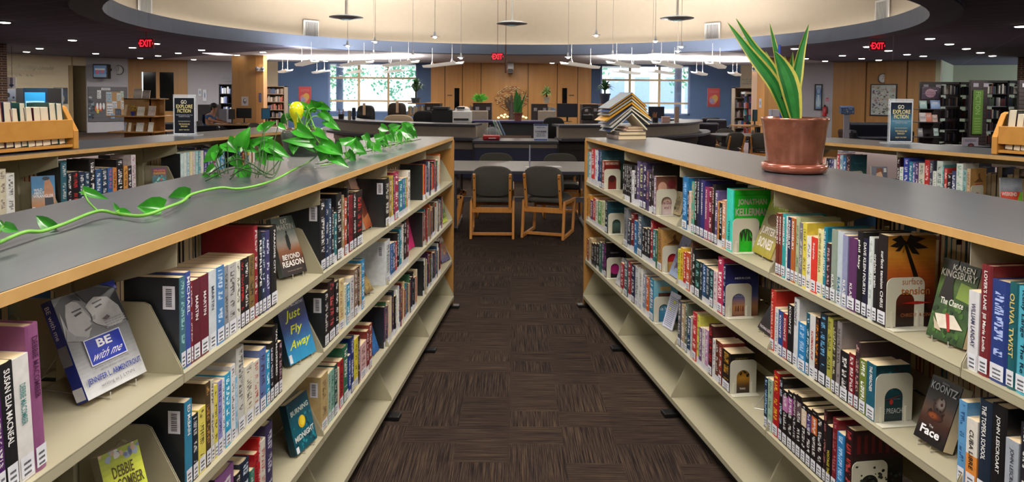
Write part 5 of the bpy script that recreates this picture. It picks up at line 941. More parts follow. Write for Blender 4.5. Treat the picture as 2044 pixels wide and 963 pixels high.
# ------------------------------------------------------------------ copper pot with snake plant on the right range
pc = U(1584, 343, ZT + .001); s = pc.y / F; M_COP = mat('copper_glaze', '8f5844', .22, var=.3, vscale=14, metal=.4, coat=.4, bump=.25, bscale=90)
pt_ = thing('potted_snake_plant', pc, 'big copper glazed pot with a tied snake plant, on the right range', 'plant')
mb = MB(); mb.lathe(pc, [(52 * s, 0), (60 * s, 2 * s), (63 * s, 10 * s), (61 * s, 17 * s), (56 * s, 19 * s), (55 * s, 12 * s), (20 * s, 8 * s)], 48); build('saucer', mb, mat('copper_saucer', '94523f', .25, var=.15, metal=.2, coat=.4), pt_, smooth=True)
mb = MB(); mb.lathe(pc, [(50 * s, 9 * s), (52 * s, 20 * s), (55.5 * s, 50 * s), (60 * s, 85 * s), (62.5 * s, 100 * s), (64.5 * s, 105 * s), (64 * s, 109 * s), (60 * s, 109 * s), (57 * s, 100 * s), (54 * s, 90 * s)], 48, close_ends=False); build('pot', mb, M_COP, pt_, smooth=True)
mb = MB(); mb.lathe(pc, [(56 * s, 92 * s), (30 * s, 95 * s), (1 * s, 96 * s)], 32); build('soil', mb, mat('potting_soil'), pt_)
mb = MB(); k = 260 / 759
def blade(mb, pts, w, tw=0.0, y=pc.y):
    n = len(pts); P_ = smooth_path([DY(1420 + a * k, 30 + b_ * k, y + o) for a, b_, o in pts], 5); m_ = len(P_)
    for i in range(m_ - 1):
        for j, (s0, s1, c) in enumerate(((-1, -.72, 'c0b858'), (-.72, -.3, '1f6a2c'), (-.3, .3, '2c7c34'), (.3, .72, '1f6a2c'), (.72, 1, 'c0b858'))):
            q_ = []
            for ii, ss in ((i, s0), (i, s1), (i + 1, s1), (i + 1, s0)):
                t = ii / (m_ - 1); ww = w * 1.25 * k * s / 2 * min(1, .55 + t * 1.6) * (1 - max(0, t - .45) ** 1.4 * 2.25 if t > .45 else 1); ww = max(ww, .0004)
                d = (P_[min(ii + 1, m_ - 1)] - P_[max(ii - 1, 0)]).normalized(); S = d.cross(V((tw, 1, 0)).normalized()).normalized(); q_.append(P_[ii] + S * ss * ww + V((0, 1, 0)) * (abs(ss) ** 2 * ww * -.35))
            mb.col(c); mb.face(q_)
for pts, w, tw in (([(440, 610, 0), (370, 420, -.02), (230, 230, -.02), (95, 45, 0)], 62, .2), ([(450, 600, .01), (360, 340, .02), (250, 190, .03), (143, 20, .03)], 50, -.1), ([(470, 600, .02), (415, 400, .03), (375, 210, .04), (340, 50, .04)], 34, .3), ([(490, 610, -.03), (455, 430, -.035), (410, 300, -.03), (366, 212, -.03)], 92, 0),
                   ([(480, 600, .02), (488, 420, .03), (518, 230, .03), (567, 55, .02)], 52, .2), ([(470, 600, .03), (455, 400, .05), (474, 215, .05)], 40, -.2), ([(455, 600, .02), (385, 390, .02), (315, 210, .03)], 34, .2), ([(470, 600, .04), (440, 380, .05), (428, 238, .06)], 34, 0), ([(440, 600, .03), (350, 360, .05), (290, 260, .05), (170, 195, .05)], 24, 0)): blade(mb, pts, w, tw)
build('leaves', mb, attrmat('snake_leaf', .3, False, .3) if False else M_PRINT, pt_, smooth=True, recalc=False)
mb = MB(); a, b_ = DY(1420 + 395 * k, 30 + 175 * k, pc.y + .03), DY(1420 + 405 * k, 30 + 600 * k, pc.y + .02); mb.tube([a, b_], .006, 6); build('plant_stake', mb, mat('blue_stake', '1c3ca0', .4), pt_)
mb = MB(); c = DY(1420 + 432 * k, 30 + 484 * k, pc.y); r_ = 40 * k * s; mb.tube([c + V((r_ * math.cos(q_ * .5236), .03 * math.sin(q_ * .5236), .004 * math.sin(q_))) for q_ in range(13)], .003, 6); mb.tube([c + V((-r_ * .9, -.02, 0)), c + V((-r_ * .7, -.035, .02)), c + V((-r_ * 1.1, -.03, .03))], .002, 5); build('tie_cord', mb, M_BLACK, pt_)
# ------------------------------------------------------------------ house of books on the right range
hc = U(1262, 279, ZT + .001); hs = hc.y / F; rg = V((-.30, .95, 0)).normalized(); wx = V((.95, .30, 0)).normalized(); BLN = .19
def flat_book(c, hw, z0, th, col_, nm, ln=BLN):
    mb, pg = MB(), MB(); P = c - wx * hw - rg * .0 + V((0, 0, z0)); mb2 = 0
    book_shape(mb, pg, P, V((0, 0, 1)), wx, rg, th, hw * 2, ln, [(1, col_)], True, 'ddd', 1, False); o = build('book', mb, M_COVER, label=nm, cat='book', group='books built into a little house', origin=P); build('page_block', pg, M_PAGES, o)
z = 0
for th, hw, col_, nm, off in ((9 * hs, 32 * hs, '7c6c64', 'grey brown closed book, bottom of the little book house', 0), (7.5 * hs, 31 * hs, '5c5450', 'dark closed book second from the bottom of the book house', .002), (5 * hs, 20 * hs, 'b09080', 'tan closed book third from the bottom of the book house', .022), (5 * hs, 18 * hs, '8c7060', 'brown closed book topmost of the flat stack in the book house', .026)):
    flat_book(hc + wx * off, hw, z, th, col_, nm); z += th + .0005
def tent(apy, lx, ly, rx, ry, c1, c2, pgc, nm):
    g_ = 1825 / 360.0; f = lambda x, y: DY(1180 + x / g_, 120 + y / g_, hc.y); A, Lf, Rf = f(415, apy), f(lx, ly), f(rx, ry); mb = MB(); pg = MB()
    for Q, cc in ((Lf, c1), (Rf, c2)):
        d = (Q - A); dn = d.normalized(); nin = rg.cross(dn); nin = nin if nin.z < 0 else -nin
        mb.col(cc); mb.obox(A, d, rg * BLN, -nin * .0025); pg.obox(A + dn * .004 + rg * .003 + nin * .0003, d * .95, rg * (BLN - .006), nin * .0085)
    mb.col(c1); mb.tube([A, A + rg * BLN], .004, 6)
    o = build('book', mb, M_COVER, label=nm, cat='book', group='books built into a little house', origin=A); build('page_block', pg, mat('pages_' + pgc, pgc, .7), o)
for a in ((332, 182, 492, 566, 470, '54606c', '54606c', 'c89020', 'grey open book, topmost roof layer of the book house'), (362, 172, 528, 572, 508, '3a4c78', '3a4c78', 'd09828', 'second roof layer down on the book house, blue with gold pages'), (396, 172, 560, 590, 548, '7c8088', '2c4070', 'c8c0a0', 'third roof layer of the book house, grey blue cover'), (430, 140, 618, 606, 586, 'b88424', 'c08c28', 'd8a030', 'gold open book, widest roof layer of the book house'), (466, 178, 655, 622, 612, '2c3c68', '8c8068', 'd8ccac', 'fifth roof layer of the book house, navy cover and cream pages'), (498, 200, 688, 604, 650, 'b8b8b8', '303848', 'd4ccb4', 'sixth roof layer of the book house, pale cover'), (532, 190, 728, 578, 706, '2a3858', '2a3858', 'd8ceb0', 'innermost roof layer of the book house, navy cover')): tent(*a)
# ------------------------------------------------------------------ book troughs and poster stands on the far ranges
M_MAPLE = wood('honey_maple', 'b87a2c', 'dba050', .35, (.4, 3, 3), 4)
def trough(u, px_end, zt, inner_px, lab, nb, sgn, seed):
    """slanted wooden book trough standing along the range top"""
    s0 = u.s_of(px_end, ZT, .06); t = thing('book_trough', u.P(s0 + .5, .25, ZT), lab, 'book rack', 'wooden book troughs'); Ln = 1.25
    def B(mb, a, b_): mb.obox(u.P(a[0], a[1], a[2]), u.r * (b_[0] - a[0]), u.n * (b_[1] - a[1]), V((0, 0, b_[2] - a[2])))
    for sx in (s0, s0 + Ln):
        mb = MB(); mb.prism([u.P(sx, d, ZT + z) for d, z in ((.05, .001), (.41, .001), (.41, .10), (.33, .235), (.30, .245), (.16, .245), (.13, .235), (.05, .10))], u.r * .032); build('end_panel', mb, M_MAPLE, t, bevel=.004)
    for d in (.055, .385): mb = MB(); B(mb, (s0 + .032, d, ZT + .062), (s0 + Ln, d + .02, ZT + .165)); build('front_rail', mb, M_MAPLE, t, bevel=.003)
    mb = MB(); B(mb, (s0 + .032, .06, ZT + .012), (s0 + Ln, .40, ZT + .028)); build('shelf_board', mb, M_MAPLE, t)
    R = random.Random(seed); pos = s0 + .05; k_ = 0
    while pos < s0 + Ln - .05:
        th_ = R.uniform(.034, .05); h = R.uniform(.20, .235); ang = R.uniform(.04, .12); c = R.choice(['1c4a4c', '16202c', '2c3c5c', '6c2430', '1a1a20', '7c4030', '3c2c44', '205a50'])
        Uv = (V((0, 0, 1)) * math.cos(ang) - u.r * math.sin(ang) * -1).normalized(); T = (u.r * math.cos(ang) + V((0, 0, -1)) * math.sin(ang)).normalized()
        P = u.P(pos, .235, ZT + .032); mb, pg = MB(), MB(); P = P + u.n * 0
        book_shape(mb, pg, P, T, -u.n, Uv, th_, .15, h, [(1, c)], h > .21, 'ddd', 2, False)
        o = build('book', mb, M_COVER, label='%s book, fore edge outwards, %s from the end panel in the %s trough' % (cname(c), ORD[k_], 'left' if sgn < 0 else 'right'), cat='book', group='books in the wooden troughs', origin=P); build('page_block', pg, mat('trough_pages', 'e6dcc4', .8), o)
        pos += th_ * 1.06; k_ += 1
trough(UFL, 155, 0, 0, 'honey maple trough of slanted books on the far left range', 10, -1, 5); trough(UFR, 1980, 0, 0, 'honey maple trough of slanted books on the far right range', 10, 1, 6)
M_ACR = mat('clear_acrylic', 'dfe8f0', .05, alpha=.30, var=0)
def poster_stand(x0, x1, yt, yb, blue, lab):
    p = U((x0 + x1) / 2, yb + 3, ZT); y = p.y; A, B_ = DY(x0, yb, y), DY(x1, yb, y); A.z = B_.z = ZT + .012; w_ = B_.x - A.x; h = DY(x0, yt, y).z - A.z
    t = thing('poster_stand', p, lab, 'sign', 'explore fiction poster stands'); mb = MB(); mb.box((A.x - .035, y - .04, ZT + .0005), (B_.x + .035, y + .05, ZT + .008)); mb.box((A.x, y, ZT + .006), (B_.x, y + .014, A.z + h + .02)); build('acrylic_holder', mb, M_ACR, t)
    a = Art(V((A.x + .006, y - .001, A.z)), V((w_ - .012, 0, 0)), V((0, 0, h)), V((0, -1, 0)), .0004); a.rect(0, 0, 1, 1, 'c8ccd4').rect(.03, .02, .97, .98, '0c1420')
    if blue: a.grad(.03, .02, .97, .98, ['101828', '284860', '4a7c94', '1c3048', '0c1420'])
    a.text('GO', .34, .82, .62, .92, 'd8d4c0', .01).text('EXPLORE', .12, .70, .90, .80, 'd8cc90', .01).text('FICTION', .18, .58, .82, .68, 'd8cc90', .01).text('THE BEST IN BOOKS, FROM THE', .10, .50, .90, .53, 'b8bcc8').text('COMFORT OF HOME', .24, .46, .76, .49, 'b8bcc8')
    a.text('FEATURED DESTINATION', .22, .33, .78, .36, 'b0b4a0').text('THE CHOICES ARE', .24, .25, .76, .29, 'c8b880', .01).text('ENDLESS!', .34, .19, .66, .23, 'c8b880', .01).text('ENJOY THE TRIP!', .26, .09, .74, .13, 'c8b880', .01); a.done('poster', t)
poster_stand(346, 391, 194, 268, False, 'black GO EXPLORE FICTION poster in a clear stand on the far left range')
poster_stand(1773, 1821, 203, 284, True, 'blue GO EXPLORE FICTION poster in a clear stand on the far right range')
# ------------------------------------------------------------------ reading table, chairs
M_CHW = wood('chair_wood', 'b5702f', 'd8984e', .35, (3, 3, .5), 7); M_CHF = mat('chair_fabric', '4a4842', .9, var=.12, vscale=80, bump=.3, bscale=600); M_CHB = mat('chair_fabric_dark', '22211f', .9, var=.1, vscale=80)
def pad(mb, ctr, w_, d_, h_, X, Yv, Z, r=.4):
    """rounded cushion: superellipse outline in X,Z with thickness along Y"""
    rows = []; n = 28
    for yy, k_ in ((-.5, .90), (-.36, .98), (0, 1), (.36, .98), (.5, .90)):
        row_ = []
        for i in range(n):
            a = 2 * math.pi * i / n; c, s_ = math.cos(a), math.sin(a); e = r
            row_.append(ctr + X * (w_ / 2 * k_ * abs(c) ** e * (1 if c > 0 else -1)) + Z * (h_ / 2 * k_ * abs(s_) ** e * (1 if s_ > 0 else -1)) + Yv * (yy * d_) - Yv * (.025 * (abs(c) ** 2)))
        rows.append(row_)
    mb.grid(rows, True, True)
def chair(loc, lab, group, wood_m, fab, rz=0, nm='reading_chair'):
    t = thing(nm, (0, 0, 0), lab, 'chair', group); O = V((0, 0, 0)); WL[t.as_pointer()] = O; X, Y_, Z = V((1, 0, 0)), V((0, 1, 0)), V((0, 0, 1))
    for sx in (-1, 1):
        x = sx * .238; mb = MB()
        def bar(p, q_, w_=.028, d_=.05):
            p, q_ = V(p), V(q_); dd = (q_ - p).normalized(); sd_ = V((1, 0, 0)); o_ = dd.cross(sd_).normalized(); mb.obox(p - sd_ * w_ / 2 - o_ * d_ / 2, q_ - p, sd_ * w_, o_ * d_)
        bar((x, -.30, .0), (x, -.235, .43)); bar((x, -.30, .022), (x, .24, .022), .028, .04); bar((x, .22, .02), (x, .30, .40)); bar((x, -.24, .41), (x, .30, .385), .028, .045)
        build('side_frame', mb, wood_m, t, bevel=.006)
        mb = MB(); x2 = sx * .20; bar((x2, -.25, .34), (x2, -.365, .745), .032, .035); build('back_post', mb, wood_m, t, bevel=.006)
        mb = MB(); [mb.ball((x2 , -.383 + (.745 - zz) * .28, zz), .008, 8, 5) for zz in (.70, .56)]; build('bolt', mb, M_BLACK, t)
    mb = MB(); mb.box((-.225, -.262, .295), (.225, -.238, .355)); build('cross_rail', mb, wood_m, t, bevel=.003); mb = MB(); mb.box((-.225, .25, .30), (.225, .275, .35)); build('cross_rail', mb, wood_m, t, bevel=.003)
    mb = MB(); mb.box((-.225, -.20, .024), (.225, -.17, .056)); build('stretcher', mb, wood_m, t, bevel=.003)
    mb = MB(); th = .20; pad(mb, V((0, -.255, .65)), .475, .06, .36, X, (Y_ * math.cos(th) + Z * math.sin(th)), (Z * math.cos(th) - Y_ * math.sin(th)), .62); build('backrest', mb, fab, t, smooth=True)
    mb = MB(); pad(mb, V((0, .02, .435)), .47, .07, .48, X, Z, Y_, .45); build('seat', mb, fab, t, smooth=True)
    t.location = V(loc); t.rotation_euler = (0, 0, rz); return t
def dupe(o, loc, rz, lab, group=None):
    r = o.copy(); C.objects.link(r); r.location = V(loc); r.rotation_euler = (0, 0, rz); r['label'] = lab
    if group: r['group'] = group
    for ch in o.children: c = ch.copy(); C.objects.link(c); c.parent = r
    return r
g1 = U(982, 477, 0); ch0 = chair((g1.x, g1.y + .27, 0), 'wooden chair with round dark back at the aisle side of the table, left one', 'chairs round the reading table', M_CHW, M_CHF)
g2 = U(1098, 478, 0); dupe(ch0, (g2.x, g2.y + .29, 0), math.radians(-17), 'wooden chair turned slightly right, right one at the aisle side of the table')
a = DY(990, 305, 9.55); dupe(ch0, (a.x, 9.3, 0), math.pi, 'chair on the far side of the reading table, left one'); a = DY(1119, 306, 9.55); dupe(ch0, (a.x, 9.3, 0), math.pi, 'chair on the far side of the reading table, right one')
a = DY(893, 380, 8.6); dupe(ch0, (a.x - .1, 8.6, 0), math.radians(-90), 'dark chair at the left end of the reading table behind the left range')
tb = thing('reading_table', (.1, 8.6, 0), 'grey topped reading table standing across the end of the aisle', 'table')
mb = MB(); mb.box((-.85, 7.97, .715), (1.05, 9.2, .75)); build('table_top', mb, M_TOP, tb, bevel=.006); mb = MB(); mb.box((-.853, 7.966, .712), (1.053, 9.204, .742)); build('edge_band', mb, mat('dark_edge_band', '2c2a38', .5), tb)
for x in (-.66, .9):
    mb = MB(); mb.tube(smooth_path([(x, 8.1, .71), (x, 8.1, .06), (x, 8.16, .02), (x, 9.0, .02), (x, 9.06, .06), (x, 9.06, .71)], 1), .022, 8); mb.box((x - .03, 8.06, .69), (x + .03, 9.1, .714)); build('sled_leg', mb, mat('grey_tube', '6a6a72', .35, metal=.6), tb)
mb = MB(); mb.box((-.66, 8.56, .30), (.9, 8.60, .36)); build('cross_bar', mb, mat('grey_tube'), tb)
p = U(1057, 334, .752); t = thing('acrylic_sign_holder', p, 'clear upright acrylic sign holder seen edge on, on the reading table', 'sign holder'); mb = MB(); mb.box((p.x - .05, p.y - .05, .751), (p.x + .05, p.y + .05, .755)); mb.box((p.x - .008, p.y - .05, .754), (p.x + .008, p.y + .05, 1.02)); build('holder', mb, mat('acrylic_edge', 'b8bcd0', .1, alpha=.6), t)
p = U(1102, 333, .752); mb = MB(); mb.cbox((p.x, p.y, .7525), (.22, .16, .003), .1); o = build('paper_sheet', mb, mat('paper', 'dddde4', .6), label='white paper lying on the reading table at the right', cat='paper')
# ------------------------------------------------------------------ round service desk
M_TAUPE = mat('taupe_laminate', '968a7e', .55, var=.05, vscale=12); M_DTOP = mat('dark_counter', '3a3a46', .35, var=.05); M_DNAVY = mat('navy_laminate', '2a2e50', .5); M_DBR = mat('dark_brown_laminate', '2c2424', .5)
DC, DR = V((.10, 18.0, 0)), 4.6
def arc(mb, r0, r1, z0, z1, a0, a1, n=28):
    rows = []
    for i in range(n + 1):
        a = a0 + (a1 - a0) * i / n; d = V((math.sin(a), -math.cos(a), 0)); rows.append([DC + d * r0 + V((0, 0, z0)), DC + d * r1 + V((0, 0, z0)), DC + d * r1 + V((0, 0, z1)), DC + d * r0 + V((0, 0, z1))])
    mb.grid(rows, True, True)
for sg, nm, low in ((-1, 'left', M_DNAVY), (1, 'right', M_DBR)):
    t = thing('service_desk', DC + V((sg * 2.6, -3.6, 0)), 'curved taupe and navy service counter, %s half' % nm, 'desk', 'round service desk'); a0, a1 = sg * .175, sg * 1.5
    for part, r0, r1, z0, z1, m_ in (('counter_top', 4.05, 4.68, 1.015, 1.055, M_DTOP), ('upper_panel', 4.45, 4.60, .80, 1.015, M_TAUPE), ('ledge', 4.3, 4.86, .75, .80, M_DTOP), ('middle_panel', 4.4, 4.58, .56, .75, M_TAUPE if sg < 0 else M_DBR), ('lower_panel', 4.4, 4.55, 0, .56, low)):
        mb = MB(); arc(mb, r0, r1, z0, z1, a0, a1); build(part, mb, m_, t)
    mb = MB(); arc(mb, 3.2, 4.0, .72, .76, a0 + sg * .1, a1); build('inner_worktop', mb, M_DTOP, t)
t = thing('service_desk', (.07, 13.3, 0), 'low straight middle counter of the service desk, with courier sign', 'desk', 'round service desk')
for part, z0, z1, y0, m_ in (('counter_top', .72, .765, 13.0, M_DTOP), ('band', .63, .72, 13.08, M_TAUPE), ('panel', 0, .63, 13.1, M_DNAVY)): mb = MB(); mb.box((-.74, y0, z0), (.88, 13.9 if part == 'counter_top' else 13.3, z1)); build(part, mb, m_, t)
for x in (-.74, .86): mb = MB(); mb.box((x, 13.05, 0), (x + .025, 13.8, .73)); build('side_panel', mb, M_BLACK, t)
t = thing('work_desk', (-.1, 16.6, 0), 'black desk with blue topped surface inside the round counter', 'desk')
mb = MB(); mb.box((-.95, 16.3, .98), (.85, 17.1, 1.02)); build('desk_top', mb, mat('violet_blotter', '35305c', .5), t); mb = MB(); mb.box((-.55, 16.35, .68), (.8, 16.4, .98)); build('modesty_panel', mb, M_DKGREY, t); mb = MB(); mb.box((-.95, 16.4, 0), (-.9, 17, .98)); mb.box((.8, 16.4, 0), (.85, 17, .98)); build('side_panel', mb, M_BLACK, t)
# things on the counters
def onp(px, py, z): return U(px, py, z)
def gbox(name, x0, x1, yt, yb, y, m_, lab, cat, depth=.3, bev=.01, group=None, parent=None, zb=None):
    a, b_ = DY(x0, yb, y), DY(x1, yt, y); mb = MB()
    if name in ('storage_cabinet', 'dark_panel', 'copier', 'printer'): zb = 0
    if zb is not None: a.z = zb; mb.box((a.x, y, a.z), (b_.x, y + depth, b_.z)); return build(name, mb, m_, parent, label=lab, cat=cat, bevel=bev, group=group)
# courier sign
a, b_ = DY(1065, 286, 13.15), DY(1094, 248, 13.15); z0 = .766; t = thing('courier_sign', ((a.x + b_.x) / 2, 13.15, z0), 'white and blue COURIER pick-up drop-off sign on the low counter', 'sign')
mb = MB(); mb.box((a.x, 13.15, z0), (b_.x, 13.16, b_.z)); mb.box((a.x, 13.1, z0), (b_.x, 13.25, z0 + .004)); build('acrylic_holder', mb, M_WHITE, t)
A = Art(V((a.x, 13.149, z0)), V((b_.x - a.x, 0, 0)), V((0, 0, b_.z - z0)), V((0, -1, 0)), .0006); A.rect(0, 0, 1, 1, 'd0d4e4').rect(.03, .90, .97, .99, '3458a0').rect(.03, .01, .97, .10, '3458a0').text('BARTON', .22, .76, .78, .83, '2c4484', .01).text('COURIER', .10, .50, .90, .60, '222a44', .02).text('PICK-UP', .24, .37, .76, .44, '222a44', .01).text('DROP-OFF', .18, .25, .82, .32, '222a44', .01); A.done('sign_face', t)
# red case with clear dome
p = DY(981, 283, 13.3); p.z = .766; t = thing('red_case', p, 'small red case on the low counter in front of a clear dome', 'case'); mb = MB(); mb.box((p.x - .165, 13.15, .766), (p.x + .165, 13.4, .86)); build('body', mb, mat('red_plastic', 'a01824', .3), t, bevel=.03); mb = MB(); mb.box((p.x - .05, 13.13, .80), (p.x + .09, 13.152, .815)); build('handle', mb, M_WHITE, t)
mb = MB(); q_ = V((p.x, 13.62, .766)); mb.lathe(q_, [(.18, 0), (.175, .1), (.13, .19), (.05, .235), (.005, .24)], 24, close_ends=False); build('clear_dome', mb, mat('dome_clear', 'a8b0b0', .08, alpha=.3), label='clear plastic dome on the low counter behind the red case', cat='cover', smooth=True)
for px in (978, 991):
    p = DY(px, 250, 13.55); mb = MB(); mb.box((p.x - .006, 13.55, .766), (p.x + .006, 13.75, 1.13 if px > 980 else 1.03)); build('clear_screen', mb, mat('acrylic_edge'), label='clear acrylic panel on the low counter, ' + ('taller right one' if px > 980 else 'shorter left one behind the dome'), cat='panel', group='clear panels by the dome')
for i, px in enumerate((996, 1001, 1006)): p = DY(px, 265, 14.6); mb = MB(); mb.obox((p.x, 14.6, .78), (.03, 0, 0), (0, .22, 0), (-.14 , 0, .30)); build('folder', mb, mat(('folder_green', 'folder_white', 'folder_blue')[i], ('8cb0a8', 'c8ccc8', '5c7c9c')[i], .5), label='%s file folder leaning beside the work desk' % ('pale green', 'white', 'blue')[i], cat='folder', group='leaning file folders')
# potted plant, photo frame, small globes on the work desk
def pot(p, r, h, m_, parent): mb = MB(); mb.lathe(p, [(r * .7, 0), (r * .95, h * .85), (r * 1.08, h * .86), (r * 1.08, h), (r * .9, h), (r * .8, h * .8), (.002, h * .8)], 20); return build('pot', mb, m_, parent, smooth=False)
p = DY(1034, 240, 16.5); p.z = 1.021; t = thing('potted_plant', p, 'terracotta pot with broad upright green leaves on the work desk', 'plant'); pot(p, .11, .2, mat('terracotta', '7c4434', .7), t)
mb = MB()
for tx, ty, w_, bx in ((1030, 178, 18, 1034), (1038, 184, 10, 1035), (1052, 178, 4, 1036), (1026, 192, 9, 1033), (1045, 195, 6, 1036)): leaf(mb, DY(bx, 224, 16.5), DY(tx, ty, 16.5), w_ * 16.5 / F, V((.2, -1, .2)), .3, .0)
build('leaves', mb, mat('dark_leaf', '2c6a2c', .35, var=.2), t, smooth=True, recalc=False)
gbox('photo_frame', 1014, 1026, 228, 240, 16.45, M_WHITE, 'small white photo frame beside the terracotta pot', 'frame', .02, .004)
for i, (px, py) in enumerate(((1001, 231), (1008, 229), (1006, 234), (1013, 233), (1044, 233), (1050, 235), (995, 235))): p = DY(px, py, 16.8); mb = MB(); mb.ball(p, .035, 12, 8, (1, 1, .7)); build('glow_globe', mb, mat('warm_globe', 'f0e0b0', .4, emit='ffe0a0', es=1.5), label='small glowing pebble light on the desk beside the terracotta pot', cat='light', group='glowing pebble lights')
# monitors, printers
def monitor(x0, x1, yt, yb, y, lab, col_='15182c', rot=0, group=None, bz=None):
    a, b_ = DY(x0, yb, y), DY(x1, yt, y); cx_ = (a.x + b_.x) / 2; t = thing('monitor', (cx_, y, a.z - .1), lab, 'monitor', group); w_ = b_.x - a.x
    mb = MB(); mb.cbox((cx_, y, (a.z + b_.z) / 2), (w_, .035, b_.z - a.z), rot); build('casing', mb, M_BLACK, t, bevel=.005); d = V((math.sin(rot), -math.cos(rot), 0)); X = V((math.cos(rot), math.sin(rot), 0))
    A = Art(V((cx_, y, a.z)) + d * .0185 - X * (w_ / 2 - .012) + V((0, 0, .012)), X * (w_ - .024), V((0, 0, b_.z - a.z - .024)), d, .0006); A.rect(0, 0, 1, 1, col_); A.done('screen', t)
    mb = MB(); bz = a.z - .10 if bz is None else bz; mb.lathe((cx_, y + .02, bz), [(.11, 0), (.11, .01), (.02, .02), (.02, a.z - bz + .02)], 16); build('stand', mb, M_BLACK, t); return t
monitor(1112, 1153, 207, 234, 15.2, 'black monitor standing on the right half of the service desk', '10142a'); monitor(1294, 1326, 213, 236, 17.3, 'black monitor behind the pencil cup at the right of the service desk')
t = thing('printer', DY(921, 240, 14.9), 'white desktop printer on the left half of the service desk', 'printer'); a, b_ = DY(903, 243, 14.9), DY(940, 222, 14.9); mb = MB(); mb.box((a.x, 14.9, 1.02), (b_.x, 15.4, b_.z)); build('body', mb, M_WHITE, t, bevel=.02)
mb = MB(); mb.box((a.x + .03, 14.88, 1.08), (b_.x - .05, 14.9, 1.12)); build('paper_slot', mb, M_DKGREY, t); mb = MB(); mb.lathe(((a.x + b_.x) / 2, 15.15, b_.z), [(.17, 0), (.16, .05), (.1, .09), (.01, .1)], 20); build('lid', mb, M_WHITE, t); mb = MB(); mb.box((a.x + .08, 14.95, b_.z + .05), (b_.x - .14, 15.1, b_.z + .085)); build('tray', mb, M_BLACK, t)
t = thing('copier', DY(884, 240, 15.2), 'black office copier behind the service desk, left of the white printer', 'copier'); mb = MB(); a, b_ = DY(861, 240, 15.2), DY(903, 219, 15.2); mb.box((a.x, 15.2, .8), (b_.x, 15.7, b_.z)); build('body', mb, M_BLACK, t, bevel=.02); mb = MB(); mb.box((a.x + .03, 15.18, b_.z), (b_.x - .08, 15.6, b_.z + .06)); build('document_lid', mb, M_DKGREY, t, bevel=.01)
# office chairs seen over the counter
def office_chair(px, pt, wpx, y, lab, m_, hgt=.62, r=.5, tagm=None):
    p = DY(px, pt, y); t = thing('office_chair', (p.x, y, 0), lab, 'chair', 'office chairs behind the counter'); w_ = wpx * y / F
    mb = MB(); pad(mb, V((p.x, y, p.z - hgt / 2)), w_, .10, hgt, V((1, 0, 0)), V((0, 1, 0)), V((0, 0, 1)), r); build('backrest', mb, m_, t, smooth=True)
    mb = MB(); pad(mb, V((p.x, y + .28, .46)), w_, .09, .46, V((1, 0, 0)), V((0, 0, 1)), V((0, 1, 0)), .5); build('seat', mb, m_, t, smooth=True)
    mb = MB(); mb.tube([(p.x, y + .25, .06), (p.x, y + .25, .42)], .03, 8); [mb.tube([(p.x, y + .25, .08), (p.x + .28 * math.cos(q_ * 1.257), y + .25 + .28 * math.sin(q_ * 1.257), .05)], .018, 6) for q_ in range(5)]; build('base', mb, M_BLACK, t)
    if tagm: mb = MB(); a = DY(tagm[0], tagm[1], y - .08); mb.cbox((a.x, y - .09, a.z), (.07, .008, .30), .0); build('hanging_tag', mb, mat('beige_tag', 'c8a888', .7), t)
M_LEA = mat('black_leather', '14141a', .3); M_BRL = mat('brown_leather', '2c2018', .35)
office_chair(731, 210, 36, 17.5, 'black leather office chair with a tag, left one behind the counter', M_LEA, tagm=(727, 218)); office_chair(793, 205, 37, 18.5, 'dark brown leather office chair with a tag, behind the left counter', M_BRL, tagm=(793, 214))
office_chair(796, 229, 60, 15.4, 'beige rounded chair back showing over the left counter', mat('beige_fabric', 'a8947c', .9), .4, .62); office_chair(846, 221, 42, 15.8, 'black rounded office chair left of the copier', mat('black_fabric', '0e0e12', .9), .5, .6)
office_chair(1105, 234, 44, 14.9, 'black chair in front of the monitor at the middle gap', mat('black_fabric'), .5, .6)
def cup(px, py, z, y, lab, n=7, r=.045):
    p = DY(px, py, y); p.z = z; t = thing('pencil_cup', p, lab, 'pencil cup', 'pencil cups'); mb = MB(); mb.lathe(p, [(r, 0), (r * 1.1, .11), (r, .11), (r * .9, .02)], 14); build('cup', mb, M_BLACK, t)
    mb = MB(); R = random.Random(int(px))
    for i in range(n): a = R.uniform(0, 6.28); mb.tube([p + V((.02 * math.cos(a), .02 * math.sin(a), .02)), p + V((.06 * math.cos(a), .06 * math.sin(a), R.uniform(.17, .24)))], .006, 5)
    build('pencils', mb, mat('pencil_wood', '8c5c3c', .6, var=.2), t)
cup(681, 233, 1.056, 15.7, 'black mesh pencil cup at the left end of the service desk', 7, .06); cup(1308, 240, 1.056, 15.1, 'pencil cup full of brown pencils at the right of the service desk', 9, .06)
gbox('cup', 694, 700, 221, 236, 15.5, mat('tan_cup', '8c7c68', .5), 'small tan cup beside the left pencil cup', 'cup', .08, .01, zb=1.056); gbox('bottle', 702, 709, 215, 228, 15.5, mat('dark_bottle', '1c2840', .3), 'small dark blue bottle at the left of the desk', 'bottle', .08, .02, zb=1.056)
gbox('tissue_box', 1322, 1338, 233, 240, 15.3, mat('peach_box', 'b8948c', .6), 'small peach tissue box right of the pencil cup', 'box', .12, .008, zb=1.056); gbox('flyer_holder', 1347, 1356, 213, 240, 15.5, mat('tan_flyer', 'a08878', .5), 'narrow tan flyer holder at the right end of the service desk', 'holder', .05, .004, zb=1.056)
gbox('paper_tray', 1180, 1198, 240, 243, 14.6, M_WHITE, 'white paper tray on the right counter behind the book house', 'tray', .3, .004)
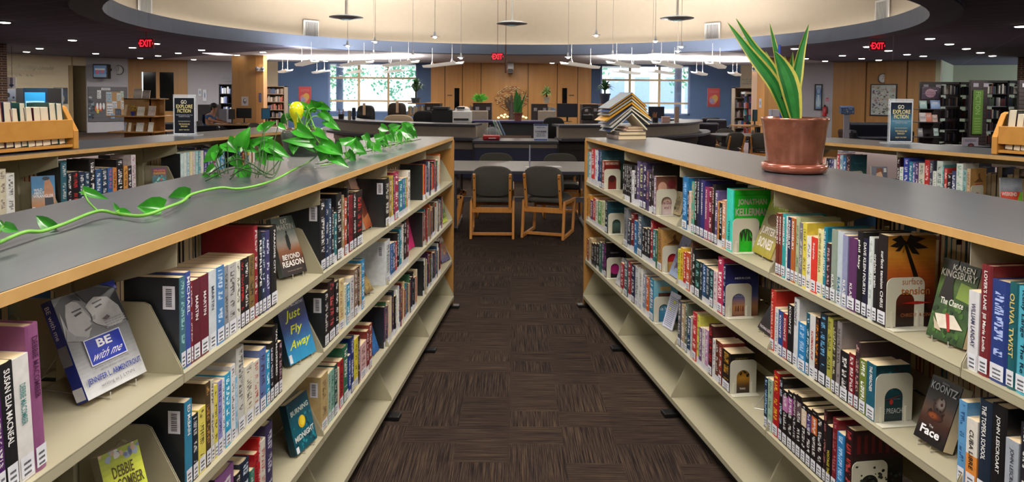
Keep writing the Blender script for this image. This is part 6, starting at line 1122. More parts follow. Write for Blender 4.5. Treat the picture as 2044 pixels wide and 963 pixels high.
t = thing('telephone', DY(1165, 240, 15.3), 'dark desk telephone right of the black monitor', 'telephone'); a = DY(1160, 240, 15.3); mb = MB(); mb.box((a.x, 15.3, a.z), (a.x + .26, 15.5, a.z + .12)); build('base', mb, M_BLACK, t, bevel=.02); mb = MB(); mb.tube(smooth_path([(a.x + .02, 15.28, a.z + .10), (a.x + .03, 15.27, a.z + .24), (a.x + .2, 15.27, a.z + .27), (a.x + .24, 15.28, a.z + .13)], 3), .022, 6); build('handset', mb, M_DKGREY, t)
# dark card cabinets and low bookcases behind the desk
M_CARD = mat('dark_card_cabinet', '2a2224', .5)
def cabinet(x0, x1, yt, y, side, lab, nb_=7):
    a, b_ = DY(x0, 230, y), DY(x1, yt, y); t = thing('card_cabinet', ((a.x + b_.x) / 2, y, 0), lab, 'cabinet', 'dark cabinets behind the desk'); zt = b_.z
    mb = MB(); mb.box((a.x, y, 0), (b_.x, y + .9, zt)); build('body', mb, M_CARD, t, bevel=.01); mb = MB(); mb.box((a.x - .02, y - .02, zt), (b_.x + .02, y + .92, zt + .025)); build('top_edge', mb, M_OAK, t)
    for i, (fx, fz, w_) in enumerate(((.14, .16, .2), (.72, .16, .2), (.40, .32, .28))):
        mb = MB(); xx = a.x + (b_.x - a.x) * fx; mb.box((xx, y - .012, zt - fz - .06), (xx + w_ * (b_.x - a.x), y - .001, zt - fz + .04)); build('label_holder', mb, M_WHITE if False else mat('dull_label', '8c8894', .5), t)
    if side:
        x2 = DY(side, 230, y).x; lo_, hi_ = (x2, a.x) if side < x0 else (b_.x, x2); mb = MB(); mb.box((lo_, y + .15, zt - .02), (hi_, y + .5, zt + .02)); mb.box((lo_, y + .15, zt - .42), (hi_, y + .5, zt - .38)); build('side_shelf', mb, M_OAK, t)
        R = random.Random(int(x0)); x = lo_ + .01; pk = MB()
        while x < hi_ - .03:
            w_ = R.uniform(.03, .07); pk.col(R.choice(['c8b890', 'd8d4cc', '8c9cb8', 'b08868'])); pk.box((x, y + .2, zt - .378), (x + w_ * .9, y + .42, zt - R.uniform(.08, .14))); x += w_
        build('book', pk, M_CLOTH, label='thin pale books on the side shelf of the ' + lab.split(' under')[0].split(' left')[0].split(' right')[0] + (' at pixel' if False else ''), cat='book', kind='stuff')
cabinet(944, 981, 206, 21.5, 936, 'dark card cabinet under the bright fern', 4); cabinet(1061, 1093, 208, 21.5, 1111, 'dark card cabinet left of the black monitor', 4); cabinet(1163, 1194, 209, 21.5, 1222, 'dark card cabinet right of the black monitor', 4); cabinet(848, 878, 207, 23.5, 812, 'dark card cabinet under the left window end', 6)
gbox('storage_cabinet', 940, 973, 222, 245, 17.5, M_TAUPE, 'taupe cabinet with dark top right of the white printer', 'cabinet', .6); gbox('storage_cabinet', 1075, 1110, 222, 245, 18.5, M_TAUPE, 'taupe cabinet behind the terracotta pot at right', 'cabinet', .6)
gbox('notice_rack', 873, 884, 168, 206, 29.88, M_CARD, 'dark notice rack on the blue wall at the left of the oak wall', 'rack', .1); gbox('notice_rack', 1178, 1188, 170, 206, 29.88, M_CARD, 'dark notice rack on the blue wall at the right of the oak wall', 'rack', .1)
# spiky plants
def spiky(px, pb, y, rpx, hpx, n, m_, lab, potm, poth=.22, seed=1, wide=.03, trunk=0):
    p = DY(px, pb, y); t = thing('spiky_plant', p, lab, 'plant'); s_ = y / F; pot(p, rpx * s_ * .42, poth, potm, t); mb = MB(); R = random.Random(seed); c0 = p + V((0, 0, poth + trunk))
    for i in range(n):
        a = R.uniform(0, 6.28); el = R.uniform(.05, 1.4); l = hpx * s_ * R.uniform(.6, 1); d = V((math.cos(a) * math.cos(el), math.sin(a) * math.cos(el), math.sin(el))); e = c0 + d * l * .6 ; tip = c0 + d * l - V((0, 0, .35 * l * math.cos(el))); S = d.cross(V((0, 0, 1))).normalized() * wide
        b0 = c0 + V((0, 0, trunk * -R.uniform(0, .5)))
        mb.face([b0 - S * .4, b0 + S * .4, e + S, e - S]); mb.face([e - S, e + S, tip])
    build('leaves', mb, m_, t, recalc=False)
    if trunk: mb = MB(); mb.tube([p + V((0, 0, poth * .6)), c0], .03, 6); build('trunk', mb, M_BARK, t)
M_SPK = mat('spiky_leaf', '3c6a3c', .5, var=.25, vscale=30); M_SPL = mat('pale_spiky_leaf', '8cac6c', .5, var=.2, vscale=30)
spiky(830, 207, 23.85, 24, 26, 60, M_SPK, 'tall spiky green plant before the left window', mat('dark_pot', '4c5460', .6), .2, 1, .035, .35); spiky(1207, 209, 21.85, 26, 26, 60, M_SPK, 'spiky green plant in a navy pot before the right window', mat('navy_pot', '2a3450', .5), .35, 2, .035, .15)
spiky(1091, 208, 21.8, 16, 22, 60, M_SPL, 'pale striped spiky plant on the dark cabinet at the right of the tree sculpture', mat('clear_pot', 'a8a8a0', .3), .22, 3, .025, .1)
p = DY(957, 206, 21.8); t = thing('fern', p, 'bright green fern on the dark cabinet left of the tree sculpture', 'plant'); pot(p, .12, .12, mat('lime_pot', '4c9c3c', .5), t); mb = MB(); R = random.Random(5)
for i in range(90): a = R.uniform(0, 6.28); el = R.uniform(-.1, 1.2); l = R.uniform(.12, .30); c0 = p + V((0, 0, .10)); d = V((math.cos(a) * math.cos(el) * 1.2, math.sin(a) * .5, math.sin(el) * .9)); leaf(mb, c0 + d * l * .4, c0 + d * l, .06, V((0, -1, .4)), .2, .2)
build('fronds', mb, mat('bright_fern', '5cc03c', .5, var=.2), t, recalc=False)
# tree made of little book blocks on the oak wall
t = thing('tree_sculpture', DY(1021, 236, 29.3), 'wall tree made of many small pale blocks with a brown trunk', 'wall sculpture'); R = random.Random(9); mb = MB(); sc_ = 29.3 / F
for i in range(-7, 8):
    for j in range(-8, 9):
        u_, v_ = (i - j) * 3.1, (i + j) * 2.1
        if (u_ / 32) ** 2 + (v_ / 25) ** 2 < 1 and R.random() < .80 and not (abs(u_) < 9 and v_ < -10):
            c = DY(1021 + u_ + R.uniform(-.4, .4), 196 - v_, 29.58); k_ = 1.75 * sc_; dz = V((0, 0, k_ * .8)); dx = V((k_ * 1.2, 0, 0)); mb.col(R.choice(['d8c08c', 'dcc490', 'c08c58', 'a8684c', 'd0b080'])); mb.prism([c - dx, c - dz, c + dx, c + dz], (0, .05, 0))
build('crown', mb, M_PRINT, t); mb = MB(); c = DY(1021, 226, 29.5)
for tx, ty, r0 in ((1021, 190, .12), (1008, 200, .07), (1036, 200, .07), (1014, 195, .06), (1030, 194, .06)): e = DY(tx, ty, 29.5); mb.tube(smooth_path([c + V((0, 0, -.25)), c + V(((e.x - c.x) * .2, 0, .15)), e], 4), [r0 * (1 - q_ / 9.5) + .02 for q_ in range(9)], 7)
build('trunk', mb, M_BARK, t)
gbox('picture', 970, 979, 187, 204, 29.6, mat('gold_picture', '8c7430', .5), 'small gold framed picture beside the fern', 'picture', .04)
for px0, px1, n_ in ((890, 922, 1), (1113, 1152, 2)):
    a, b_ = DY(px0, 191, YB - .37), DY(px1, 168, YB - .37); d_ = thing('door_%d' % n_, ((a.x + b_.x) / 2, YB - .37, 0), None, None); d_['kind'] = 'structure'; mb = MB(); mb.box((a.x, YB - .37, .01), (b_.x, YB - .352, b_.z)); build('door_leaf', mb, M_OAK, d_)
    q0, q1 = (907, 917) if n_ == 1 else (1122, 1132); e0, e1 = DY(q0, 211, YB - .38), DY(q1, 176, YB - .38); mb = MB(); mb.box((e0.x, YB - .376, e0.z - .2), (e1.x, YB - .371, e1.z)); build('window_pane', mb, M_DKGL, d_)
    q0, q1 = (893, 903) if n_ == 1 else (1136, 1146); e0, e1 = DY(q0, 191.5, YB - .38), DY(q1, 189.5, YB - .38); mb = MB(); mb.box((e0.x, YB - .378, e0.z), (e1.x, YB - .371, e1.z)); build('door_sign', mb, mat('bronze_sign', '4c3c2c', .5), d_)
gbox('wall_sign', 1096, 1109, 187, 194, 29.63, mat('bronze_sign'), 'small bronze room sign on the oak wall beside the right door', 'sign', .02, .002); gbox('light_switch', 1062, 1067, 192, 198, 29.63, M_WHITE, 'small white switch plate on the oak wall', 'switch', .02, .002)
# ------------------------------------------------------------------ left wing
def flat(name, x0, x1, yt, yb, y, lab, cat, draw, frame_m=None, th=.03, rim=.0, group=None, wl=None):
    """a thin sheet at depth y, or lying on the wall face wl"""
    o_ = V((0, 0, 0))
    if wl:
        y0, y1 = wy(x0, *wl), wy(x1, *wl); a, b_ = DY(x0, yb, y0), DY(x1, yb, y1); b_.z = DY(x0, yt, y0).z; a.z = DY(x0, yb, y0).z
    else: a, b_ = DY(x0, yb, y), DY(x1, yt, y)
    X = V((b_.x - a.x, b_.y - a.y, 0)); w_, h_ = X.length, b_.z - a.z; X.normalize(); N = V((X.y, -X.x, 0)); a = a + N * (th if wl else 0)
    t = thing(name, a + X * w_ / 2, lab, cat, group); mb = MB(); mb.obox(a, X * w_, -N * th, V((0, 0, h_))); build('backing', mb, frame_m or M_WHITE, t)
    A = Art(a + X * rim + N * .001 + V((0, 0, rim)), X * (w_ - 2 * rim), V((0, 0, h_ - 2 * rim)), N, .0012); draw(A); A.done('printed_face', t); return t
def clock(px, py, r_px, y, lab):
    p = DY(px, py, y); r = r_px * y / F; t = thing('wall_clock', p, lab, 'clock'); mb = MB(); n = 28
    def ring(rr, yy): return [p + V((rr * math.cos(2 * math.pi * i / n), yy, rr * math.sin(2 * math.pi * i / n))) for i in range(n)]
    mb.grid([ring(r * .88, -.02), ring(r, -.05), ring(r, 0)], True); build('rim', mb, M_BLACK, t); A = Art(p + V((-r, -.022, -r)), V((2 * r, 0, 0)), V((0, 0, 2 * r)), V((0, -1, 0)), .001); A.ell(.5, .5, .45, .45, 'dcdcdc', 28)
    for k_ in range(12): a = k_ * math.pi / 6; A.ell(.5 + .36 * math.cos(a), .5 + .36 * math.sin(a), .03, .03, '30303a', 6)
    A.poly([(.485, .5), (.515, .5), (.52, .82), (.48, .82)], '18181c').poly([(.5, .48), (.5, .52), (.30, .36), (.31, .34)], '18181c'); A.done('dial', t)
clock(237.5, 140, 9.5, wy(237, pL[4], pL[5]) - .005, 'round wall clock with black rim beside the television on the left'); clock(1762, 156.5, 9.5, wy(1762, pR[3], pR[4]) - .005, 'round white wall clock above the painting on the right')
t = thing('television', DY(202, 142, 27.6), 'television mounted high on the pale wall at the left', 'television'); a, b_ = DY(188, 157, 27.4), DY(214, 128, 27.4); mb = MB(); mb.obox((a.x, 27.3, a.z), (b_.x - a.x, .14, 0), (-.05, .3, 0), (0, 0, b_.z - a.z)); build('casing', mb, M_BLACK, t, bevel=.02)
A = Art(V((a.x + .05, 27.30, a.z + .06)), V((b_.x - a.x - .10, .12, 0)), V((0, 0, b_.z - a.z - .12)), V((.2, -1, 0)), .004); A.rect(0, 0, 1, 1, '3c7cc0').ell(.3, .45, .18, .2, 'b84c78').ell(.7, .5, .16, .2, 'b05070').rect(0, 0, 1, .25, '6c90b8').rect(.1, .6, .9, .75, 'c8d0d8'); A.done('screen', t)
mb = MB(); mb.box((a.x + .15, 27.5, b_.z - .25), (a.x + .3, 28.1, b_.z - .15)); build('wall_bracket', mb, M_BLACK, t)
# quote on the cream wall
P0 = DY(10, 139, 24.0); A = Art(P0, V((DY(104, 131, 25.8).x - P0.x, 1.9, 0)), V((0, 0, .20)), V((.7, -.7, 0)), .002); A.text('ugh coffee anything is possible.', 0, 0, 1, 1, '6a6258', 0, .1); A.text('~ ~ \u00b7 ~ ~', .18, -1.1, .55, -.5, '6a6258')
build('wall_lettering', A.mb, M_PRINT, label='grey cursive coffee quote lettered on the cream wall at the left', cat='lettering', recalc=False)
P0 = DY(439, 161, 29.4); A = Art(P0, V((DY(463, 161, 29.5).x - P0.x + .25, .1, 0)), V((0, 0, .24)), V((0, -1, 0)), .002); A.text('PERIODICALS', 0, 0, 1.2, 1, '8890a0'); build('wall_lettering', A.mb, M_PRINT, label='PERIODICALS lettering on the pale wall left of the left oak column', cat='lettering', recalc=False)
P0 = DY(1480, 168, 29.6); A = Art(P0, V((DY(1500, 161, 29.4).x - P0.x, -.2, 0)), V((0, 0, .22)), V((0, -1, 0)), .002); A.text('COLLEGE LIFE', 0, 0, 1, 1, '5c5c58'); build('wall_lettering', A.mb, M_PRINT, label='COLLEGE LIFE lettering above the bookcase at the right', cat='lettering', recalc=False)
def d_arrow(A): A.rect(0, 0, 1, 1, 'd0d4e0').poly([(.35, .95), (.65, .95), (.65, .35), (.85, .35), (.5, .08), (.15, .35), (.35, .35)], '1c3c6c').text('BATHROOM', .42, .4, .58, .92, 'c0c8d8', vert=True)
flat('arrow_sign', 15, 31, 154, 177, 21, 'white sign with a blue down arrow beside the brown bricks', 'sign', d_arrow)
mb = MB(); a = DY(23, 154, 21); mb.tube([(a.x, 21.02, a.z), (a.x, 21.02, CZ)], .006, 5); build('sign_wire', mb, M_DKGREY, label='thin wire holding the arrow sign', cat='wire')
def d_photo(A): A.grad(0, 0, 1, 1, ['5c6478', '8c98b0', 'a8b4c8']).ell(.25, .5, .16, .2, '181c28').ell(.7, .3, .1, .1, '202430')
flat('poster', 10, 33, 178, 202, 23.55, 'grey blue poster of dark shapes under the arrow sign', 'poster', d_photo, M_DKGREY, wl=((-19.2, 23.6), pL[3]))
def d_vend(A): A.rect(0, 0, 1, 1, '14283c').rect(.06, .1, .9, .9, '2c8cc8').rect(.1, .2, .86, .7, '9cd0e8').rect(.16, .3, .8, .55, 'd0e4ec')
t = flat('vending_machine', 48, 95, 176, 262, 23.0, 'vending machine with bright blue front behind the book trough', 'vending machine', d_vend, M_BLACK, .7)
def d_port(A): A.grad(0, 0, 1, 1, ['1c2834', '2c4458', '1c2c3c']).ell(.5, .3, .26, .28, '8c8478').ell(.5, .68, .13, .14, '7c6050').ell(.5, .84, .15, .07, '202830')
flat('poster', 107, 134, 175, 207, wy(107, (-19.2, 23.6), pL[3]) - .05, 'dark portrait poster of a seated figure left of the beige doorway', 'poster', d_port, M_BLACK, .05, wl=((-19.2, 23.6), pL[3]))
gbox('storage_cabinet', 33, 47, 176, 262, 23.0, M_DKGREY, 'narrow dark cabinet left of the vending machine', 'cabinet', .6); gbox('storage_cabinet', 96, 107, 176, 262, 24, mat('steel_grey', '7c8490', .5), 'narrow steel cabinet right of the vending machine', 'cabinet', .5)
# bulletin board
def d_board(A):
    A.rect(0, 0, 1, 1, '5c5c64'); [A.rect(0, i / 9, 1, i / 9 + .008, '484850') for i in range(1, 9)]; A.rect(.44, .16, .90, .86, 'a8845c').rect(.33, .90, .56, .97, 'd0d4dc').text('COMMUNITY', .35, .915, .54, .955, '505868')
    R = random.Random(4)
    for c, u_, v_, w_, h_ in (('9cb8cc', .45, .55, .14, .3), ('c8d0d0', .72, .6, .12, .22), ('d0d4dc', .46, .18, .16, .34), ('2c3c54', .68, .16, .15, .2), ('b8c8b8', .82, .7, .08, .18), ('c8c4bc', .82, .35, .08, .25), ('d8dce0', .22, .66, .10, .24), ('d0602c', .16, .3, .18, .14), ('c8c048', .20, .24, .06, .10), ('7ca0c8', .56, .08, .10, .14), ('c8ccd4', .60, .38, .12, .2)): A.rect(u_, v_, u_ + w_, v_ + h_, c).lines(u_ + .01, v_ + .02, u_ + w_ - .01, v_ + h_ - .03, 4, '707880', int(u_ * 50))
    for i in range(3): A.ell(.22 + i * .08, .44, .03, .10, 'e0e0e4', 10)
    A.speck(20, .0, .05, .14, .85, ['2c4c5c', '788c98', '1c2c34', 'a8b0b8'], .04, 7)
flat('bulletin_board', 176, 254, 173, 243, wy(176, pL[4], pL[5]) - .06, 'grey slatted bulletin board covered with flyers', 'bulletin board', d_board, M_DKGREY, .06, wl=(pL[4], pL[5])); gbox('wall_outlet', 186, 190, 256, 262, wy(186, pL[4], pL[5]) - .02, M_WHITE, 'small outlet plate below the bulletin board', 'outlet', .02, .002)
# wooden display shelf with books
a, b_ = DY(248, 272, 15.0), DY(300, 197, 15.0); t = thing('display_shelf', ((a.x + b_.x) / 2, 15.2, 0), 'wooden display shelf with slanting ledges below the dark windows', 'bookshelf')
mb = MB(); mb.box((a.x, 15.0, 0), (b_.x, 15.03, b_.z)); mb.box((b_.x - .02, 15.0, 0), (b_.x + .0, 15.4, b_.z)); mb.box((b_.x, 15.2, 0), (b_.x + .2, 15.23, b_.z)); mb.box((a.x, 15.0, b_.z - .02), (b_.x + .2, 15.4, b_.z)); build('body', mb, M_OAKD, t)
for py in (231, 262): z_ = DY(270, py, 14.9).z; mb = MB(); mb.box((a.x - .14, 14.62, z_ - .02), (b_.x + .28, 15.45, z_)); build('ledge', mb, M_OAK, t)
z1_, z2_, z3_ = b_.z, DY(270, 231, 14.9).z, DY(270, 262, 14.9).z
def propbook(px, z_, y, w_, h, c, lab, c2='ccc', rz=0):
    p = DY(px, 200, y); mb, pg = MB(), MB(); X = V((math.cos(rz), math.sin(rz), 0)); Yv = V((0, .25, .97)); P = V((p.x, y, z_ + .002)); N = X.cross(Yv)
    book_shape(mb, pg, P, -N, X, Yv, .02, w_, h, [(1, c)], False, 'ddd', 1, False); o = build('book', mb, M_COVER, label=lab, cat='book', group='books on the wooden display shelf', origin=P); build('page_block', pg, M_PAGES, o)
    A = Art(P + N * .001, X * w_, Yv * h, N, .001); A.grad(.04, .04, .96, .96, [c2, c, c2]); A.speck(8, .1, .1, .9, .9, [c, 'b8b0a8'], .08, int(px)); A.done('cover_art', o)
for px, z_, w_, h, c, lab, c2 in ((265, z1_, .17, .22, 'b8b0a8', 'pale face-out book on top of the wooden display shelf, left one', '8c7c74'), (283, z1_, .16, .18, '9c8c88', 'brown grey face-out book on top of the wooden display shelf, right one', '705c58'), (272, z2_, .15, .2, 'b0a898', 'cream face-out book in the middle of the wooden display shelf', 'd0ccc0'), (294, z2_, .15, .22, '9c8c84', 'grey brown face-out book at the right of the middle ledge', 'c0a8a0'), (246, z2_, .05, .24, 'c0a070', 'thin gold book leaning at the left of the middle ledge', 'b09060'), (270, z3_, .15, .19, 'a09484', 'grey framed book on the lower ledge', '6c645c'), (246, z3_, .04, .2, '4c6c9c', 'thin blue book on the lower ledge', '385480'), (254, z3_, .06, .19, 'c8b48c', 'cream book on the lower ledge', 'a89468'), (294, z3_, .1, .2, 'c8c0b4', 'white book at the right end of the lower ledge', '948c80')): propbook(px, z_, 14.75, w_, h, c, lab, c2)
p = DY(265, 230, 14.8); p.z = z2_; t = thing('flower_vase', p, 'blue vase of small yellow flowers on the wooden display shelf', 'vase'); pot(p, .045, .09, mat('blue_vase', '1c2c7c', .3), t); mb = MB(); R = random.Random(8)
for i in range(40): c = p + V((R.gauss(0, .05), R.gauss(0, .03), .11 + R.random() * .12)); mb.ball(c, .010, 5, 3)
build('flowers', mb, mat('yellow_flower', 'a89428', .6, var=.2), t)
# person reading at a desk
t = thing('study_desk', DY(440, 240, 19.5) * 1, 'dark study desk where a person sits reading, left of the oak column', 'desk'); t.location.z = 0; WL[t.as_pointer()].z = 0
a, b_ = DY(425, 240, 19.8), DY(508, 240, 19.8); mb = MB(); mb.box((a.x, 19.4, .72), (b_.x, 20.3, .75)); build('desk_top', mb, M_OAKD, t); mb = MB(); mb.box((a.x, 20.2, 0), (b_.x, 20.25, .72)); mb.box((b_.x - .04, 19.4, 0), (b_.x, 20.2, .72)); build('panel', mb, M_DKGREY, t)
mb = MB(); mb.cbox((a.x + .25, 19.7, .758), (.28, .2, .012), .2); build('open_book', mb, M_WHITE, label='open white book lying in front of the seated reader', cat='book')
def skin_body(name, V_, E_, R_, m_, parent, sub=2):
    og = WL[parent.as_pointer()]; me = bpy.data.meshes.new(name); me.from_pydata([tuple(V(v) - og) for v in V_], E_, []); o = bpy.data.objects.new(name, me); C.objects.link(o); o.parent = parent; me.materials.append(m_)
    sk = o.modifiers.new('skin', 'SKIN'); sk.use_smooth_shade = True
    for i, r in enumerate(R_): me.skin_vertices[0].data[i].radius = (r, r) if isinstance(r, (int, float)) else r
    me.skin_vertices[0].data[0].use_root = True; sb = o.modifiers.new('sub', 'SUBSURF'); sb.levels = sub; sb.render_levels = sub; return o
hd = DY(427.5, 216, 19.8); t = thing('person', (hd.x - .08, 19.8, 0), 'person in a blue t-shirt sitting sideways and reading at a desk', 'person')
hx_, hz = hd.x, hd.z; Bx = hx_ - .14; M_SKIN = mat('skin', '9c7058', .6, var=.03); M_SHIRT = mat('blue_shirt', '1f4670', .85); M_HAIR = mat('dark_hair', '1c1614', .7); M_JEAN = mat('dark_trousers', '1c1c26', .9)
pv = [(Bx, 19.8, .52), (Bx - .02, 19.8, .72), (Bx + .0, 19.8, .92), (Bx + .05, 19.8, hz - .24), (hx_ - .02, 19.8, hz - .13), (hx_ + .01, 19.8, hz), (hx_ + .015, 19.8, hz + .08),
      (Bx + .06, 19.62, hz - .27), (Bx + .14, 19.56, .86), (Bx + .40, 19.62, .79), (Bx + .48, 19.65, .775), (Bx + .06, 19.98, hz - .27), (Bx + .14, 20.02, .86), (Bx + .40, 19.92, .79), (Bx + .48, 19.9, .775),
      (Bx + .10, 19.70, .50), (Bx + .46, 19.68, .52), (Bx + .44, 19.68, .08), (Bx + .56, 19.68, .05), (Bx + .10, 19.90, .50), (Bx + .46, 19.92, .52), (Bx + .44, 19.92, .08), (Bx + .56, 19.92, .05)]
ed = [(0, 1), (1, 2), (2, 3), (3, 4), (4, 5), (5, 6), (3, 7), (7, 8), (8, 9), (9, 10), (3, 11), (11, 12), (12, 13), (13, 14), (0, 15), (15, 16), (16, 17), (17, 18), (0, 19), (19, 20), (20, 21), (21, 22)]
rr = [.14, .13, .14, .12, .052, .085, .075, .065, .045, .03, .032, .065, .045, .03, .032, .09, .065, .042, .035, .09, .065, .042, .035]
skin_body('body', pv, ed, rr, M_SKIN, t)
skin_body('shirt', [pv[0], pv[1], pv[2], pv[3], (Bx + .085, 19.8, hz - .19), pv[7], (Bx + .11, 19.575, .93), pv[11], (Bx + .11, 20.01, .93)], [(0, 1), (1, 2), (2, 3), (3, 4), (3, 5), (5, 6), (3, 7), (7, 8)], [.155, .15, .155, .135, .06, .082, .07, .082, .07], M_SHIRT, t)
skin_body('trousers', [pv[0], pv[15], pv[16], pv[17], pv[19], pv[20], pv[21]], [(0, 1), (1, 2), (2, 3), (0, 4), (4, 5), (5, 6)], [.15, .10, .078, .055, .10, .078, .055], M_JEAN, t)
mb = MB(); mb.ball((hx_ - .012, 19.8, hz + .055), .105, 14, 10, (1, .9, .95)); mb.ball((hx_ - .05, 19.8, hz + .01), .085, 12, 8, (.8, 1, 1)); build('hair', mb, M_HAIR, t, smooth=True)
mb = MB(); mb.ball((hx_ + .095, 19.8, hz - .01), .018, 8, 6); mb.ball((hx_ + .0, 19.715, hz - .005), .022, 8, 6, (.8, .4, 1.3)); build('nose_and_ear', mb, M_SKIN, t, smooth=True)
for sy in (-1, 1):
    hb = V((Bx + .48, 19.775 + sy * .125, .775)); mb = MB()
    for k_ in range(4): mb.tube(smooth_path([hb + V((.02, -.027 + k_ * .018, 0)), hb + V((.06, -.03 + k_ * .02, .008)), hb + V((.09 - abs(k_ - 1.5) * .006, -.03 + k_ * .02, -.008))], 3), .0085, 6)
    mb.tube(smooth_path([hb + V((-.01, -sy * .02, 0)), hb + V((.02, -sy * .05, .0)), hb + V((.045, -sy * .055, -.005))], 3), .010, 6); build('fingers', mb, M_SKIN, t, smooth=True)
dupe(ch0, (Bx - .02, 19.8, 0), math.radians(-90), 'dark chair under the seated reader in blue', 'chairs in the left wing'); a = DY(490, 250, 18.5); dupe(ch0, (a.x, 18.5, 0), math.radians(150), 'dark chair beside the left oak column', 'chairs in the left wing')
for px, y_, rz, lb in ((310, 19.5, 60, 'blue black lounge chair left of the poster stand'), (395, 17.5, 100, 'black lounge chair right of the poster stand')):
    a = DY(px, 250, y_); t = thing('lounge_chair', (a.x, y_, 0), lb, 'armchair', 'dark lounge chairs'); mb = MB(); mb.cbox((a.x, y_, .24), (.8, .75, .36)); build('seat', mb, mat('navy_leather', '10121c', .3), t, bevel=.05); mb = MB(); mb.cbox((a.x, y_ + .35, .42), (.8, .16, .72)); build('backrest', mb, mat('navy_leather'), t, bevel=.05)
    for s_ in (-1, 1): mb = MB(); mb.cbox((a.x + s_ * .42, y_, .30), (.14, .8, .58)); build('armrest', mb, mat('navy_leather'), t, bevel=.05)
monitor(456, 469, 218, 238, 19.9, 'black monitor edge beside the seated reader', '10121a', .9, bz=.751); t = monitor(472, 502, 216, 236, 20.1, 'black monitor with a white note in front of the oak column', '0c0e14', bz=.751)
gbox('paper_note', 481, 494, 216, 225, 20.07, M_WHITE, 'white note stuck on the monitor by the left oak column', 'paper', .008, .001)
gbox('printer', 437, 452, 218, 232, 21.5, mat('grey_plastic', '6c6c74', .5), 'grey printer behind the seated reader', 'printer', .4); gbox('copier', 395, 425, 209, 262, 24.0, M_DKGREY, 'large dark copier against the pale wall behind the reader', 'copier', .7)
monitor(522, 539, 216, 238, 18.0, 'thin monitor with a blue screen right of the left oak column', '1c5c84', .7, bz=.736); a, b_ = DY(505, 244, 18), DY(560, 244, 18)
t = thing('computer_desk', ((a.x + b_.x) / 2, 18, 0), 'oak computer desk right of the left oak column', 'desk'); mb = MB(); mb.box((a.x, 17.6, .70), (b_.x, 18.6, .735)); build('desk_top', mb, M_OAK, t); mb = MB(); mb.box((a.x, 17.7, 0), (a.x + .05, 18.5, .7)); mb.box((b_.x - .05, 17.7, 0), (b_.x, 18.5, .7)); build('legs_panel', mb, M_OAKD, t)
def bookcase(x0, x1, yt, y, nsh, m_, lab, pal, seed, fill=.8, depth=.4, grp='books'):
    a, b_ = DY(x0, 230, y), DY(x1, yt, y); t = thing('bookcase', ((a.x + b_.x) / 2, y, 0), lab, 'bookcase'); zt = b_.z; mb = MB()
    mb.box((a.x, y, 0), (a.x + .03, y + depth, zt)); mb.box((b_.x - .03, y, 0), (b_.x, y + depth, zt)); mb.box((a.x, y + depth - .02, 0), (b_.x, y + depth, zt)); mb.box((a.x, y, zt - .03), (b_.x, y + depth, zt)); build('body', mb, m_, t)
    R = random.Random(seed); gap = (zt - .1) / nsh; pk = MB()
    for i in range(nsh):
        z_ = .08 + gap * i; mb = MB(); mb.box((a.x + .03, y + .01, z_), (b_.x - .03, y + depth - .02, z_ + .025)); build('shelf', mb, m_, t)
        x = a.x + .05
        while x < b_.x - .09:
            w_ = R.uniform(.03, .08)
            if R.random() < fill:
                c = R.choice(pal); pk.col(c); z2 = z_ + .026; hh = gap * R.uniform(.5, .75); pk.obox((x, y + .05, z2), (w_ * .92, 0, 0), (0, .2, 0), (0, 0, hh))
            x += w_
    build('book', pk, M_CLOTH, label='small books filling the ' + lab, cat='book', kind='stuff'); return t
bookcase(437, 463, 168, 27, 5, M_BLACK, 'black bookcase left of the left oak column', ['2c4c8c', 'c8ccd4', '7c8cb0', '5c6c9c', 'e0e0e0'], 1); bookcase(529, 568, 172, 26.5, 6, mat('tan_shelf', '8c7c68', .6), 'tan magazine bookcase right of the left oak column', ['8c7c6c', 'a89c8c', '5c4c44', 'b86c5c', 'c8c4bc', '4c5c7c'], 2)
gbox('small_card', 544, 549, 163, 171, 26.5, M_WHITE, 'small white card standing on the tan magazine bookcase', 'card', .02, .001)
def d_dance(A): A.grad(0, 0, 1, 1, ['8c3434', 'b04444', 'b8484c']).ell(.45, .35, .32, .24, 'c87c6c').ell(.62, .45, .24, .2, 'c8a04c').ell(.35, .3, .2, .14, '8c84b0').text('LOVE', .25, .28, .7, .42, 'c8b4b0').lines(.15, .75, .85, .9, 2, 'c87c7c')
flat('poster', 596, 621, 173, 210, 29.98, 'red poster with a gold circle on the blue wall at the left', 'poster', d_dance, None, .02); flat('poster', 1412, 1437, 176, 213, 29.98, 'red poster with a gold circle on the blue wall at the right', 'poster', d_dance, None, .02)
def d_fr(A): A.rect(0, 0, 1, 1, 'c4c8d4').ell(.5, .5, .2, .25, '8090a8')
flat('framed_print', 396, 403, 177, 192, wy(397, pL[6], pL[7]) - .03, 'small framed white print on the pale wall, left one', 'picture', d_fr, M_DKGREY, .03, wl=(pL[6], pL[7])); flat('framed_print', 405, 413, 179, 202, wy(406, pL[6], pL[7]) - .03, 'small framed blue print on the pale wall, right one', 'picture', d_fr, M_DKGREY, .03, wl=(pL[6], pL[7]))
def d_no(A): A.rect(0, 0, 1, 1, 'a8a09c').ell(.5, .5, .25, .3, '5c5c68').ell(.55, .6, .12, .12, 'd0ccc8')
flat('notice', 482, 495, 193, 211, 24.99, 'paper notice with a round drawing on the left oak column', 'notice', d_no, None, .01)
def d_bl(A): A.rect(0, 0, 1, 1, '2c3c74').text('CATALOG', .3, .1, .7, .9, 'a8b0cc', vert=True)
flat('notice', 517, 522, 186, 204, 25.01, 'narrow blue sign on the light side of the left oak column', 'notice', d_bl, None, .01)
gbox('fire_alarm', 485, 493, 154, 162, 24.85, mat('alarm_red', '6c1c18', .4), 'small red fire alarm on the left oak column', 'fire alarm', .15, .01)
